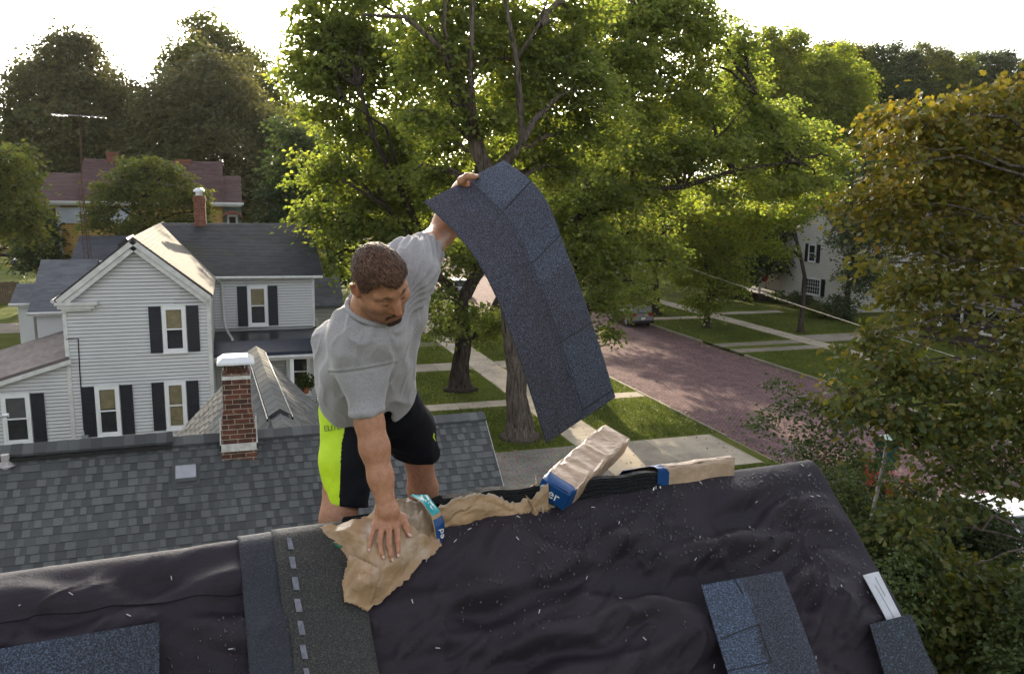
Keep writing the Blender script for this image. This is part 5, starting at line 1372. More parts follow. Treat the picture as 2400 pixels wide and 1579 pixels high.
t.base(cc); t.set(Roughness=.85); t.b.inputs['Specular IOR Level'].default_value = .12; t.bump(wv.outputs['Fac'], .7, .006); M['stack'] = t.m
def RP3(u, w, h): return RO+RU*u+RN*w+Z_*h     # ridge-top frame: along, towards the viewer, up
def text_mesh(body, name, mat, parent, origin, X, Yv, size, off=.002, shear=0.0):
    cu = bpy.data.curves.new(name, 'FONT'); cu.body = body; cu.size = size; cu.extrude = .0006; cu.shear = shear
    tmp = bpy.data.objects.new('tmp_text', cu); col.objects.link(tmp); bpy.context.view_layer.update()
    me = bpy.data.meshes.new_from_object(tmp.evaluated_get(bpy.context.evaluated_depsgraph_get()))
    bpy.data.objects.remove(tmp); bpy.data.curves.remove(cu)
    X, Yv = np.asarray(X, float), np.asarray(Yv, float); X = X/np.linalg.norm(X); Yv = Yv-X*(Yv@X); Yv /= np.linalg.norm(Yv); Zn = np.cross(X, Yv); o_ = np.asarray(origin, float)
    if Zn@(CAM-o_) < 0: w_ = max(v.co.x for v in me.vertices); o_ = o_+X*w_; X = -X; Zn = -Zn      # readable from outside
    o_ = o_+Zn*off
    me.transform(Matrix(((X[0], Yv[0], Zn[0], o_[0]), (X[1], Yv[1], Zn[1], o_[1]), (X[2], Yv[2], Zn[2], o_[2]), (0, 0, 0, 1))))
    me.materials.clear(); me.materials.append(mat); me.name = name
    return link(name, me, parent)
def sheet(name, fn, nu, nv, mats, parent, mask=None, mfun=None, thick=.0015, smooth=True):
    a, b = np.meshgrid(np.linspace(0, 1, nu), np.linspace(0, 1, nv)); P = fn(a, b)
    V = P.reshape(-1, 3); ix = np.arange(a.size).reshape(a.shape)
    F = np.stack([ix[:-1, :-1], ix[:-1, 1:], ix[1:, 1:], ix[1:, :-1]], -1).reshape(-1, 4)
    ca = (a[:-1, :-1]+a[1:, 1:]).ravel()/2; cb = (b[:-1, :-1]+b[1:, 1:]).ravel()/2
    if mask is not None:
        k = mask(ca, cb); F, ca, cb = F[k], ca[k], cb[k]
    mi = mfun(ca, cb) if mfun is not None else None
    o = npmesh(name, V, F, mats, parent, smooth, None, mi)
    if thick:
        md = o.modifiers.new('paper', 'SOLIDIFY'); md.thickness = thick; md.offset = -1
    return o
def crease(a, b, f, seed, amp):
    """paper folds: long straight ridges at several angles, bent a little"""
    sh = a.shape; a, b = a.ravel(), b.ravel(); z = np.zeros(a.size); r = np.random.default_rng(seed); h = 0
    w1 = .16*vnoise(np.stack([a*2.2, b*2.2, z], 1), seed); w2 = .16*vnoise(np.stack([a*2.2, b*2.2, z+5], 1), seed)
    for k in range(5):
        th = r.uniform(0, np.pi); fr = f*r.uniform(.28, .75)*(1+.35*k); x = ((a+w1)*np.cos(th)+(b+w2)*np.sin(th))*fr+r.uniform(0, 1)
        tri = np.abs(x-np.round(x))*2; m = .5+.5*vnoise(np.stack([a*f*.6, b*f*.6, z+k*3], 1), seed+k)
        h = h+(tri-.5)*m*1.5/(1+.7*k)
    return (amp*h).reshape(sh)
def in_poly(x, y, poly):
    x, y = np.asarray(x), np.asarray(y); r = np.zeros(x.shape, bool); n = len(poly)
    for i in range(n):
        x0, y0 = poly[i]; x1, y1 = poly[(i+1) % n]
        c = ((y0 > y) != (y1 > y)); c &= x < (x1-x0)*(y-y0)/(y1-y0+1e-12)+x0; r ^= c
    return r
def dist_poly(x, y, poly):
    d = np.full(np.shape(x), 9.0); n = len(poly)
    for i in range(n):
        p, q = np.array(poly[i]), np.array(poly[(i+1) % n]); e = q-p; L = e@e
        t_ = np.clip(((x-p[0])*e[0]+(y-p[1])*e[1])/L, 0, 1); d = np.minimum(d, np.hypot(x-p[0]-t_*e[0], y-p[1]-t_*e[1]))
    return d

# bundle under the worker's hand: torn wrapper sagging over a short stack
BA = tag(empty('shingle_bundle', RP3(0, .1, 0)), 'torn crumpled kraft wrapper pressed under the hand of the worker, blue and teal label end', 'bundle')
MND = .105
def solve_uv(px, py, h): return uv_slope(px, py, h)
outl = [(706, 1258), (770, 1246), (842, 1236), (905, 1205), (960, 1196), (1000, 1200), (1013, 1225), (1022, 1262), (1030, 1300), (1018, 1316), (992, 1330), (955, 1372), (915, 1408), (893, 1432), (858, 1452), (806, 1428), (800, 1400), (806, 1370), (826, 1345), (806, 1312), (782, 1290), (742, 1272)]
hts = [.030, .055, .085, .105, .105, .085, .06, .04, .015, .012, .02, .03, .035, .04, .03, .03, .035, .04, .05, .045, .035, .025]
polyA = [solve_uv(x, y, h) for (x, y), h in zip(outl, hts)]
cA = solve_uv(905, 1275, MND)
pa = np.array(polyA); lo, hi = pa.min(0)-.01, pa.max(0)+.01
def hA(u, s):
    d = dist_poly(u, s, polyA)*np.where(in_poly(u, s, polyA), 1, 0)
    # edge height interpolated from the surveyed outline
    w = np.zeros(np.shape(u)); acc = np.zeros(np.shape(u))
    for (pu, ps), h in zip(polyA, hts):
        k = 1/((u-pu)**2+(s-ps)**2+4e-4)**1.5; w += k; acc += k*h
    e = acc/w
    m = np.clip(d/.075, 0, 1); m = m*m*(3-2*m)
    core = MND+.012*np.exp(-((u-cA[0]-.02)**2+(s-cA[1]-.0)**2)/.006)
    a = (u-lo[0])/(hi[0]-lo[0]); b = (s-lo[1])/(hi[1]-lo[1])
    flat_hand = np.exp(-(((u-cA[0])/.07)**2+((s-cA[1])/.075)**2))
    cr = crease(a, b, 4.6, 81, .024)+crease(a+.35*b, b*.6, 9, 85, .006)
    return e*(1-m)+core*m+cr*(1-.75*flat_hand)
r_ = np.random.default_rng(5)
def fA(a, b):
    u = lo[0]+(hi[0]-lo[0])*a; s = lo[1]+(hi[1]-lo[1])*b
    return roof_pt(u, s, np.maximum(hA(u, s), felt_h(u, s)+.022))
def mA(a, b):
    u = lo[0]+(hi[0]-lo[0])*a; s = lo[1]+(hi[1]-lo[1])*b
    j = .0042*vnoise(np.stack([u*65, s*65, u*0], 1), 90)
    return in_poly(u+j, s+j, polyA)
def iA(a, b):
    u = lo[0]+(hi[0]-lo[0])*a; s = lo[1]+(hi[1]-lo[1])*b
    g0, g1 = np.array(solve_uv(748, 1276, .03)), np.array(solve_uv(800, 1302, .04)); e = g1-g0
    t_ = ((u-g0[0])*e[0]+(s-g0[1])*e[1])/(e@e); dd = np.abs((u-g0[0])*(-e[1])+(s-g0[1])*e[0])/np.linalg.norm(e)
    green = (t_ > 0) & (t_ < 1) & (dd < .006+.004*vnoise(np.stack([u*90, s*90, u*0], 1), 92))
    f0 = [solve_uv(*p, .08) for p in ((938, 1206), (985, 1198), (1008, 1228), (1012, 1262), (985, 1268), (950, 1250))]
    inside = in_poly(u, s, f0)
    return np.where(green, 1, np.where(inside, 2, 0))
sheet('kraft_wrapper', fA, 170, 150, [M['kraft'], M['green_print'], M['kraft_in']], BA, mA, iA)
# folded flap low on the left of the wrapper
fl = [(815, 1325), (845, 1340), (888, 1370), (862, 1448), (806, 1428), (802, 1392)]
flp = [solve_uv(x, y, .05) for x, y in fl]; fa_ = np.array(flp); l2, h2_ = fa_.min(0)-.005, fa_.max(0)+.005
def fF(a, b):
    u = l2[0]+(h2_[0]-l2[0])*a; s = l2[1]+(h2_[1]-l2[1])*b
    return roof_pt(u, s, hA(u, s)+.014+.012*np.sin(a*5)+crease(a, b, 3.2, 95, .012)*.6+.01)
def fM(a, b):
    u = l2[0]+(h2_[0]-l2[0])*a; s = l2[1]+(h2_[1]-l2[1])*b; j = .003*vnoise(np.stack([u*150, s*150, u*0], 1), 96)
    return in_poly(u+j, s+j, flp)
sheet('kraft_flap', fF, 50, 50, [M['kraft']], BA, fM)
# stack of shingles inside
b = MB(); cu = cA[0]
b.hexa([roof_pt(cA[0]-.13, -.26, .012), roof_pt(cA[0]+.11, -.26, .012), roof_pt(cA[0]+.11, .0, .0), roof_pt(cA[0]-.13, .0, .0)], [roof_pt(cA[0]-.11, -.26, .06), roof_pt(cA[0]+.07, -.26, .06), roof_pt(cA[0]+.07, .0, .06), roof_pt(cA[0]-.11, .0, .06)])
b.hexa([roof_pt(cA[0]-.08, .0, .0), roof_pt(cA[0]+.05, .0, .0), roof_pt(cA[0]+.04, .10, .012), roof_pt(cA[0]-.06, .10, .012)], [roof_pt(cA[0]-.08, .0, .0601), roof_pt(cA[0]+.05, .0, .0601), roof_pt(cA[0]+.04, .10, .05), roof_pt(cA[0]-.06, .10, .05)])
b.build('shingle_stack', M['stack'], BA)
# label end of the wrapper: a curled strip, teal above blue
outer = [(988, 1189, .105), (1014, 1192, .105), (1033, 1212, .09), (1043, 1240, .06), (1042, 1268, .035), (1030, 1302, .014)]
inner = [(972, 1196, .112), (998, 1206, .112), (1012, 1226, .10), (1018, 1250, .08), (1021, 1275, .05), (1026, 1302, .020)]
def curve_pts(tab, a):
    P = np.array([roof_pt(*uv_slope(x, y, h), h) for x, y, h in tab]); k = a*(len(tab)-1); i = np.clip(k.astype(int), 0, len(tab)-2); f = k-i
    f = f*f*(3-2*f)*.35+f*.65
    return P[i]*(1-f)[..., None]+P[i+1]*f[..., None]
def fL(a, b): return curve_pts(inner, a)*(1-b)[..., None]+curve_pts(outer, a)*b[..., None]+RNN*(.006*np.sin(b*3.1))[..., None]+Z_*(.003*np.sin(a*17+b*5))[..., None]
LBL = sheet('label_end', fL, 60, 16, [M['teal_print'], M['kraft'], M['blue_print'], M['white_print']], BA, None,
            lambda a, b: np.where((b < .10), 1, np.where(a < .44, np.where((vnoise(np.stack([a*38, b*9, a*0], 1), 97) > .38) & (a > .08) & (a < .36) & (b > .35) & (b < .85), 3, 0), np.where(a < .50, 1, 2))))
p0 = fL(np.array([.83]), np.array([.70]))[0]; p1 = fL(np.array([.55]), np.array([.70]))[0]; pi_ = fL(np.array([.70]), np.array([.1]))[0]; po_ = fL(np.array([.70]), np.array([.95]))[0]
text_mesh('ed', 'label_lettering', M['white_print'], LBL, p0+(pi_-po_)*-.12, p1-p0, pi_-po_, .036, .006)

# open bundle next along the ridge
BB = tag(empty('shingle_bundle', RP3(.36, 0, 0)), 'opened bundle on the ridge, torn kraft paper showing black shingle edges', 'bundle')
u0, u1 = .165, .560
def stack_block(mb, u0, u1, w0, w1, h0, h1, bend=.0, n=14, layers=7, wob=.004, seed=1):
    r = random.Random(seed); t_ = (h1-h0)/layers
    for k in range(layers):
        a0 = u0+r.uniform(-.008, .008); a1 = u1+r.uniform(-.008, .008); ww = w1+r.uniform(-.006, .006)
        for i in range(n):
            ua, ub = a0+(a1-a0)*i/n, a0+(a1-a0)*(i+1)/n
            f = lambda u: h0+k*t_+bend*math.sin((u-u0)/(u1-u0)*math.pi)+wob*math.sin(u*31+seed)
            lo_ = [RP3(ua, ww, f(ua)), RP3(ub, ww, f(ub)), RP3(ub, 0, f(ub)), RP3(ua, 0, f(ua))]
            mb.hexa(lo_, [p+Z_*(t_*.86) for p in lo_])
            dz = w0*math.tan(RP)*.55
            lo_ = [RP3(ua, 0, f(ua)), RP3(ub, 0, f(ub)), RP3(ub, w0, f(ub)+dz), RP3(ua, w0, f(ua)+dz)]
            mb.hexa(lo_, [p+Z_*(t_*.86) for p in lo_])
mb = MB(); stack_block(mb, u0+.01, u1-.01, -.30, .035, -.022, .092, .006, seed=3); mb.build('shingle_stack', M['stack'], BB)
def fB(a, b):
    u = u0-.012+(u1-u0+.03)*a
    top = .060+.018*np.sin(a*4+.5)+.020*vnoise(np.stack([a.ravel()*6, a.ravel()*0, a.ravel()*0], 1), 55).reshape(a.shape)+.05*np.clip((a-.86)/.1, 0, 1)+.006*vnoise(np.stack([a.ravel()*40, a.ravel()*0, a.ravel()*0], 1), 56).reshape(a.shape)
    h = -.036+(top+.036)*b
    w = .045+.012*np.sin(b*3.0)+crease(a*2.2, b, 3.6, 61, .0048)+.01*np.clip((a-.85)/.15, 0, 1)
    return RO+RU*u[..., None]+RN*w[..., None]+Z_*h[..., None]
M['kraft_pale'] = paint('pale_torn_paper', (.40, .32, .24), .6, .2, 30.0)
sheet('kraft_wrapper', fB, 140, 40, [M['kraft'], M['kraft_pale']], BB, None, lambda a, b: np.where(b > .955, 1, 0))
def fB2(a, b):
    w = .045-.30*a; h = -.05*a+(-.03+(.075-.03*a)*b); u = u0-.012-.012*np.sin(a*6)+crease(a, b, 4, 63, .008)
    return RO+RU*u[..., None]+RN*w[..., None]+Z_*h[..., None]
sheet('kraft_side', fB2, 30, 16, [M['kraft']], BB)
def fB3(a, b):
    u = u1-.055+.075*a+.01*np.sin(b*7); h = -.01+.125*b-.01*a*b; w = .05-.10*b*a+.02*np.sin(a*5+b*6)+crease(a, b, 3, 64, .006)
    return RO+RU*u[..., None]+RN*w[..., None]+Z_*h[..., None]
sheet('torn_flap', fB3, 24, 40, [M['kraft']], BB, lambda a, b: b < .86+.14*vnoise(np.stack([a*9, b*0, a*0], 1), 66))
def fB4(a, b):
    u = u1-.01+.06*a+.01*np.sin(b*5); s = .02+.055*b; h = .03+.012*np.sin(a*4+b*3)+crease(a, b, 3, 68, .008)
    return roof_pt(u, s, h)
sheet('torn_scrap', fB4, 20, 20, [M['kraft_pale'] if 'kraft_pale' in M else paint('pale_torn_paper', (.52, .44, .36), .6, .2, 30.0)], BB, lambda a, b: (a-.5)**2+(b-.5)**2 < .2+.07*vnoise(np.stack([a*7, b*7, a*0], 1), 69))

# long bundle lying along the ridge: black stack at one end, wrapped at the other
BC = tag(empty('shingle_bundle', RP3(1.0, 0, 0)), 'half-unwrapped bundle lying along the ridge near the rake, black stack showing, blue label band', 'bundle')
mb = MB(); stack_block(mb, .60, 1.09, -.27, .03, -.03, .080, .004, seed=8, n=18); mb.build('shingle_stack', M['stack'], BC)
def wrapbox(u0, u1, w0, w1, h0, h1, seed, amp=.006, sag=0.0):
    """wrapped block as a closed tube round its long side with soft corners"""
    def f(a, b):
        u = u0+(u1-u0)*a; th = b*2*np.pi+np.pi/4
        c, s_ = np.cos(th), np.sin(th); p = .18
        cx = np.sign(c)*np.abs(c)**p; cy = np.sign(s_)*np.abs(s_)**p
        cr = crease(a*2, b*3, 3.5, seed, amp)
        w = (w0+w1)/2+(w1-w0)/2*cx*(1+cr*3); h = (h0+h1)/2+(h1-h0)/2*cy+cr*np.abs(cy)+sag*np.sin(a*np.pi)
        h = h+np.minimum(w, 0)*math.tan(RP)*.5
        return RO+RU*u[..., None]+RN*w[..., None]+Z_*h[..., None]
    return f
f = wrapbox(1.075, 1.445, -.27, .03, -.028, .098, 71)
sheet('kraft_wrapper', f, 70, 90, [M['kraft_b'], M['blue_print']], BC, None, lambda a, b: np.where(a < .13-.05*np.sin(b*14), 1, 0), thick=.0)
mb = MB(); q = [RP3(1.444, w, h+min(w, 0)*math.tan(RP)*.5) for w, h in ((.028, -.026), (.028, .096), (-.268, .096), (-.268, -.026))]; mb.hexa(q, [p+RU*.006 for p in q]); mb.build('wrapper_end', M['kraft_b'], BC)
text_mesh('C', 'label_lettering', M['white_print'], BC, RP3(1.085, .038, -.012), Z_, -RU, .055, .004)

# wrapped bundle tilted up on end across the long one
BD = tag(empty('shingle_bundle', RP3(.7, 0, .05)), 'kraft-wrapped bundle tilted up towards the street, blue label at its low end', 'bundle')
A0 = np.array(RP3(.622, .045, .068)); A1 = atY(1437, 1030, 3.10)
Lx = A1-A0; Ll = np.linalg.norm(Lx); Lx /= Ll
sx = np.array(RP3(.785, .03, .045))-np.array(RP3(.60, .05, -.01)); sx -= Lx*(sx@Lx); sx /= np.linalg.norm(sx); sz_ = -FW*.80+UP*.45-RT*.10; sz_ -= Lx*(sz_@Lx); sz_ /= np.linalg.norm(sz_); sx = np.cross(sz_, Lx); sx *= np.sign(sx@RT)
W2, T2 = .068, .042
def fD(a, b):
    th = b*2*np.pi+np.pi/4; c, s_ = np.cos(th), np.sin(th); p = .2
    cx = np.sign(c)*np.abs(c)**p; cy = np.sign(s_)*np.abs(s_)**p; cr = crease(a*2.6, b*3, 3.2, 77, .0095)
    sq = 1-.10*np.clip((.12-a)/.12, 0, 1)**2-.06*np.clip((a-.92)/.08, 0, 1)**2
    return A0+Lx*(Ll*(a*1.08-.06))[..., None]+sx*((W2*cx*sq)*(1+cr*2))[..., None]+sz_*((T2*cy*sq)+cr*np.abs(cy)*.8)[..., None]
WD = sheet('kraft_wrapper', fD, 80, 90, [M['kraft_b'], M['blue_print']], BD, None, lambda a, b: np.where((a < .085), 1, 0), thick=0)
for a_, dirn in ((-.058, -1), (1.018, 1)):
    mb = MB(); c = A0+Lx*(Ll*a_); q = [c+sx*(W2*.9*x)+sz_*(T2*.9*y) for x, y in ((-1, -1), (1, -1), (1, 1), (-1, 1))]; mb.hexa(q, [p+Lx*dirn*.008 for p in q], 1 if dirn < 0 else 0)
    mb.build('wrapper_end', [M['kraft_b'], M['blue_print']], BD, bevel=.006)
text_mesh('Cer', 'label_lettering', M['white_print'], WD, A0-Lx*(Ll*.058+.009)-sx*.058-sz_*.016, sx, sz_*np.sign(sz_@UP), .056, .002)
# ================================================================== NEAR GREENERY ON THE RIGHT
t = NT('turning_maple_leaf'); g = t.n('ShaderNodeNewGeometry'); sp = t.n('ShaderNodeSeparateXYZ'); t.l(g.outputs['Position'], sp.inputs[0])
rnd = g.outputs['Random Per Island']
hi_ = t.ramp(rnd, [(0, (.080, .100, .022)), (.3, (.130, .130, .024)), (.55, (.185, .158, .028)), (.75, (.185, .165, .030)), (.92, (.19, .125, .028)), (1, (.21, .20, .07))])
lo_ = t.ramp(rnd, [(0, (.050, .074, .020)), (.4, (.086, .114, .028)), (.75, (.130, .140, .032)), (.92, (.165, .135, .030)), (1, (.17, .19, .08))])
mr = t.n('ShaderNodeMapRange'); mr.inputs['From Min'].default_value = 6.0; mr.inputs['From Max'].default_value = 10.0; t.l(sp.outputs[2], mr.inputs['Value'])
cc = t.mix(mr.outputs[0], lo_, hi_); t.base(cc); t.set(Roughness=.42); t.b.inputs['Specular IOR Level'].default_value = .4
tr = t.n('ShaderNodeBsdfTranslucent'); t.l(t.mix(1.0, cc, (1.7, 1.5, .6), 'MULTIPLY'), tr.inputs['Color']); mx = t.n('ShaderNodeMixShader'); mx.inputs[0].default_value = .46
t.l(t.b.outputs[0], mx.inputs[1]); t.l(tr.outputs[0], mx.inputs[2]); t.l(mx.outputs[0], t.out.inputs['Surface']); M['leaf_turn'] = t.m
tb = np.array([16.6, 11.4, 0.0])
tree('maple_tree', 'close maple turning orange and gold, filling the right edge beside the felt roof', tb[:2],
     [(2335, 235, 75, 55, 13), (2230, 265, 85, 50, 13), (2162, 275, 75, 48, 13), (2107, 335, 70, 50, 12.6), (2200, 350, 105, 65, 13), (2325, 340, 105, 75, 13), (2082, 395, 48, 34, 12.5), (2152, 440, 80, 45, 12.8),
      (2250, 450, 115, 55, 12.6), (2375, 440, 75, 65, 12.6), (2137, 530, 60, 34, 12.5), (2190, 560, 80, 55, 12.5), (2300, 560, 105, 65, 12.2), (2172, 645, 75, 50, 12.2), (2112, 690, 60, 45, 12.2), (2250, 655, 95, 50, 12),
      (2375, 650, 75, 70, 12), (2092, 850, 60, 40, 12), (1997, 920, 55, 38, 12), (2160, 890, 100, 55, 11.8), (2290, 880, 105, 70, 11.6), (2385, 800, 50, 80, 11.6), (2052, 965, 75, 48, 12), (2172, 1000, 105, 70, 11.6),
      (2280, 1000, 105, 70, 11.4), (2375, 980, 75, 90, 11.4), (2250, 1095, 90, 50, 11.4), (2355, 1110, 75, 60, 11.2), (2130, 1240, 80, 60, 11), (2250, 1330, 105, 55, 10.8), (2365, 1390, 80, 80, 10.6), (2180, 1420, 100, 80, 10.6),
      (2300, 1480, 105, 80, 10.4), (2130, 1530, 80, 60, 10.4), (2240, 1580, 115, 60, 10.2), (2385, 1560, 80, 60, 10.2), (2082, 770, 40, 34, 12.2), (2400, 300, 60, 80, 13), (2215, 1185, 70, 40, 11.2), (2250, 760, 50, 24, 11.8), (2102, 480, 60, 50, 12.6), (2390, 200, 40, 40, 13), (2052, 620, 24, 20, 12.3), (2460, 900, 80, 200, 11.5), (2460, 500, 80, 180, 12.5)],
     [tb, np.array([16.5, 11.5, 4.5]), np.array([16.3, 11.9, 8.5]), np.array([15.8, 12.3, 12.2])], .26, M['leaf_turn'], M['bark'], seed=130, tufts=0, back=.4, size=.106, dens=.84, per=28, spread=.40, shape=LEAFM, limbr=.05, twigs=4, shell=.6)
bb = np.array([13.2, 14.2, 0.0])
tree('birch_tree', 'small birch with a bare pale twig reaching over the brick street, beside the orange maple', bb[:2],
     [(1860, 935, 40, 26, 13.5), (1905, 975, 55, 36, 13.2), (1960, 1000, 60, 45, 13), (1880, 1045, 45, 34, 13.2), (1940, 1070, 60, 40, 13), (1800, 985, 34, 22, 13.6), (1765, 990, 26, 24, 13.7), (1845, 1060, 28, 20, 13.4), (2010, 1060, 60, 45, 12.8), (1965, 860, 12, 26, 13.3), (1960, 1130, 55, 40, 12.8), (1830, 905, 24, 14, 13.6)],
     [bb, np.array([13.25, 14.0, 2.6]), np.array([13.2, 13.7, 4.6]), atY(1960, 960, 13.3)], .07, M['leaf_shrub'], M['bark_pale'], seed=131, size=.075, dens=.36, per=22, spread=.26, limbr=.018, twigs=3,
     fork=[([atY(1985, 1050, 13.2), atY(1925, 1005, 13.3), atY(1860, 975, 13.5), atY(1785, 957, 13.7)], .022), ([atY(1925, 1005, 13.3), atY(1890, 985, 13.4), atY(1868, 962, 13.5)], .012), ([atY(1985, 1050, 13.2), atY(1890, 1030, 13.4), atY(1850, 1055, 13.5)], .012)])
def shrub(name, label, x, y, rx, ry, h, leaf, size, seed, dens=.9, cat='shrub', group=None, per=26, spread=.22):
    r = np.random.default_rng(seed); B = []
    for k in range(9):
        a = r.uniform(0, 6.28); q = r.uniform(.2, .75); zz = r.uniform(.35, .78)*h
        B.append((np.array([x+rx*q*math.cos(a), y+ry*q*math.sin(a), zz]), np.array([rx*.5, ry*.5, h*.26])))
    B.append((np.array([x, y, h*.55]), np.array([rx*.7, ry*.7, h*.42])))
    return tree(name, label, (x, y), [], [np.array([x, y, -.05]), np.array([x, y, h*.35]), np.array([x+.05, y, h*.7])], .05, leaf, M['bark_dark'], size=size, dens=dens, per=per, spread=spread, seed=seed, cat=cat, group=group, world_b=B, limbr=.03, twigs=2)
shrub('lilac_bush', 'tall green bush below the birch, right against the rake of the felt roof', 10.9, 11.4, 1.7, 1.6, 4.3, M['leaf_shrub'], .085, 140)
shrub('lilac_bush', 'broad leafy bush under the maple at the lower right corner', 12.6, 8.6, 1.8, 1.6, 4.2, M['leaf_shrub'], .085, 141)
shrub('lilac_bush', 'dark bush between the rose bush and the felt roof edge', 13.9, 12.6, 1.5, 1.3, 3.6, M['leaf_dark'], .085, 142)
RB = shrub('rose_bush', 'rose bush with red and pink blooms below the birch near the kerb', 16.6, 18.4, 1.5, 1.3, 2.3, M['leaf_shrub'], .075, 143, cat='rose bush')
def blooms(name, mat, cs, sz, seed):
    r = np.random.default_rng(seed)
    for c, n, s in cs:
        for q in np.asarray(c)+r.normal(0, 1, (n, 3))*s:
            V, F = leaves(q[None], 10, sz*.8, sz, r, LEAF4, flat=1.6, droop=0, up=.2); npmesh(name, V, F, mat, RB, False)
blooms('rose_bloom', leaf_mat('red_petal', [(.25, .008, .015), (.42, .02, .025), (.50, .04, .05)], (1.3, .8, .8), .25), [(atY(2045, 1120, 17.2), 14, .15), (atY(2085, 1150, 17.2), 5, .09), (atY(1925, 1062, 17.6), 4, .08), (atY(2030, 1090, 17.4), 5, .12)], .062, 1)
blooms('rose_bloom', leaf_mat('pink_petal', [(.42, .10, .17), (.50, .16, .22)], (1.2, .9, .9), .25), [(atY(2095, 1110, 17.2), 5, .08), (atY(2120, 1128, 17.2), 5, .09), (atY(2060, 1045, 17.8), 4, .1)], .055, 2)
# garden bushes by the house across the street
shrub('hedge_bush', 'dark clipped bush under the small-paned window of the white gabled house', 47.4, 61.5, 1.3, 3.6, 1.25, M['leaf_dark'], .16, 150, cat='bush', dens=1.2)
shrub('hedge_bush', 'low olive bush at the near corner of the white gabled house', 45.6, 55.2, 1.9, 1.7, 1.15, M['leaf_mid'], .15, 151, cat='bush', dens=1.2)
shrub('hedge_bush', 'dark bush beside the porch steps across the street', 43.5, 67.5, 1.8, 1.8, 2.6, M['leaf_dark'], .18, 152, cat='bush', dens=1.2)
shrub('porch_shrub', 'green shrub beside the porch of the clapboard house, behind the worker', 3.4, 29.6, 1.0, 1.0, 2.6, M['leaf_shrub'], .09, 153, dens=.9)
# more crowns along the street, closing it off
for k, (x, y, h, lf, lab) in enumerate([(38.5, 81, 17, 'leaf_lime', 'bright green street tree behind the parked car, first of the far row'), (37.0, 92, 19, 'leaf_mid', 'street tree deep in the far row beyond the brick street'),
                                        (16.5, 78, 18, 'leaf_mid', 'tree past the side street seen under the maples'), (42, 84, 20, 'leaf_mid', 'tall tree behind the dense blue-green one, close to the pale house'),
                                        (17, 98, 19, 'leaf_lime', 'sunlit tree far up the near side of the street'), (5.5, 80, 17, 'leaf_mid', 'leafy tree beyond the side street behind the worker'), (62, 66, 18, 'leaf_mid', 'tree behind the white gabled house roof'), (64, 48, 17, 'leaf_dark', 'dark tree behind the porch house on the far right')]):
    r = np.random.default_rng(300+k); B = []
    for j in range(16):
        a = r.uniform(0, 6.28); q = r.uniform(.25, 1)*h*.27; zz = r.uniform(.30, .93)*h; q *= 1-.6*max(0, zz/h-.6)/.4
        B.append((np.array([x+q*math.cos(a), y+q*math.sin(a), zz]), np.array([h*.16, h*.16, h*.105])))
    tree('street_tree', lab, (x, y), [], [np.array([x, y, -.1]), np.array([x, y, h*.35]), np.array([x+.3, y, h*.8])], .32, M[lf], M['bark_dark'], size=.27, dens=1.15, per=34, spread=.9, seed=310+k, world_b=B, group='far street trees', limbr=.12, twigs=3)

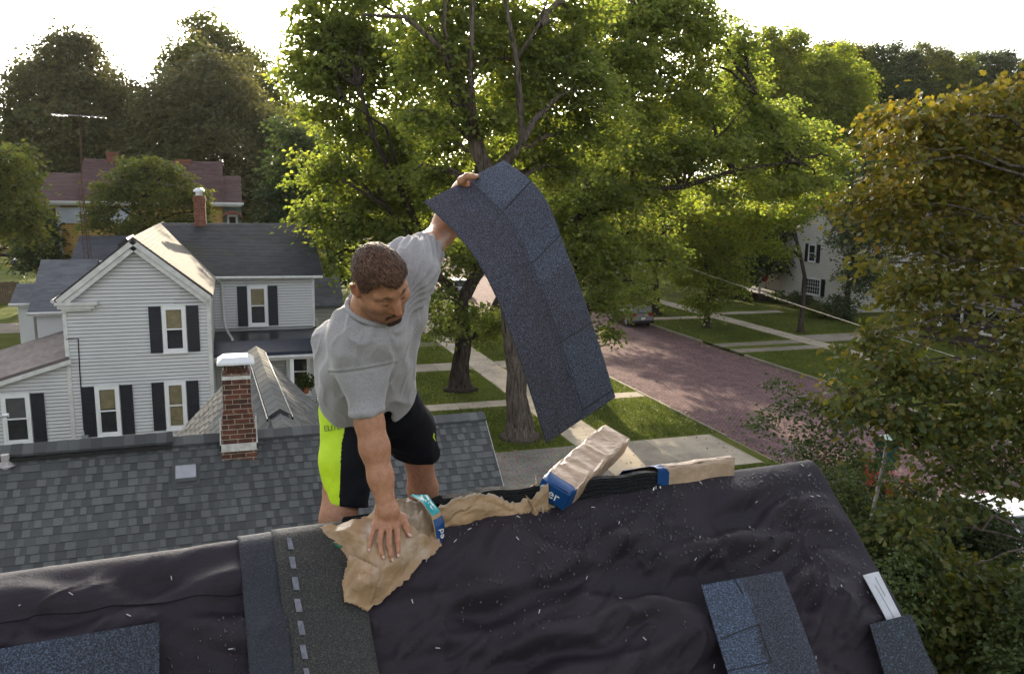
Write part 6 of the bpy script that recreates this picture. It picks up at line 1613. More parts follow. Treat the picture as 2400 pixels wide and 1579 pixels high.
# ================================================================== VEHICLES
M['tyre'] = paint('tyre_rubber', (.014, .014, .015), .8, .2, 20.0); M['rim'] = paint('alloy_rim', (.50, .50, .52), .3, .08, 10.0, metal=.8)
M['cglass'] = paint('tinted_car_glass', (.012, .015, .018), .06, .05, 2.0, spec=.6); M['tail'] = paint('red_lamp', (.30, .010, .012), .2, .05, 5.0); M['lamp'] = paint('clear_lamp', (.60, .62, .64), .15, .05, 5.0)
def carpaint(name, c):
    t = NT(name); t.base(c); t.set(Roughness=.28); t.b.inputs['Coat Weight'].default_value = .3; t.b.inputs['Coat Roughness'].default_value = .05; return t.m
def car(name, label, x, y, yaw, c, L=4.5, W=1.80, Hh=1.48, suv=False, z=GZ+.015):
    root = tag(empty(name, (x, y, z)), label, 'car')
    ca, sa = math.cos(yaw), math.sin(yaw)
    def T(a, b, h): return np.array([x+ca*a-sa*b, y+sa*a+ca*b, z+h])      # a forward, b to the left
    body = carpaint('car_paint', c)
    hood = .62*Hh if not suv else .64*Hh
    prof = [(-.5, .42), (-.495, .60), (-.47, hood*1.0), (-.30, hood*1.04), (.18, hood*1.02), (.42, hood*.90), (.485, hood*.72), (.5, .45), (.49, .25), (-.49, .25)]
    prof = [(a*L, h*Hh/1.48 if h < .6 else h) for a, h in prof]
    arch = []
    mb = MB(); n = len(prof)
    secs = [(-1, .93), (-.97, 1.0), (.97, 1.0), (1, .93)]
    vs = []
    for b, s_ in secs:
        for a, h in prof:
            tum = 1-.05*max(0, (h-.5)/Hh)
            vs.append(T(a*(1 if abs(b) < 1 else .985), b*W/2*tum, .25+(h-.25)*(1 if abs(b) < 1 else s_)))
    fs = []
    for k in range(3):
        for i in range(n): fs.append((k*n+i, k*n+(i+1) % n, (k+1)*n+(i+1) % n, (k+1)*n+i))
    fs.append(tuple(range(n))); fs.append(tuple(range(4*n-1, 3*n-1, -1))); mb.add(vs, fs); bo = mb.build('body', body, root, bevel=.03)
    # cabin: pillars, roof and glass
    if suv: cb = [(-.475, hood*1.03), (-.455, Hh-.02), (.10, Hh), (.24, hood*1.02)]
    else: cb = [(-.40, hood*1.03), (-.25, Hh-.04), (.06, Hh), (.26, hood*1.01)]
    cb = [(a*L, h) for a, h in cb]; wb, wt = W*.47, W*.385
    P = [[T(a, s_*(wb if i in (0, 3) else wt), h) for i, (a, h) in enumerate(cb)] for s_ in (-1, 1)]
    mb = MB(); lo = [P[0][0], P[0][3], P[1][3], P[1][0]]; hi = [P[0][1], P[0][2], P[1][2], P[1][1]]; mb.hexa(lo, hi); mb.build('window', M['cglass'], root)
    mb = MB(); c4 = [(p-sum(hi)/4)*1.03+sum(hi)/4 for p in hi]; mb.hexa([p-Z_*.02 for p in c4], [p+Z_*.035 for p in c4])
    for s_ in (0, 1):
        for i, j in ((0, 1), (3, 2)): mb.tube([P[s_][i], P[s_][j]], .035, 6)
        m0 = (P[s_][0]+P[s_][3])/2; m1 = (P[s_][1]+P[s_][2])/2; mb.tube([m0, m1], .035, 6)
    mb.build('roof', body, root, bevel=.015)
    for a in (-.30, .31):
        for s_ in (-1, 1):
            r = .335 if not suv else .375; p = T(a*L, s_*(W/2-.10), r); q = T(a*L, s_*(W/2+.012), r)
            mb = MB(); mb.tube([p, q], r, 22); w = mb.build('wheel', M['tyre'], root, bevel=.02)
            mb = MB(); mb.tube([T(a*L, s_*(W/2+.0), r), T(a*L, s_*(W/2+.018), r)], r*.62, 18)
            for k in range(5): e = 2*math.pi*k/5; mb.tube([T(a*L, s_*(W/2+.024), r), T(a*L+r*.55*math.cos(e), s_*(W/2+.02), r+r*.55*math.sin(e))], .035, 5)
            mb.build('rim', M['rim'], w)
    for s_ in (-1, 1):
        mb = MB(); p = T(-.5*L-.005, s_*W*.38, hood*.84); mb.obox(p-T(0, .13, 0)+T(0, 0, 0), T(.06, 0, 0)-T(0, 0, 0), T(0, .26, 0)-T(0, 0, 0), Z_*.17); mb.build('taillight', M['tail'], root)
        mb = MB(); p = T(.455*L, s_*W*.36, hood*.70); mb.obox(p-T(0, .16, 0)+T(0, 0, 0), T(.085, 0, 0)-T(0, 0, 0), T(0, .32, 0)-T(0, 0, 0), Z_*.14); mb.build('headlight', M['lamp'], root)
        mb = MB(); p = T(.20*L, s_*W*.53, hood*1.02); mb.obox(p-T(0, .07, 0)+T(0, 0, 0), T(.1, 0, 0)-T(0, 0, 0), T(0, .14, 0)-T(0, 0, 0), Z_*.11); mb.build('mirror', body, root, bevel=.02)
    for a in (-.5, .485):
        mb = MB(); p = T(a*L-.03, -W*.46, .34); mb.obox(p, T(.1, 0, 0)-T(0, 0, 0), T(0, W*.92, 0)-T(0, 0, 0), Z_*.2); mb.build('bumper', M['black'] if suv else body, root, bevel=.03)
    mb = MB(); p = T(-.5*L-.04, -.16, .62); mb.obox(p, T(.012, 0, 0)-T(0, 0, 0), T(0, .32, 0)-T(0, 0, 0), Z_*.15); mb.build('number_plate', M['trim'], root)
    return root
car('parked_car', 'dark maroon estate car parked at the far kerb, half hidden by low maple leaves', 28.75, 57.0, R(90), (.045, .008, .010), 4.6, 1.85, 1.68, True)
car('parked_car', 'white car parked at the near kerb, glimpsed through the orange maple', 20.25, 16.9, R(90), (.70, .71, .73), 4.7, 1.84, 1.50)
car('parked_car', 'pale blue car parked far up the street beyond the forked maple', 20.4, 77.0, R(90), (.30, .38, .48), 4.4, 1.8, 1.5)

# ================================================================== SMALLER THINGS
# lattice antenna mast behind the clapboard house
AM = tag(empty('antenna_mast', (-6.0, 42.0, 0)), 'thin rusty lattice mast with a television aerial on top, behind the clapboard house', 'antenna')
YA = 42.0; base = atY(206, 600, YA); mid = atY(190, 440, YA); topp = atY(186, 245, YA); bm = atY(187, 270, YA)
M['rust_mast'] = paint('rusty_mast', (.10, .045, .035), .8, .3, 8.0)
mb = MB(); b0 = np.array([base[0], YA, 0.0]); cs = [(math.cos(R(90+120*k)), math.sin(R(90+120*k))) for k in range(3)]
axis = lambda z: np.array([np.interp(z, [0, base[2], mid[2]], [base[0]+.1, base[0], mid[0]]), YA, z])
wz = lambda z: .30*(1-.75*z/mid[2])+.03
legs = [[axis(z)+np.array([c*wz(z), s_*wz(z), 0]) for z in np.linspace(0, mid[2], 26)] for c, s_ in cs]
for lg in legs: mb.tube(lg, .016, 5)
for i in range(25):
    for k in range(3): mb.tube([legs[k][i], legs[(k+1) % 3][i+(1 if i % 2 else 0)]], .009, 4, cap=False); mb.tube([legs[k][i], legs[(k+1) % 3][i]], .008, 4, cap=False)
mb.build('lattice', M['rust_mast'], AM)
mb = MB(); mb.tube([axis(mid[2]-.5), bm, topp], [.03, .022, .018], 6); mb.build('pole', M['rust_mast'], AM)
mb = MB(); l_, r_e = atY(120, 267, YA), atY(243, 276, YA); mb.tube([l_, r_e], .018, 6)
for q_, w, dx, dz in ((0, .8, .22, -.16), (.10, .7, .22, -.17), (.22, .6, .15, -.13), (.55, .5, .1, .03), (.66, .45, .12, -.05), (.74, .45, .2, .06), (.80, .4, .1, -.05), (.86, .4, .16, .05), (.91, .35, .1, -.06), (.96, .35, .14, .05), (1, .3, .1, -.04)):
    p = l_*(1-q_)+r_e*q_; mb.tube([p+np.array([dx, -w, dz]), p, p+np.array([dx*.6, w, dz*.2])], .008, 4)
mb.build('aerial', M['alum'], AM)
# wooden fence, chain-link, smoker in the far left yard
fc = tag(empty('wooden_fence', (-21, 78, 0)), 'brown board fence at the left edge of the yards', 'fence')
for k in range(46):
    x = -24.6+k*.165; b = MB(); hh = 1.75+.03*math.sin(k*2.1); b.hexa([(x, 77.98, 0), (x+.15, 77.98, 0), (x+.15, 78.0, 0), (x, 78.0, 0)], [(x, 77.98, hh), (x+.15, 77.98, hh), (x+.15, 78.0, hh), (x, 78.0, hh)])
    if k == 0: pk_mb = MB()
    pk_mb.v, pk_mb.f, pk_mb.m, pk_mb.c = pk_mb.v, pk_mb.f, pk_mb.m, pk_mb.c
    pk_mb.add(b.v, b.f)
pk_mb.build('boards', paint('weathered_brown_boards', (.085, .055, .042), .9, .35, 2.0), fc)
mb = MB(); mb.box((-24.7, 78.01, .4), (-17.0, 78.05, .5)); mb.box((-24.7, 78.01, 1.3), (-17.0, 78.05, 1.4)); mb.build('rails', M['dark_wood'], fc)
cl = tag(empty('chain_link_fence', (-22, 92, 0)), 'low chain-link fence across the back yard beyond the board fence', 'fence')
mb = MB()
for k in range(7): mb.tube([(-29+k*2.4, 92, 0), (-29+k*2.4, 92, 1.25)], .03, 6)
mb.tube([(-29, 92, 1.22), (-14.6, 92, 1.22)], .022, 6); mb.build('posts', M['grey_metal'], cl)
mb = MB()
for k in range(120):
    x = -29+k*.12
    for s_ in (1, -1): mb.tube([(x, 92, .02), (x+s_*1.2, 92, 1.2)], .004, 3, cap=False)
mb.build('wire', M['grey_metal'], cl)
sk = tag(empty('barbecue', (-22.3, 101, 0)), 'black barbecue smoker on legs standing in the far back yard', 'barbecue')
pb = np.array([-22.3, 101, 0])
mb = MB(); mb.tube([pb+Z_*.75, pb+Z_*.8, pb+Z_*1.35, pb+Z_*1.6, pb+Z_*1.7], [.35, .5, .52, .38, .1], 14); mb.build('drum', M['black'], sk)
for a in range(3): mb = MB(); mb.tube([pb+Z_*.8+np.array([.3*math.cos(a*2.1), .3*math.sin(a*2.1), 0]), pb+np.array([.5*math.cos(a*2.1), .5*math.sin(a*2.1), 0])], .04, 6); mb.build('leg', M['black'], sk)
mb = MB(); mb.box(tuple(pb+np.array([-.25, -.3, 1.72])), tuple(pb+np.array([.25, .3, 1.85]))); mb.build('lid', M['cap_metal'], sk, bevel=.03)
# overhead service cable and its pole
pl = tag(empty('utility_pole', (31.2, 68.0, 0)), 'wooden utility pole among the trees past the parked car', 'pole')
mb = MB(); mb.tube([(31.2, 68, -.1), (31.2, 68, 8.6)], [.16, .12], 10); mb.build('pole', M['bark'], pl)
mb = MB(); mb.box((30.2, 67.94, 8.0), (32.2, 68.06, 8.12)); mb.build('crossarm', M['bark'], pl)
c0, c1 = atY(1500, 588, 67.9), atY(2560, 940, 14.0)
mb = MB(); pts = []
for k in range(25): t_ = k/24; p = c0*(1-t_)+c1*t_; p[2] -= .35*4*t_*(1-t_)*.25; pts.append(p)
mb.tube(pts, .0075, 5); tag(mb.build('overhead_cable', paint('weathered_white_cable', (.55, .54, .52), .5, .1, 1.0)), 'pale overhead cable slanting down to the right past the white gabled house', 'cable')
# satellite dish arm at the left edge of the neighbour's roof
sd_ = tag(empty('satellite_dish', atY(2, 978, 12.2)), 'blue-grey dish arm poking in at the left edge beside the shuttered window', 'satellite dish')
p = atY(3, 978, 12.2); mb = MB(); mb.tube([atY(14, 972, 12.2), p, atY(-30, 990, 12.4), atY(-34, 1045, 12.6)], [.012, .016, .016, .016], 7); mb.build('arm', M['grey_metal'], sd_)
mb = MB(); q = atY(13, 973, 12.2); mb.tube([q-X_*.03, q+X_*.035], [.022, .03], 8); mb.build('feedhorn', M['alum'], sd_)
mb = MB(); q = atY(-32, 975, 12.45)
rings = [[q+np.array([-.02-.10*(1-(r_/.26)**2), 0, 0])+np.array([0, r_*math.cos(a), r_*math.sin(a)]) for a in np.linspace(0, 2*math.pi, 19)[:-1]] for r_ in (.001, .1, .18, .26)]
mb.add([v for r_ in rings for v in r_], [(i*18+k, i*18+(k+1) % 18, (i+1)*18+(k+1) % 18, (i+1)*18+k) for i in range(3) for k in range(18)]); mb.build('dish', M['grey_metal'], sd_)
# things on the porches
pp = tag(empty('potted_plant', atY(718, 888, 32.3)), 'terracotta potted plant on the porch of the clapboard house', 'plant')
p = atY(716, 905, 32.3); mb = MB(); mb.tube([p-Z_*.28, p-Z_*.02, p], [.11, .17, .18], 12); mb.build('pot', paint('terracotta', (.28, .10, .05), .8, .15, 10.0), pp)
V, F = leaves(p+np.random.default_rng(4).normal(0, 1, (24, 3))*np.array([.16, .16, .14])+Z_*.25, 12, .14, .16, np.random.default_rng(5)); npmesh('foliage', V, F, M['leaf_shrub'], pp, False)
hc = atX(1792, 652, 46.9); rc = tag(empty('red_basket', hc), 'bright red hanging basket in the dark porch across the street', 'basket')
mb = MB(); mb.tube([hc-Z_*.30, hc-Z_*.1, hc+Z_*.16], [.18, .30, .36], 12); mb.build('basket', paint('red_plastic', (.42, .015, .03), .4, .1, 5.0), rc)
mb = MB(); [mb.tube([hc+Z_*.16+np.array([.3*math.cos(a), .3*math.sin(a), 0]), hc+Z_*.9], .008, 4) for a in (0, 2.1, 4.2)]; mb.build('hanger', M['black'], rc)
gb = atZ(2075, 1088, .2); wb = tag(empty('wheeled_bin', gb), 'dark green wheeled bin at the kerb behind the rose bush', 'bin')
mb = MB(); w = .29; mb.hexa([gb+np.array([-.22, -.25, -.15]), gb+np.array([.22, -.25, -.15]), gb+np.array([.22, .25, -.15]), gb+np.array([-.22, .25, -.15])], [gb+np.array([-w, -.33, .9]), gb+np.array([w, -.33, .9]), gb+np.array([w, .33, .9]), gb+np.array([-w, .33, .9])]); mb.build('bin_body', paint('dark_green_plastic', (.008, .055, .045), .35, .15, 5.0), wb, bevel=.03)
mb = MB(); mb.hexa([gb+np.array([-w-.03, -.37, .905]), gb+np.array([w+.03, -.37, .905]), gb+np.array([w+.03, .37, .905]), gb+np.array([-w-.03, .37, .905])], [gb+np.array([-w+.02, -.3, 1.0]), gb+np.array([w-.02, -.3, 1.0]), gb+np.array([w-.02, .3, 1.04]), gb+np.array([-w+.02, .3, 1.04])]); mb.build('lid', paint('green_lid', (.010, .085, .075), .25, .15, 5.0), wb, bevel=.02)
for s_ in (-1, 1): mb = MB(); mb.tube([gb+np.array([s_*.25, .27, -.08]), gb+np.array([s_*.31, .27, -.08])], .1, 12); mb.build('wheel', M['tyre'], wb)
# fallen leaves, gutter debris and rough grass
r_ = np.random.default_rng(77)
def litter(name, label, pts, size, mat, seed):
    r = np.random.default_rng(seed); V, F = leaves(pts, 1, .01, size, r, LEAF4, up=1.6); o = npmesh(name, V, F, mat, None, False); tag(o, label, 'leaf litter', kind='stuff')
p1 = np.stack([r_.uniform(ROADW, ROADE, 900), r_.uniform(24, 75, 900), np.full(900, GZ+.03)], 1)
p2 = np.stack([ROADW+np.abs(r_.normal(0, .22, 900)), r_.uniform(24, 60, 900), np.full(900, GZ+.035)], 1); p3 = np.stack([ROADE-np.abs(r_.normal(0, .3, 900)), r_.uniform(30, 75, 900), np.full(900, GZ+.035)], 1)
p4 = np.stack([r_.uniform(6, 18.8, 1100), r_.uniform(24, 60, 1100), np.full(1100, .05)], 1); p5 = np.stack([18.95+r_.normal(0, .18, 420), r_.uniform(28.6, 33.0, 420), np.full(420, .0)+r_.uniform(-.08, .05, 420)], 1)
p6_ = np.stack([r_.uniform(30, 46, 900), r_.uniform(36, 66, 900), np.full(900, .05)], 1)
litter('leaf_litter', 'scattered fallen leaves on the street and lawns', np.concatenate([p1, p2, p3, p4, p5, p6_]), .10, leaf_mat('dry_leaf', [(.16, .10, .045), (.28, .20, .09), (.36, .30, .18), (.10, .06, .03)], (1, .9, .6), .1), 6)
def grass_field(n, boxes, h, seed):
    r = np.random.default_rng(seed); ar = np.array([(b[1]-b[0])*(b[3]-b[2]) for b in boxes]); k = r.choice(len(boxes), n, p=ar/ar.sum()); B = np.array(boxes)[k]
    x = B[:, 0]+r.uniform(0, 1, n)*(B[:, 1]-B[:, 0]); y = B[:, 2]+r.uniform(0, 1, n)*(B[:, 3]-B[:, 2])
    a = r.uniform(0, 6.28, n); w = r.uniform(.012, .028, n); hh = h*r.uniform(.5, 1.3, n); lean = r.normal(0, .5, (n, 2))*hh[:, None]
    p = np.stack([x, y, np.full(n, -.01)], 1); d = np.stack([np.cos(a)*w, np.sin(a)*w, np.zeros(n)], 1); tp_ = p+np.stack([lean[:, 0], lean[:, 1], hh], 1)
    V = np.stack([p-d, p+d, tp_], 1).reshape(-1, 3); return V, np.arange(3*n).reshape(n, 3)
V, F = grass_field(210000, [(14.15, 18.85, 28.9, 35.2), (14.15, 18.85, 36.3, 43.2), (6.0, 12.35, 28.85, 35.2), (4.5, 12.35, 36.4, 43.3), (14.15, 18.85, 12, 24.9), (14.15, 18.8, 45.2, 60), (5, 12.3, 45.4, 60), (30.0, 36.2, 34, 43.7), (30.0, 36.2, 47.2, 57.1), (37.8, 46.5, 34, 45.7), (37.8, 46.5, 48.6, 58.4), (9, 16, 6, 14), (30, 36.2, 58.5, 70)], .085, 12)
o = npmesh('grass', V, F, leaf_mat('grass_blade', [(.050, .078, .014), (.075, .110, .020), (.105, .135, .028), (.135, .125, .040)], (1.6, 1.7, .7), .35), None, False); tag(o, 'short uneven lawn grass', 'grass', kind='stuff')
# ================================================================== THE WORKER
class Field:
    """signed-distance volume filled piece by piece, then skinned"""
    def __init__(s, lo, hi, res):
        s.lo = np.asarray(lo, float); s.res = res
        s.n = np.ceil((np.asarray(hi, float)-s.lo)/res).astype(int)+1
        s.d = np.full(s.n, .2, np.float32)
    def sub(s, lo, hi):
        a = np.clip(np.floor((np.asarray(lo)-s.lo)/s.res).astype(int), 0, s.n); b = np.clip(np.ceil((np.asarray(hi)-s.lo)/s.res).astype(int)+1, 0, s.n)
        sl = tuple(slice(i, j) for i, j in zip(a, b))
        ax = [s.lo[i]+s.res*np.arange(a[i], b[i]) for i in range(3)]
        X, Y, Zz = np.meshgrid(*ax, indexing='ij'); return sl, np.stack([X, Y, Zz], -1).astype(np.float32)
    def put(s, fn, lo, hi, k=.02, mode='add'):
        m = k+.012
        sl, P = s.sub(np.asarray(lo)-m, np.asarray(hi)+m)
        if P.size == 0: return
        e = fn(P); d = s.d[sl]
        if mode == 'sub':
            e = -e; h = np.clip(.5-.5*(d-e)/k, 0, 1); s.d[sl] = d*(1-h)+e*h+k*h*(1-h)
        else:
            h = np.clip(.5+.5*(d-e)/k, 0, 1); s.d[sl] = d*(1-h)+e*h-k*h*(1-h)
    def cone(s, a, b, ra, rb, k=.02, mode='add'):
        a, b = np.asarray(a, np.float32), np.asarray(b, np.float32); ba = b-a; L = max(float(ba@ba), 1e-9)
        def fn(P):
            t_ = np.clip(((P-a)@ba)/L, 0, 1); return np.linalg.norm(P-a-t_[..., None]*ba, axis=-1)-(ra+(rb-ra)*t_)
        r_ = max(ra, rb); s.put(fn, np.minimum(a, b)-r_, np.maximum(a, b)+r_, k, mode)
    def chain(s, pts, rad, k=.02, mode='add'):
        for i in range(len(pts)-1): s.cone(pts[i], pts[i+1], rad[i], rad[i+1], k, mode)
    def ell(s, c, ax, r, k=.02, mode='add'):
        c = np.asarray(c, np.float32); A = np.asarray(ax, np.float32); r = np.asarray(r, np.float32)
        def fn(P):
            q = (P-c)@A.T; k0 = np.linalg.norm(q/r, axis=-1); k1 = np.linalg.norm(q/(r*r), axis=-1); return k0*(k0-1)/np.maximum(k1, 1e-6)
        m = float(r.max()); s.put(fn, c-m, c+m, k, mode)
    def mesh(s):
        d = s.d; neg = d < 0; nx, ny, nz = d.shape
        cnt = np.zeros((nx-1, ny-1, nz-1), np.int8)
        for i in (0, 1):
            for j in (0, 1):
                for k in (0, 1): cnt += neg[i:nx-1+i, j:ny-1+j, k:nz-1+k]
        I = np.argwhere((cnt > 0) & (cnt < 8)); vid = np.full(cnt.shape, -1, np.int32); vid[tuple(I.T)] = np.arange(len(I))
        cor = np.array([(i, j, k) for i in (0, 1) for j in (0, 1) for k in (0, 1)])
        D = np.stack([d[I[:, 0]+c[0], I[:, 1]+c[1], I[:, 2]+c[2]] for c in cor], 1)
        acc = np.zeros((len(I), 3)); w = np.zeros(len(I))
        for a in range(8):
            for b in range(a+1, 8):
                if np.abs(cor[a]-cor[b]).sum() != 1: continue
                m = (D[:, a] < 0) != (D[:, b] < 0); t_ = D[m, a]/(D[m, a]-D[m, b]); acc[m] += cor[a]+(cor[b]-cor[a])*t_[:, None]; w[m] += 1
        V = s.lo+s.res*(I+acc/w[:, None]); F = []
        for ax in range(3):
            o1, o2 = [(1, 2), (2, 0), (0, 1)][ax]
            n0 = np.take(neg, range(0, d.shape[ax]-1), ax); n1 = np.take(neg, range(1, d.shape[ax]), ax)
            E = np.argwhere(n0 != n1); ok = (E[:, o1] > 0) & (E[:, o2] > 0) & (E[:, o1] < d.shape[o1]-1) & (E[:, o2] < d.shape[o2]-1); E = E[ok]
            fl = n0[tuple(E.T)]
            q = []
            for a, b in ((-1, -1), (0, -1), (0, 0), (-1, 0)):
                c = E.copy(); c[:, o1] += a; c[:, o2] += b; q.append(vid[tuple(c.T)])
            Q = np.stack(q, 1); Q[~fl] = Q[~fl][:, ::-1]; F.append(Q)
        return V, np.concatenate(F)
def relax(V, F, it=1, f=.5):
    e = np.concatenate([F[:, [0, 1]], F[:, [1, 2]], F[:, [2, 3]], F[:, [3, 0]]]); e = np.concatenate([e, e[:, ::-1]])
    for _ in range(it):
        s = np.stack([np.bincount(e[:, 0], V[e[:, 1], k], len(V)) for k in range(3)], 1); n = np.bincount(e[:, 0], minlength=len(V))
        V = V*(1-f)+f*s/np.maximum(n, 1)[:, None]
    return V
def normals(V, F):
    n = np.cross(V[F[:, 2]]-V[F[:, 0]], V[F[:, 3]]-V[F[:, 1]]); N_ = np.zeros_like(V)
    for k in range(4): np.add.at(N_, F[:, k], n)
    return N_/(np.linalg.norm(N_, axis=1)[:, None]+1e-12)
def HP(x, y, h):      # a point h above the near slope
    d = ray(x, y); t_ = ((RO+RNN*h-CAM)@RNN)/(d@RNN); return CAM+d*t_
def DP(x, y, dep):    # a point at a measured distance along the view
    d = ray(x, y); return CAM+d*(dep/(d@FW))
# joints
J = dict(shR=atY(838, 812, 2.74), elR=atY(866, 990, 2.70), wrR=HP(908, 1196, .165), shL=DP(958, 628, 2.86), elL=DP(1040, 541, 3.10), wrL=DP(1078, 446, 3.045),
         neck=atY(872, 722, 2.70), pel=atY(872, 930, 3.08), hipR=atY(822, 965, 3.13), hipL=atY(925, 965, 3.17), knR=atY(793, 1216, 3.0), knL=atY(980, 1062, 3.30))
J['anR'] = J['knR']*np.array([1, 0, 0])+np.array([-.01, 3.42, 0]); J['anL'] = J['knL']*np.array([1, 0, 0])+np.array([.10, 3.44, 0])
def far_slope_z(p): return RO[2]-abs(float((p[:2]-RO[:2])@RN[:2]))*math.tan(RP)
for k in ('anR', 'anL'): J[k][2] = far_slope_z(J[k])+.115
# head frame, in (right, up, towards viewer) then world
def cw(v): v = np.asarray(v, float); return RT*v[0]+UP*v[1]-FW*v[2]
Hu = cw((.12, .63, .77)); Hu /= np.linalg.norm(Hu); Hf = cw((.61, -.59, .53)); Hf -= Hu*(Hf@Hu); Hf /= np.linalg.norm(Hf); Hl = np.cross(Hu, Hf)
HC = DP(891, 661, 2.61); HA = np.stack([Hf, Hl, Hu])
def H(f, l, z): return HC+Hf*f+Hl*l+Hu*z
body = tag(empty('person', (J['pel'][0], 3.4, far_slope_z(np.array([J['pel'][0], 3.4])))), 'roofer in grey t-shirt and black and neon shorts leaning over the ridge', 'person')

# ---- skin: one continuous body
G = Field((.05, 2.40, 7.95), (1.05, 3.66, 9.93), .0034)
k3 = .03
G.chain([J['shR'], J['elR']*.55+J['shR']*.45, J['elR'], J['elR']*.72+J['wrR']*.28, J['elR']*.38+J['wrR']*.62, J['wrR']], [.056, .051, .045, .047, .039, .031], k3)
G.cone(J['wrR']+RT*.010, J['wrR']-RT*.010, .026, .026, .02)
fo = J['wrL']-J['elL']
G.chain([J['shL'], J['shL']*.5+J['elL']*.5, J['elL'], J['elL']+fo*.3, J['elL']+fo*.7, J['wrL']], [.058, .053, .046, .047, .038, .030], k3)
G.chain([J['hipR'], J['knR']*.5+J['hipR']*.5, J['knR'], J['knR']*.7+J['anR']*.3+np.array([0, .02, 0]), J['anR']], [.095, .080, .063, .060, .040], .04)
G.chain([J['hipL'], J['knL']*.5+J['hipL']*.5, J['knL'], J['knL']*.66+J['anL']*.34+np.array([.0, .02, 0]), J['anL']], [.095, .080, .060, .060, .040], .04)
G.chain([J['pel'], (J['pel']+J['neck'])/2, J['neck']], [.085, .075, .060], .04)
G.cone(J['shR'], J['shL'], .045, .045, .04)
G.chain([J['neck'], H(-.03, 0, -.06)], [.066, .060], .04)
# head
G.ell(H(-.008, 0, .022), HA, (.098, .077, .098), .03)
G.ell(H(.026, 0, -.045), HA, (.066, .062, .066), .04)
G.ell(H(.052, 0, -.088), HA, (.036, .040, .026), .03)
G.cone(H(.078, -.010, -.102), H(.078, .010, -.102), .018, .018, .018)
for s_ in (1, -1):
    G.cone(H(.084, s_*.012, .024), H(.066, s_*.050, .020), .011, .010, .012)       # brow
    G.ell(H(.056, s_*.046, -.026), HA, (.026, .024, .022), .02)                     # cheek
    G.ell(H(.096, s_*.031, -.002), HA, (.014, .017, .010), .008, 'sub')             # socket
    G.ell(H(.073, s_*.031, -.003), HA, (.0145, .016, .0125), .004)                  # lidded eye
    G.cone(H(.016, s_*.060, -.060), H(.060, s_*.034, -.096), .016, .013, .02)       # jaw edge
    G.ell(H(-.012, s_*.079, -.008), HA, (.019, .008, .031), .006)                   # ear
    G.cone(H(-.026, s_*.088, .010), H(-.012, s_*.088, .024), .0055, .005, .005)
    G.cone(H(-.030, s_*.088, .008), H(-.022, s_*.084, -.024), .0055, .005, .005)
    G.ell(H(-.006, s_*.089, -.004), HA, (.010, .006, .015), .004, 'sub')
    G.cone(H(.088, s_*.012, -.043), H(.094, s_*.012, -.045), .0085, .007, .008)     # nostril wing
G.chain([H(.086, 0, .012), H(.098, 0, -.018), H(.110, 0, -.040)], [.009, .0105, .0125], .010)
G.cone(H(.084, -.017, -.066), H(.084, .017, -.066), .006, .006, .008); G.cone(H(.090, -.008, -.0645), H(.090, .008, -.0645), .0055, .0055, .006)
G.cone(H(.084, -.014, -.079), H(.084, .014, -.079), .0075, .0075, .008)
G.cone(H(.097, -.018, -.0725), H(.097, .018, -.0725), .0028, .0028, .004, 'sub')
# right hand, flat on the wrapper
HK = .134
mc = dict(i=HP(929, 1231, HK+.004), m=HP(912, 1229, HK+.008), r=HP(896, 1231, HK+.005), p=HP(878, 1233, HK-.001))
pip = dict(i=HP(932, 1268, HK+.010), m=HP(911, 1273, HK+.013), r=HP(889, 1269, HK+.011), p=HP(869, 1261, HK+.004))
dip = dict(i=HP(933, 1290, HK+.000), m=HP(916, 1299, HK+.002), r=HP(894, 1294, HK+.001), p=HP(866, 1279, HK-.003))
tip = dict(i=HP(933, 1302, HK-.008), m=HP(919, 1312, HK-.008), r=HP(898, 1306, HK-.008), p=HP(865, 1289, HK-.009))
wr = dict(i=.42, m=.15, r=-.15, p=-.42)
for f_, sc in (('i', 1.0), ('m', 1.03), ('r', .97), ('p', .86)):
    w_ = J['wrR']+RT*.050*wr[f_]-RNN*.012
    G.chain([w_, mc[f_]], [.017, .0135*sc], .016)
    G.chain([mc[f_], pip[f_], dip[f_], tip[f_]], [.0112*sc, .0100*sc, .0085*sc, .0074*sc], .004)
    G.cone(pip[f_]+RNN*.0025, pip[f_]+RNN*.0025, .0098*sc, .0098*sc, .004)
    G.cone(mc[f_]+RNN*.004, mc[f_]+RNN*.004, .010, .010, .008)
th = [J['wrR']+RT*.018-RNN*.016, HP(943, 1213, HK-.004), HP(952, 1235, HK-.002), HP(959, 1254, HK-.006)]
G.chain(th, [.018, .0150, .0122, .0090], .008)
G.chain([th[1], mc['i']*.6+J['wrR']*.4-RNN*.008], [.013, .012], .014)
# left hand: palm and fingers behind the shingle, thumb over its face
SHL = [(993, 474), (1072, 551), (1127, 626), (1167, 706), (1202, 798), (1230, 879), (1259, 971), (1280, 1038)]
SHR = [(1182, 379), (1248, 430), (1288, 488), (1322, 580), (1357, 672), (1388, 764), (1414, 844), (1440, 930)]
SDL = [2.94, 2.87, 2.83, 2.82, 2.84, 2.87, 2.92, 2.97]; SDR = [3.09, 3.02, 2.98, 2.97, 2.99, 3.02, 3.06, 3.11]
def spl(T, t_):
    T = np.asarray(T, float); n = len(T)-1; k = np.clip(np.asarray(t_, float)*n, 0, n-1e-6); i = k.astype(int); f = k-i
    g = lambda j: T[np.clip(j, 0, n)]
    if T.ndim > 1: f = f[..., None]
    a, b, c, d = g(i-1), g(i), g(i+1), g(i+2)
    return .5*((2*b)+(c-a)*f+(2*a-5*b+4*c-d)*f*f+(3*b-a-3*c+d)*f**3)
LE = np.array([DP(x, y, d) for (x, y), d in zip(SHL, SDL)]); RE = np.array([DP(x, y, d) for (x, y), d in zip(SHR, SDR)])
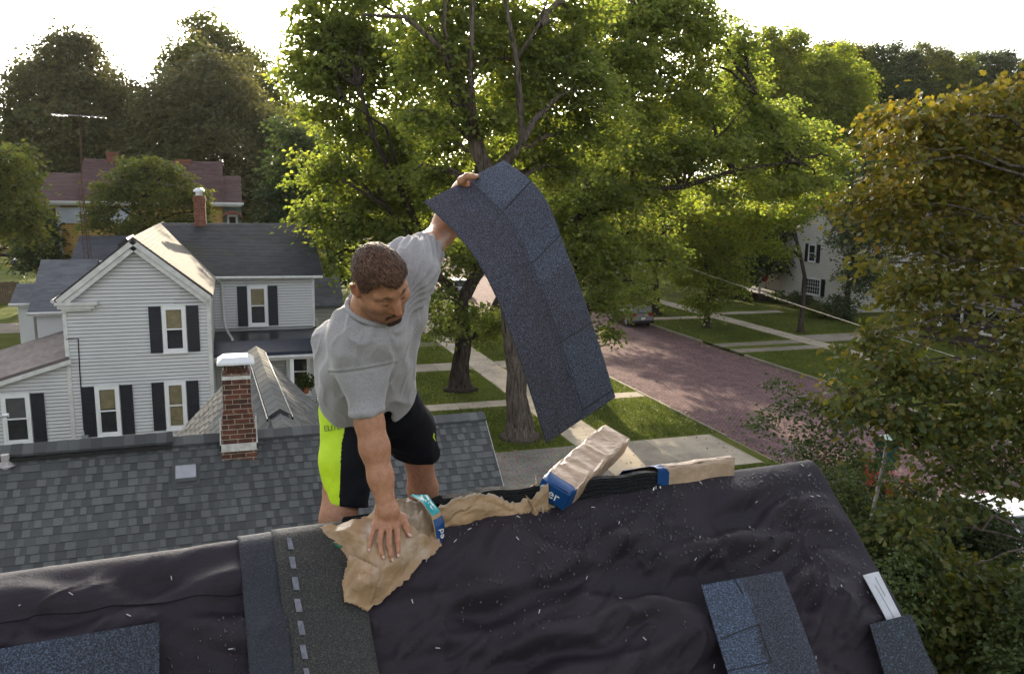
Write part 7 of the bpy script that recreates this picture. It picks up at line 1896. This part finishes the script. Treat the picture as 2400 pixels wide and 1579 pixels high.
def SH(a, t_):
    a = np.asarray(a, float); return spl(LE, t_)*(1-a[..., None])+spl(RE, t_)*a[..., None]
def SHN(a, t_):
    e = .01; x = SH(a+e, t_)-SH(a-e, t_); y = SH(a, np.minimum(t_+e, 1))-SH(a, np.maximum(t_-e, 0)); n = np.cross(x, y); n /= np.linalg.norm(n, axis=-1)[..., None]
    s_ = np.sign(np.sum(n*(CAM-SH(a, t_)), -1)); return n*s_[..., None]
def S1(a, t_, o): a, t_ = np.array([float(a)]), np.array([float(t_)]); return (SH(a, t_)+SHN(a, t_)*o)[0]
bk = -.020
palm = DP(1084, 436, 3.04)
ft = dict(i=(.66, .055), m=(.62, .085), r=(.55, .105), p=(.48, .115))
for f_, off in (('i', .012), ('m', .0), ('r', -.014), ('p', -.026)):
    k0 = S1(.50+off, .035, bk-.012); k1 = S1((.5+off+ft[f_][0])/2+.02, .06, bk-.004); k2 = S1(ft[f_][0], ft[f_][1], -.011)
    G.chain([J['wrL']+FW*off, k0], [.016, .0135], .016); G.chain([k0, k1, k2], [.0105, .0095, .0078], .005)
G.chain([J['wrL'], palm, S1(.49, .02, -.004)], [.026, .022, .016], .016)
t0 = DP(1082, 424, 2.985); t1 = DP(1095, 413.5, 2.965); t2 = DP(1107, 414.5, 2.955); t3 = S1(.625, .0165, .0085)
G.chain([palm, t0, t1, t2, t3], [.017, .0155, .0125, .0112, .0085], .008)
V, F = G.mesh(); V = relax(V, F, 2, .5)
# tint of the skin: redder ear, nose and knuckles, stubble on the jaw, tan forearms
q = (V-HC)@HA.T
def g3(c, w): return np.exp(-np.sum(((q-np.array(c))/w)**2, 1))
tone = np.ones((len(V), 3))
red = .8*g3((-.01, -.088, -.005), (.03, .02, .035))+.7*g3((-.01, .088, -.005), (.03, .02, .035))+.5*g3((.112, 0, -.04), (.02, .018, .018))+.25*g3((.06, -.045, -.03), (.03, .03, .03))+.25*g3((.06, .045, -.03), (.03, .03, .03))
for f_ in 'imrp':
    for pt in (mc[f_], pip[f_], tip[f_]): red = red+.45*np.exp(-np.sum((V-pt)**2, 1)/(.011**2))
red = red+.5*np.exp(-np.sum((V-th[3])**2, 1)/(.014**2))
tone *= 1-np.clip(red, 0, 1)[:, None]*np.array([.02, .38, .34])
hd = np.exp(-np.clip((np.linalg.norm(q, axis=1)-.12)/.03, 0, 9)**2)
jaw = hd*np.clip((-.040-q[:, 2])/.024, 0, 1)*np.clip((q[:, 0]+.02)/.03, 0, 1); jaw = np.maximum(jaw, hd*np.clip((q[:, 0]-.07)/.02, 0, 1)*np.clip((-.050-q[:, 2])/.008, 0, 1)*np.clip((q[:, 2]+.064)/.006, 0, 1))
goat = hd*np.clip((q[:, 0]-.045)/.02, 0, 1)*np.clip((-.082-q[:, 2])/.01, 0, 1)
st = np.clip(.55*jaw+.75*goat, 0, .92)*(.75+.25*vnoise(V*420, 5))
tone *= 1-st[:, None]*np.array([.78, .80, .80])
lip = hd*np.exp(-((q[:, 2]+.0725)/.008)**2)*np.clip((q[:, 0]-.08)/.006, 0, 1)*np.exp(-(q[:, 1]/.022)**2); tone *= 1-lip[:, None]*np.array([.12, .40, .36])
t = NT('skin'); cc = t.mix(1.0, (.44, .220, .128), t.attr().outputs['Color'], 'MULTIPLY')
cc = t.mix(1.0, cc, t.ramp(t.noise(55, 5.0, .75), [(.3, (.78, .74, .72)), (.7, (1.16, 1.17, 1.18))]), 'MULTIPLY')
cc = t.mix(t.ramp(t.noise(19, 5.0, .75), [(.60, (0,)*3), (.72, (.30,)*3)]), cc, (.16, .095, .065))
cc = t.mix(1.0, cc, t.ramp(t.noise(7, 3.0), [(.3, (.90, .87, .86)), (.7, (1.06, 1.04, 1.03))]), 'MULTIPLY')
t.base(cc); t.set(Roughness=.48); t.b.inputs['Specular IOR Level'].default_value = .42
t.b.inputs['Subsurface Weight'].default_value = .12; t.b.inputs['Subsurface Radius'].default_value = (.012, .004, .002); t.b.inputs['Subsurface Scale'].default_value = .5
t.bump(t.noise(300, 3.0), .25, .0015); M['skin'] = t.m
npmesh('body', V, F, M['skin'], body, True, tone)
# nails
M['nail'] = paint('finger_nail', (.58, .40, .34), .3, .06, 60.0)
nl = MB()
def nail(p, ax, up, w, L):
    ax = ax/np.linalg.norm(ax); up = up-ax*(up@ax); up /= np.linalg.norm(up); sd = np.cross(ax, up); o_ = MB(); n = 6; vs = []; fs = []
    for j in range(5):
        for i in range(n+1):
            a = (i/n-.5)*2; y = (j/4-.5)*2; ww = w*(1 if j < 3 else (.92 if j == 3 else .6))
            vs.append(p+sd*a*ww/2+ax*y*L/2+up*(-.0016*a*a))
    for j in range(4):
        for i in range(n): b0 = j*(n+1)+i; fs.append((b0, b0+1, b0+n+2, b0+n+1))
    o_.add(vs, fs); return o_.build('nail', M['nail'], body, True)
for f_, sc in (('i', 1.0), ('m', 1.03), ('r', .97), ('p', .86)):
    ax = tip[f_]-dip[f_]; up = RNN-ax*(RNN@ax)/(ax@ax); up /= np.linalg.norm(up); nail(tip[f_]-ax*.12+up*.0082*sc, ax, up, .0098*sc, .011*sc)
ax = th[3]-th[2]; nail(th[3]+RNN*.0080+RT*.002, ax, RNN+RT*.35, .0125, .014)
ax = t3-t2; nail(t3+(UP*.5-FW*.6)*.0098-ax*.05, ax, UP*.5-FW*.6, .012, .013)

# ---- hair
G = Field(HC-.15, HC+.15, .0026)
G.ell(H(-.009, 0, .026), HA, (.1005, .0785, .1015), .01)
G.ell(H(.030, 0, .070), HA, (.062, .058, .050), .03)
sl, P = G.sub(HC-.15, HC+.15); qq = (P-HC)@HA.T.astype(np.float32)
f_, l_, z_ = qq[..., 0], np.abs(qq[..., 1]), qq[..., 2]
line = np.interp(f_, [-.12, -.085, -.05, -.022, .0, .018, .034, .050, .066, .085, .11], [-.060, -.058, -.040, .006, -.004, -.016, .016, .050, .062, .074, .085])-.10*np.clip(l_-.055, 0, 1)*(f_ > .03)-.35*np.clip(.028-l_, 0, .028)*(f_ > .05)+.020*np.exp(-((l_-.046)/.013)**2)*np.clip((f_-.035)/.015, 0, 1)
cut = (line-z_)*.8+.0055*vnoise(P.reshape(-1, 3)*230, 6).reshape(z_.shape)
G.d = np.maximum(G.d, cut.astype(np.float32)+.0)
V, F = G.mesh(); V = relax(V, F, 2); N_ = normals(V, F)
V = V+N_*(.0013*vnoise(np.stack([(V-HC)@Hl*260, (V-HC)@Hf*60, (V-HC)@Hu*60], 1), 8))[:, None]
hq = (V-HC)@HA.T; ha = np.arctan2(hq[:, 1]+.012, hq[:, 0]+.065)       # streaks run out from the crown whorl
stk = .5+.42*vnoise(np.stack([ha*26, np.linalg.norm(hq, axis=1)*30, hq[:, 2]*18], 1), 12)+.10*vnoise(V*150, 14)+.22*np.clip((.03-hq[:, 2])/.05, -1, 1)
t = NT('short_brown_hair'); n1 = t.noise(160, 4.0, .7)
t.base(t.mix(1.0, t.ramp(t.attr().outputs['Fac'], [(.15, (.040, .019, .012)), (.85, (.215, .108, .066))]), t.ramp(n1, [(.3, (.7,)*3), (.7, (1.25,)*3)]), 'MULTIPLY')); t.set(Roughness=.55); t.b.inputs['Specular IOR Level'].default_value = .35
t.bump(n1, .8, .006); M['hair'] = t.m
HAIR = npmesh('hair', V, F, M['hair'], body, True, np.clip(stk, 0, 1)[:, None].repeat(3, 1))
r_ = np.random.default_rng(9)
pk = r_.choice(len(V), min(9000, len(V)*3)); p0, nn = V[pk], N_[pk]
inn = np.einsum('ij,ij->i', p0-HC, nn) > .03; p0, nn = p0[inn], nn[inn]
qh = (p0-HC)@HA.T; out = np.einsum('ij,ij->i', nn, p0-HC) > 0
whl = H(-.065, -.012, .098)
tg = (p0-whl)*.9+Hf*.10+r_.normal(0, .02, p0.shape); tg -= nn*np.einsum('ij,ij->i', tg, nn)[:, None]; tg /= np.linalg.norm(tg, axis=1)[:, None]
top = np.clip((qh[:, 2]-.02)/.06, 0, 1); Ls = (.007+.013*top)*r_.uniform(.7, 1.3, len(p0)); sd = np.cross(tg, nn); wd = .0013
m1 = p0+tg*(Ls*.55)[:, None]+nn*(.0012+.0022*top)[:, None]; e1 = p0+tg*Ls[:, None]+nn*(.0006+.0014*top+r_.uniform(0, .0015, len(p0)))[:, None]
VV = np.stack([p0-sd*wd-nn*.001, p0+sd*wd-nn*.001, m1+sd*wd*.8, m1-sd*wd*.8, e1], 1).reshape(-1, 3); ii = np.arange(len(p0))[:, None]*5
npmesh('hair_strands', VV, [ii+np.array([[0, 1, 2, 3]]), ii+np.array([[3, 2, 4]])], M['hair'], HAIR, False, np.repeat(np.clip(r_.normal(.5, .3, len(p0)), 0, 1), 5)[:, None].repeat(3, 1))
br = MB()
for s_ in (1, -1):
    br = MB(); br.tube([H(.0925, s_*.012, .020), H(.089, s_*.030, .027), H(.071, s_*.050, .021)], [.0036, .0044, .0022], 6); br.build('eyebrow', M['hair'], body, True)
    br = MB(); br.tube([H(.0865, s_*.018, -.008), H(.0885, s_*.031, -.0105), H(.080, s_*.045, -.008)], [.0014, .0022, .0014], 5); br.build('eyelashes', M['hair'], body, True)

# short beard round the chin and lip
G = Field(H(.05, 0, -.08)-.09, H(.05, 0, -.08)+.09, .0026)
G.ell(H(.054, 0, -.090), HA, (.0385, .041, .027), .01); G.cone(H(.079, -.010, -.102), H(.079, .010, -.102), .0195, .0195, .012)
for s_ in (1, -1): G.cone(H(.020, s_*.060, -.058), H(.058, s_*.037, -.094), .0160, .0145, .014); G.cone(H(.0965, s_*.004, -.0615), H(.088, s_*.024, -.070), .0042, .0034, .003); G.cone(H(.088, s_*.024, -.070), H(.076, s_*.030, -.090), .0045, .006, .006)
sl, P = G.sub(H(.05, 0, -.08)-.09, H(.05, 0, -.08)+.09); qq = (P-HC)@HA.T.astype(np.float32)
G.d = np.maximum(G.d, (np.minimum(qq[..., 2]+.074-.35*np.clip(.05-qq[..., 0], 0, .06), np.maximum(np.abs(qq[..., 2]+.066)-.010, .075-qq[..., 0]))+.004*vnoise(P.reshape(-1, 3)*300, 7).reshape(qq.shape[:-1])).astype(np.float32))
V, F = G.mesh(); V = relax(V, F, 1)
npmesh('beard', V, F, M['hair'], body, True, np.clip(.10+.25*vnoise(V*260, 15), 0, 1)[:, None].repeat(3, 1))

# ---- t-shirt
G = Field((.10, 2.45, 8.80), (.95, 3.40, 9.85), .0042)
wR, wL = atY(822, 925, 3.02), atY(902, 925, 3.04); cR = J['shR']*.75+wR*.25; cL = J['shL']*.75+wL*.25
bR, bL = atY(815, 935, 3.05), atY(900, 940, 3.08)
G.cone(J['shR'], bR, .092, .104, .06); G.cone(J['shL'], bL, .082, .090, .06)
G.cone(J['neck']*.8+J['pel']*.2, J['pel'], .118, .118, .08)
G.cone(J['shR']*.92+J['neck']*.08, J['shL']*.95+J['neck']*.05, .078, .072, .06)
G.cone(J['neck']*.55+J['shR']*.45, J['neck']*.55+J['shL']*.45, .07, .066, .05)
G.cone(atY(782, 800, 2.95), atY(790, 890, 3.02), .070, .068, .07)       # loose back of the shirt
slv = J['shR']*.20+J['elR']*.80; G.chain([J['shR'], J['shR']*.6+J['elR']*.4, slv], [.078, .068, .060], .035)
slL = J['shL']*.42+J['elL']*.58; G.chain([J['shL'], slL], [.072, .064], .04)
# openings: sleeves, neck, hem
dR = (J['elR']-J['shR']); dR /= np.linalg.norm(dR); dL = (J['elL']-J['shL']); dL /= np.linalg.norm(dL)
def cutplane(p, n, rad):
    n = np.asarray(n, np.float32); p = np.asarray(p, np.float32)
    sl, P = G.sub(p-rad, p+rad); h = -((P-p)@n); c = np.linalg.norm(P-p, axis=-1)-rad*.97
    e = np.maximum(-h, c)*-1.0
    G.d[sl] = np.maximum(G.d[sl], np.minimum((P-p)@n, -c))
cutplane(J['shR']+dR*.232, dR, .12); cutplane(J['shL']+dL*.148, dL, .10)
G.cone(J['shR']+dR*.19, J['shR']+dR*.30, .050, .056, .004, 'sub'); G.cone(J['shL']+dL*.12, J['shL']+dL*.22, .054, .059, .004, 'sub')
hemn = (J['pel']-J['neck']); hemn /= np.linalg.norm(hemn)
hemc = atY(868, 948, 3.06)
sl, P = G.sub((.1, 2.45, 8.8), (.95, 3.4, 9.85)); e = (P-hemc.astype(np.float32))@hemn.astype(np.float32)
arm = np.linalg.norm(P-J['shR']-((P-J['shR'])@dR)[..., None]*dR, axis=-1) < .085
G.d[sl] = np.where(arm & (((P-J['shR'])@dR) < .24) & (P[..., 1] < 2.86), G.d[sl], np.maximum(G.d[sl], e.astype(np.float32)))
G.cone(hemc-hemn*.03, hemc+hemn*.06, .108, .125, .01, 'sub')
G.chain([J['neck']-Hu*.0+(H(0, 0, -.07)-J['neck'])*.10, H(-.005, 0, -.05)], [.079, .082], .012, 'sub')
V, F = G.mesh(); V = relax(V, F, 3); N_ = normals(V, F)
ax_s = -hemn; ax_c = np.cross(ax_s, -FW); ax_c /= np.linalg.norm(ax_c); ax_d = np.cross(ax_s, ax_c)
p_ = V-J['shR']
w0 = np.stack([p_@ax_c, p_@ax_s, p_@ax_d], 1)
warp = .05*np.stack([vnoise(V*7, 1), vnoise(V*7, 2), vnoise(V*7, 3)], 1); w1 = w0+warp
fold = np.abs(vnoise(w1*np.array([13, 3.6, 9]), 21)); f2 = np.abs(vnoise((w0+warp*.6)*np.array([24, 8, 18])+5, 22))
sleeveR = np.exp(-(np.linalg.norm(p_-((p_@dR)[:, None]*dR), axis=1)/.09)**4)
amt = .023*(1-fold)**2+.005*(1-f2)**2-.010
# tension folds fanning from the raised shoulder down across the chest
pl = V-J['shL']; a1 = np.arctan2(pl@ax_c, -(pl@ax_s)+1e-6); rl = np.linalg.norm(pl, axis=1)
fan = np.sin(a1*17+2.2*vnoise(V*6, 33))
amt = amt+.0085*fan*np.exp(-((rl-.16)/.12)**2)
amt = amt*(1-.35*sleeveR)
V = V+N_*amt[:, None]
for c_, d_, s0, rad in ((J['shR'], dR, .232, .09), (J['shL'], dL, .148, .09)):     # stitched sleeve hems
    x = (V-c_)@d_; rr = np.linalg.norm(V-c_-x[:, None]*d_, axis=1); V = V+N_*(.0022*((x > s0-.022) & (rr < rad)))[:, None]
V = relax(V, F, 2, .5)
x = (V-J['shR'])@dR; rr = np.linalg.norm(V-J['shR']-x[:, None]*dR, axis=1); on = rr < .12      # sewn seams: sleeve head and shoulder
V = V+N_*(on*(.0030*np.exp(-((x-.066)/.0045)**2)-.0042*np.exp(-((x-.074)/.0045)**2)))[:, None]
sp_ = J['shR']+dR*.07-J['neck']; sp_ /= np.linalg.norm(sp_); qn = np.cross(sp_, np.cross(sp_, -FW)); qn = np.cross(sp_, -FW); qn /= np.linalg.norm(qn)
xs = (V-J['neck'])@qn; al = (V-J['neck'])@sp_; on = (al > .07) & (x < .07)
V = V+N_*(on*(.0022*np.exp(-((xs-.004)/.004)**2)-.0032*np.exp(-((xs+.004)/.004)**2)))[:, None]
t = NT('heather_grey_jersey'); a = t.noise(170, 3.0, .7); b_ = t.noise(700, 2.0)
cc = t.mix(1.0, t.ramp(a, [(.3, (.285, .270, .280)), (.7, (.39, .372, .382))]), t.ramp(b_, [(.35, (.86,)*3), (.65, (1.12,)*3)]), 'MULTIPLY')
t.base(cc); t.set(Roughness=.95); t.b.inputs['Specular IOR Level'].default_value = .1; t.b.inputs['Sheen Weight'].default_value = .35
t.bump(t.noise(900, 2.0), .3, .001); M['jersey'] = t.m
SHIRT = npmesh('t_shirt', V, F, M['jersey'], body, True)
# collar band round the neck, shoulder seam
cn = H(-.02, 0, -.085)*.30+J['neck']*.70; cax = (H(-.02, 0, -.03)-J['neck']); cax /= np.linalg.norm(cax); cx = np.cross(cax, FW); cx /= np.linalg.norm(cx); cy = np.cross(cax, cx)
mb = MB(); mb.tube([cn-cax*.012+cx*.084*math.cos(a)+cy*.080*math.sin(a)-cax*.008*math.cos(2*a) for a in np.linspace(0, 2*math.pi, 33)], .0085, 8); mb.build('collar', M['jersey'], body, True)

# ---- shorts
G = Field((.05, 2.80, 8.40), (1.05, 3.60, 9.20), .0042)
hR, hL = atY(815, 1178, 3.02), atY(972, 1052, 3.29)
G.cone(atY(850, 915, 3.1), atY(905, 915, 3.13), .115, .115, .05)
G.chain([J['hipR']-RT*.0, atY(813, 1080, 3.06), hR+(hR-J['hipR'])*.12], [.120, .094, .080], .045)
G.chain([J['hipL'], atY(955, 1005, 3.24), hL+(hL-J['hipL'])*.15], [.118, .102, .094], .045)
def hem(c, n, side):
    n = n/np.linalg.norm(n); sl, P = G.sub((.05, 2.8, 8.4), (1.05, 3.6, 9.2)); e = ((P-c.astype(np.float32))@n.astype(np.float32)).astype(np.float32)
    near = np.linalg.norm(P-c, axis=-1) < .2; G.d[sl] = np.where(near & (e > -.001), np.maximum(G.d[sl], e), G.d[sl])
nR = (hR-J['hipR']); nL = (hL-J['hipL'])
hem(atY(812, 1186, 3.02), nR+np.array([-.03, 0, 0]), 1); hem(atY(972, 1066, 3.29), nL+np.array([-.14, -.05, -.05]), -1)
G.cone(hR, hR+nR*.4, .066, .074, .004, 'sub'); G.cone(hL, hL+nL*.4, .072, .085, .004, 'sub')
V, F = G.mesh(); V = relax(V, F, 3); N_ = normals(V, F)
V = V+N_*(.006*(1-np.abs(vnoise(V*np.array([10, 10, 5]), 41)))**2+.0025*vnoise(V*24, 42)-.003)[:, None]
V = relax(V, F, 1, .4)
M['shorts'] = paint('black_mesh_shorts', (.0055, .006, .010), .75, .3, 6.0, .2, 300, .25, 160, .2)
t = NT('neon_yellow_panel'); cc = t.ramp(t.noise(10, 4.0), [(.3, (.50, .72, .010)), (.7, (.62, .86, .012))])
cc = t.mix(t.ramp(t.noise(16, 5.0, .8), [(.66, (0,)*3), (.74, (.4,)*3)]), cc, (.25, .30, .06))
t.base(cc); t.set(Roughness=.6); t.bump(t.noise(60, 3.0), .3, .004); M['neon'] = t.m
# the neon panel is the outer side of the right leg
b0, b1 = atY(803, 960, 2.99), atY(796, 1195, 2.93); dvec = b1-b0; vw = np.array([.10, 1.0, -.12]); pn = np.cross(dvec, vw); pn /= np.linalg.norm(pn); pn *= np.sign(pn@RT)
wig = .010*np.exp(-(((V-b0)@(dvec/np.linalg.norm(dvec))-.07)/.05)**2)
isn = ((V-b0)@pn < wig) & ((V-J['pel'])@RT < .0)
fm = isn[F].sum(1) >= 3
def subset(name, Fs, mat, parent):
    u, inv = np.unique(Fs, return_inverse=True); return npmesh(name, V[u], inv.reshape(Fs.shape), mat, parent, True)
SHORTS = subset('shorts', F[~fm], M['shorts'], body); PANEL = subset('side_panel', F[fm], M['neon'], SHORTS)
def on_panel(x, y):       # first hit of a sight line on the shorts
    d = ray(x, y); d = d/np.linalg.norm(d); w = V-CAM; tt = w@d; dd = np.linalg.norm(w-tt[:, None]*d, axis=1); k = np.where(dd < .006)[0]
    return V[k[np.argmin(tt[k])]] if len(k) else None
pc, pd = on_panel(770, 1006), on_panel(791, 1003)
if pc is not None and pd is not None:
    X = pd-pc; nrm = -FW-.25*RT; Yv = np.cross(nrm, X); Yv *= np.sign(Yv@UP)
    text_mesh('ELITE', 'panel_lettering', paint('grey_print', (.13, .16, .06), .6, .1, 20.0), PANEL, pc-X*.6-UP*.006-FW*.005, X, Yv, .030, .0025)
c = on_panel(1028, 1026) if on_panel(1028, 1026) is not None else on_panel(1018, 1026)
if c is not None:         # small bolt emblem near the left hem
    p = c-FW*.004; E_ = [(0, .022), (.008, .008), (.003, .006), (.012, -.018), (.000, -.002), (-.004, .002), (-.009, .014)]
    mb = MB(); mb.hexa([p+RT*x+UP*y for x, y in E_][::-1], [p+RT*x+UP*y-FW*.001 for x, y in E_][::-1]); mb.build('emblem', M['neon'], SHORTS)
# ---- boots standing on the far slope
sd_dn = -RN*math.cos(RP)-Z_*math.sin(RP); fn_ = -RN*math.sin(RP)+Z_*math.cos(RP)
for k in ('anR', 'anL'):
    G = Field(J[k]-.30, J[k]+.30, .006); a = J[k]; s0 = np.array([a[0], a[1], far_slope_z(a)])
    G.cone(a+Z_*.07, a-Z_*.02, .052, .054, .03)
    G.chain([s0-sd_dn*.02+fn_*.045, s0-sd_dn*.13+fn_*.040, s0-sd_dn*.20+fn_*.036], [.045, .046, .036], .04)
    sl, P = G.sub(a-.3, a+.3); G.d[sl] = np.maximum(G.d[sl], (.010-(P-s0.astype(np.float32))@fn_.astype(np.float32)).astype(np.float32))
    V2, F2 = G.mesh(); npmesh('boot', V2, F2, paint('tan_work_boot', (.20, .12, .06), .7, .2, 20.0) if 'boot' not in M else M['boot'], body, True)

# ---- the shingle he holds up
n1, n2 = 60, 150
a, b = np.meshgrid(np.linspace(0, 1, n1), np.linspace(0, 1, n2)); top = SH(a, b); nn = SHN(a, b)
lam = .004*(a > .5)*1.0
front = top+nn*(.0022+lam)[..., None]; back = top-nn*.0022
m = n1*n2; ix = np.arange(m).reshape(n2, n1); Vs = np.concatenate([front.reshape(-1, 3), back.reshape(-1, 3)])
F1 = np.stack([ix[:-1, :-1], ix[1:, :-1], ix[1:, 1:], ix[:-1, 1:]], -1).reshape(-1, 4)
nrm0 = np.cross(Vs[F1[0, 1]]-Vs[F1[0, 0]], Vs[F1[0, 2]]-Vs[F1[0, 0]])
if nrm0@nn[0, 0] < 0: F1 = F1[:, ::-1]
F2 = m+F1[:, ::-1]; ring = np.concatenate([ix[0, :], ix[1:, -1], ix[-1, -2::-1], ix[-2:0:-1, 0]]); nx = np.roll(ring, -1)
patch = np.where(a > .52, np.select([b < .15, b < .33, b < .47, b < .72, b < .86], [.80, .52, .70, .48, .62], .56), .42)
patch = patch+.06*vnoise(np.stack([a.ravel()*5, b.ravel()*14, a.ravel()*0], 1), 44).reshape(a.shape)
cv = np.concatenate([patch.ravel(), np.full(m, .15)])[:, None].repeat(3, 1)
M['gran_held'] = granule_mat('blue_grey_granules', (.011, .011, .015), (.036, .037, .048), (.135, .145, .185), (.07, .10, .16), 290)
HS = npmesh('shingle', Vs, [F1, F2, np.stack([ring, nx, nx+m, ring+m], -1)], M['gran_held'], None, True, cv)
tag(HS, 'long curved blue-grey shingle held up in the air by the worker', 'shingle')
for (a0, b0_, a1, b1_) in ((.56, .17, 1.0, .135), (.54, .40, 1.0, .385), (.55, .69, 1.0, .70), (.53, .955, 1.0, .96), (.52, .02, .545, .98)):
    n = 14; w = .0022; mb = MB()
    for i in range(n):
        P = [S1(a0+(a1-a0)*x, b0_+(b1_-b0_)*x, .0068) for x in (i/n, (i+1)/n)]; dd = P[1]-P[0]; nl_ = SHN(np.array([a0+(a1-a0)*i/n]), np.array([b0_+(b1_-b0_)*i/n]))[0]
        s_ = np.cross(dd/np.linalg.norm(dd), nl_)*w*(.35 if a1-a0 < .1 else 1); q = [P[0]-s_, P[1]-s_, P[1]+s_, P[0]+s_]; mb.hexa(q, [k+nl_*.0008 for k in q])
    mb.build('slit', M['black'], HS)

# ================================================================== EVENING HAZE
hz = bpy.data.materials.new('evening_haze'); hz.use_nodes = True; ht = hz.node_tree
for n_ in list(ht.nodes): ht.nodes.remove(n_)
ho = ht.nodes.new('ShaderNodeOutputMaterial'); hv = ht.nodes.new('ShaderNodeVolumePrincipled')
hv.inputs['Color'].default_value = (.93, .90, .86, 1); hv.inputs['Density'].default_value = .00009; hv.inputs['Anisotropy'].default_value = .35
ht.links.new(hv.outputs[0], ho.inputs['Volume'])
o = MB().box((-440, -180, -1.15), (440, 660, 34.0)).build('haze', hz); tag(o, 'thin evening haze in the air between the trees', 'haze', kind='stuff')
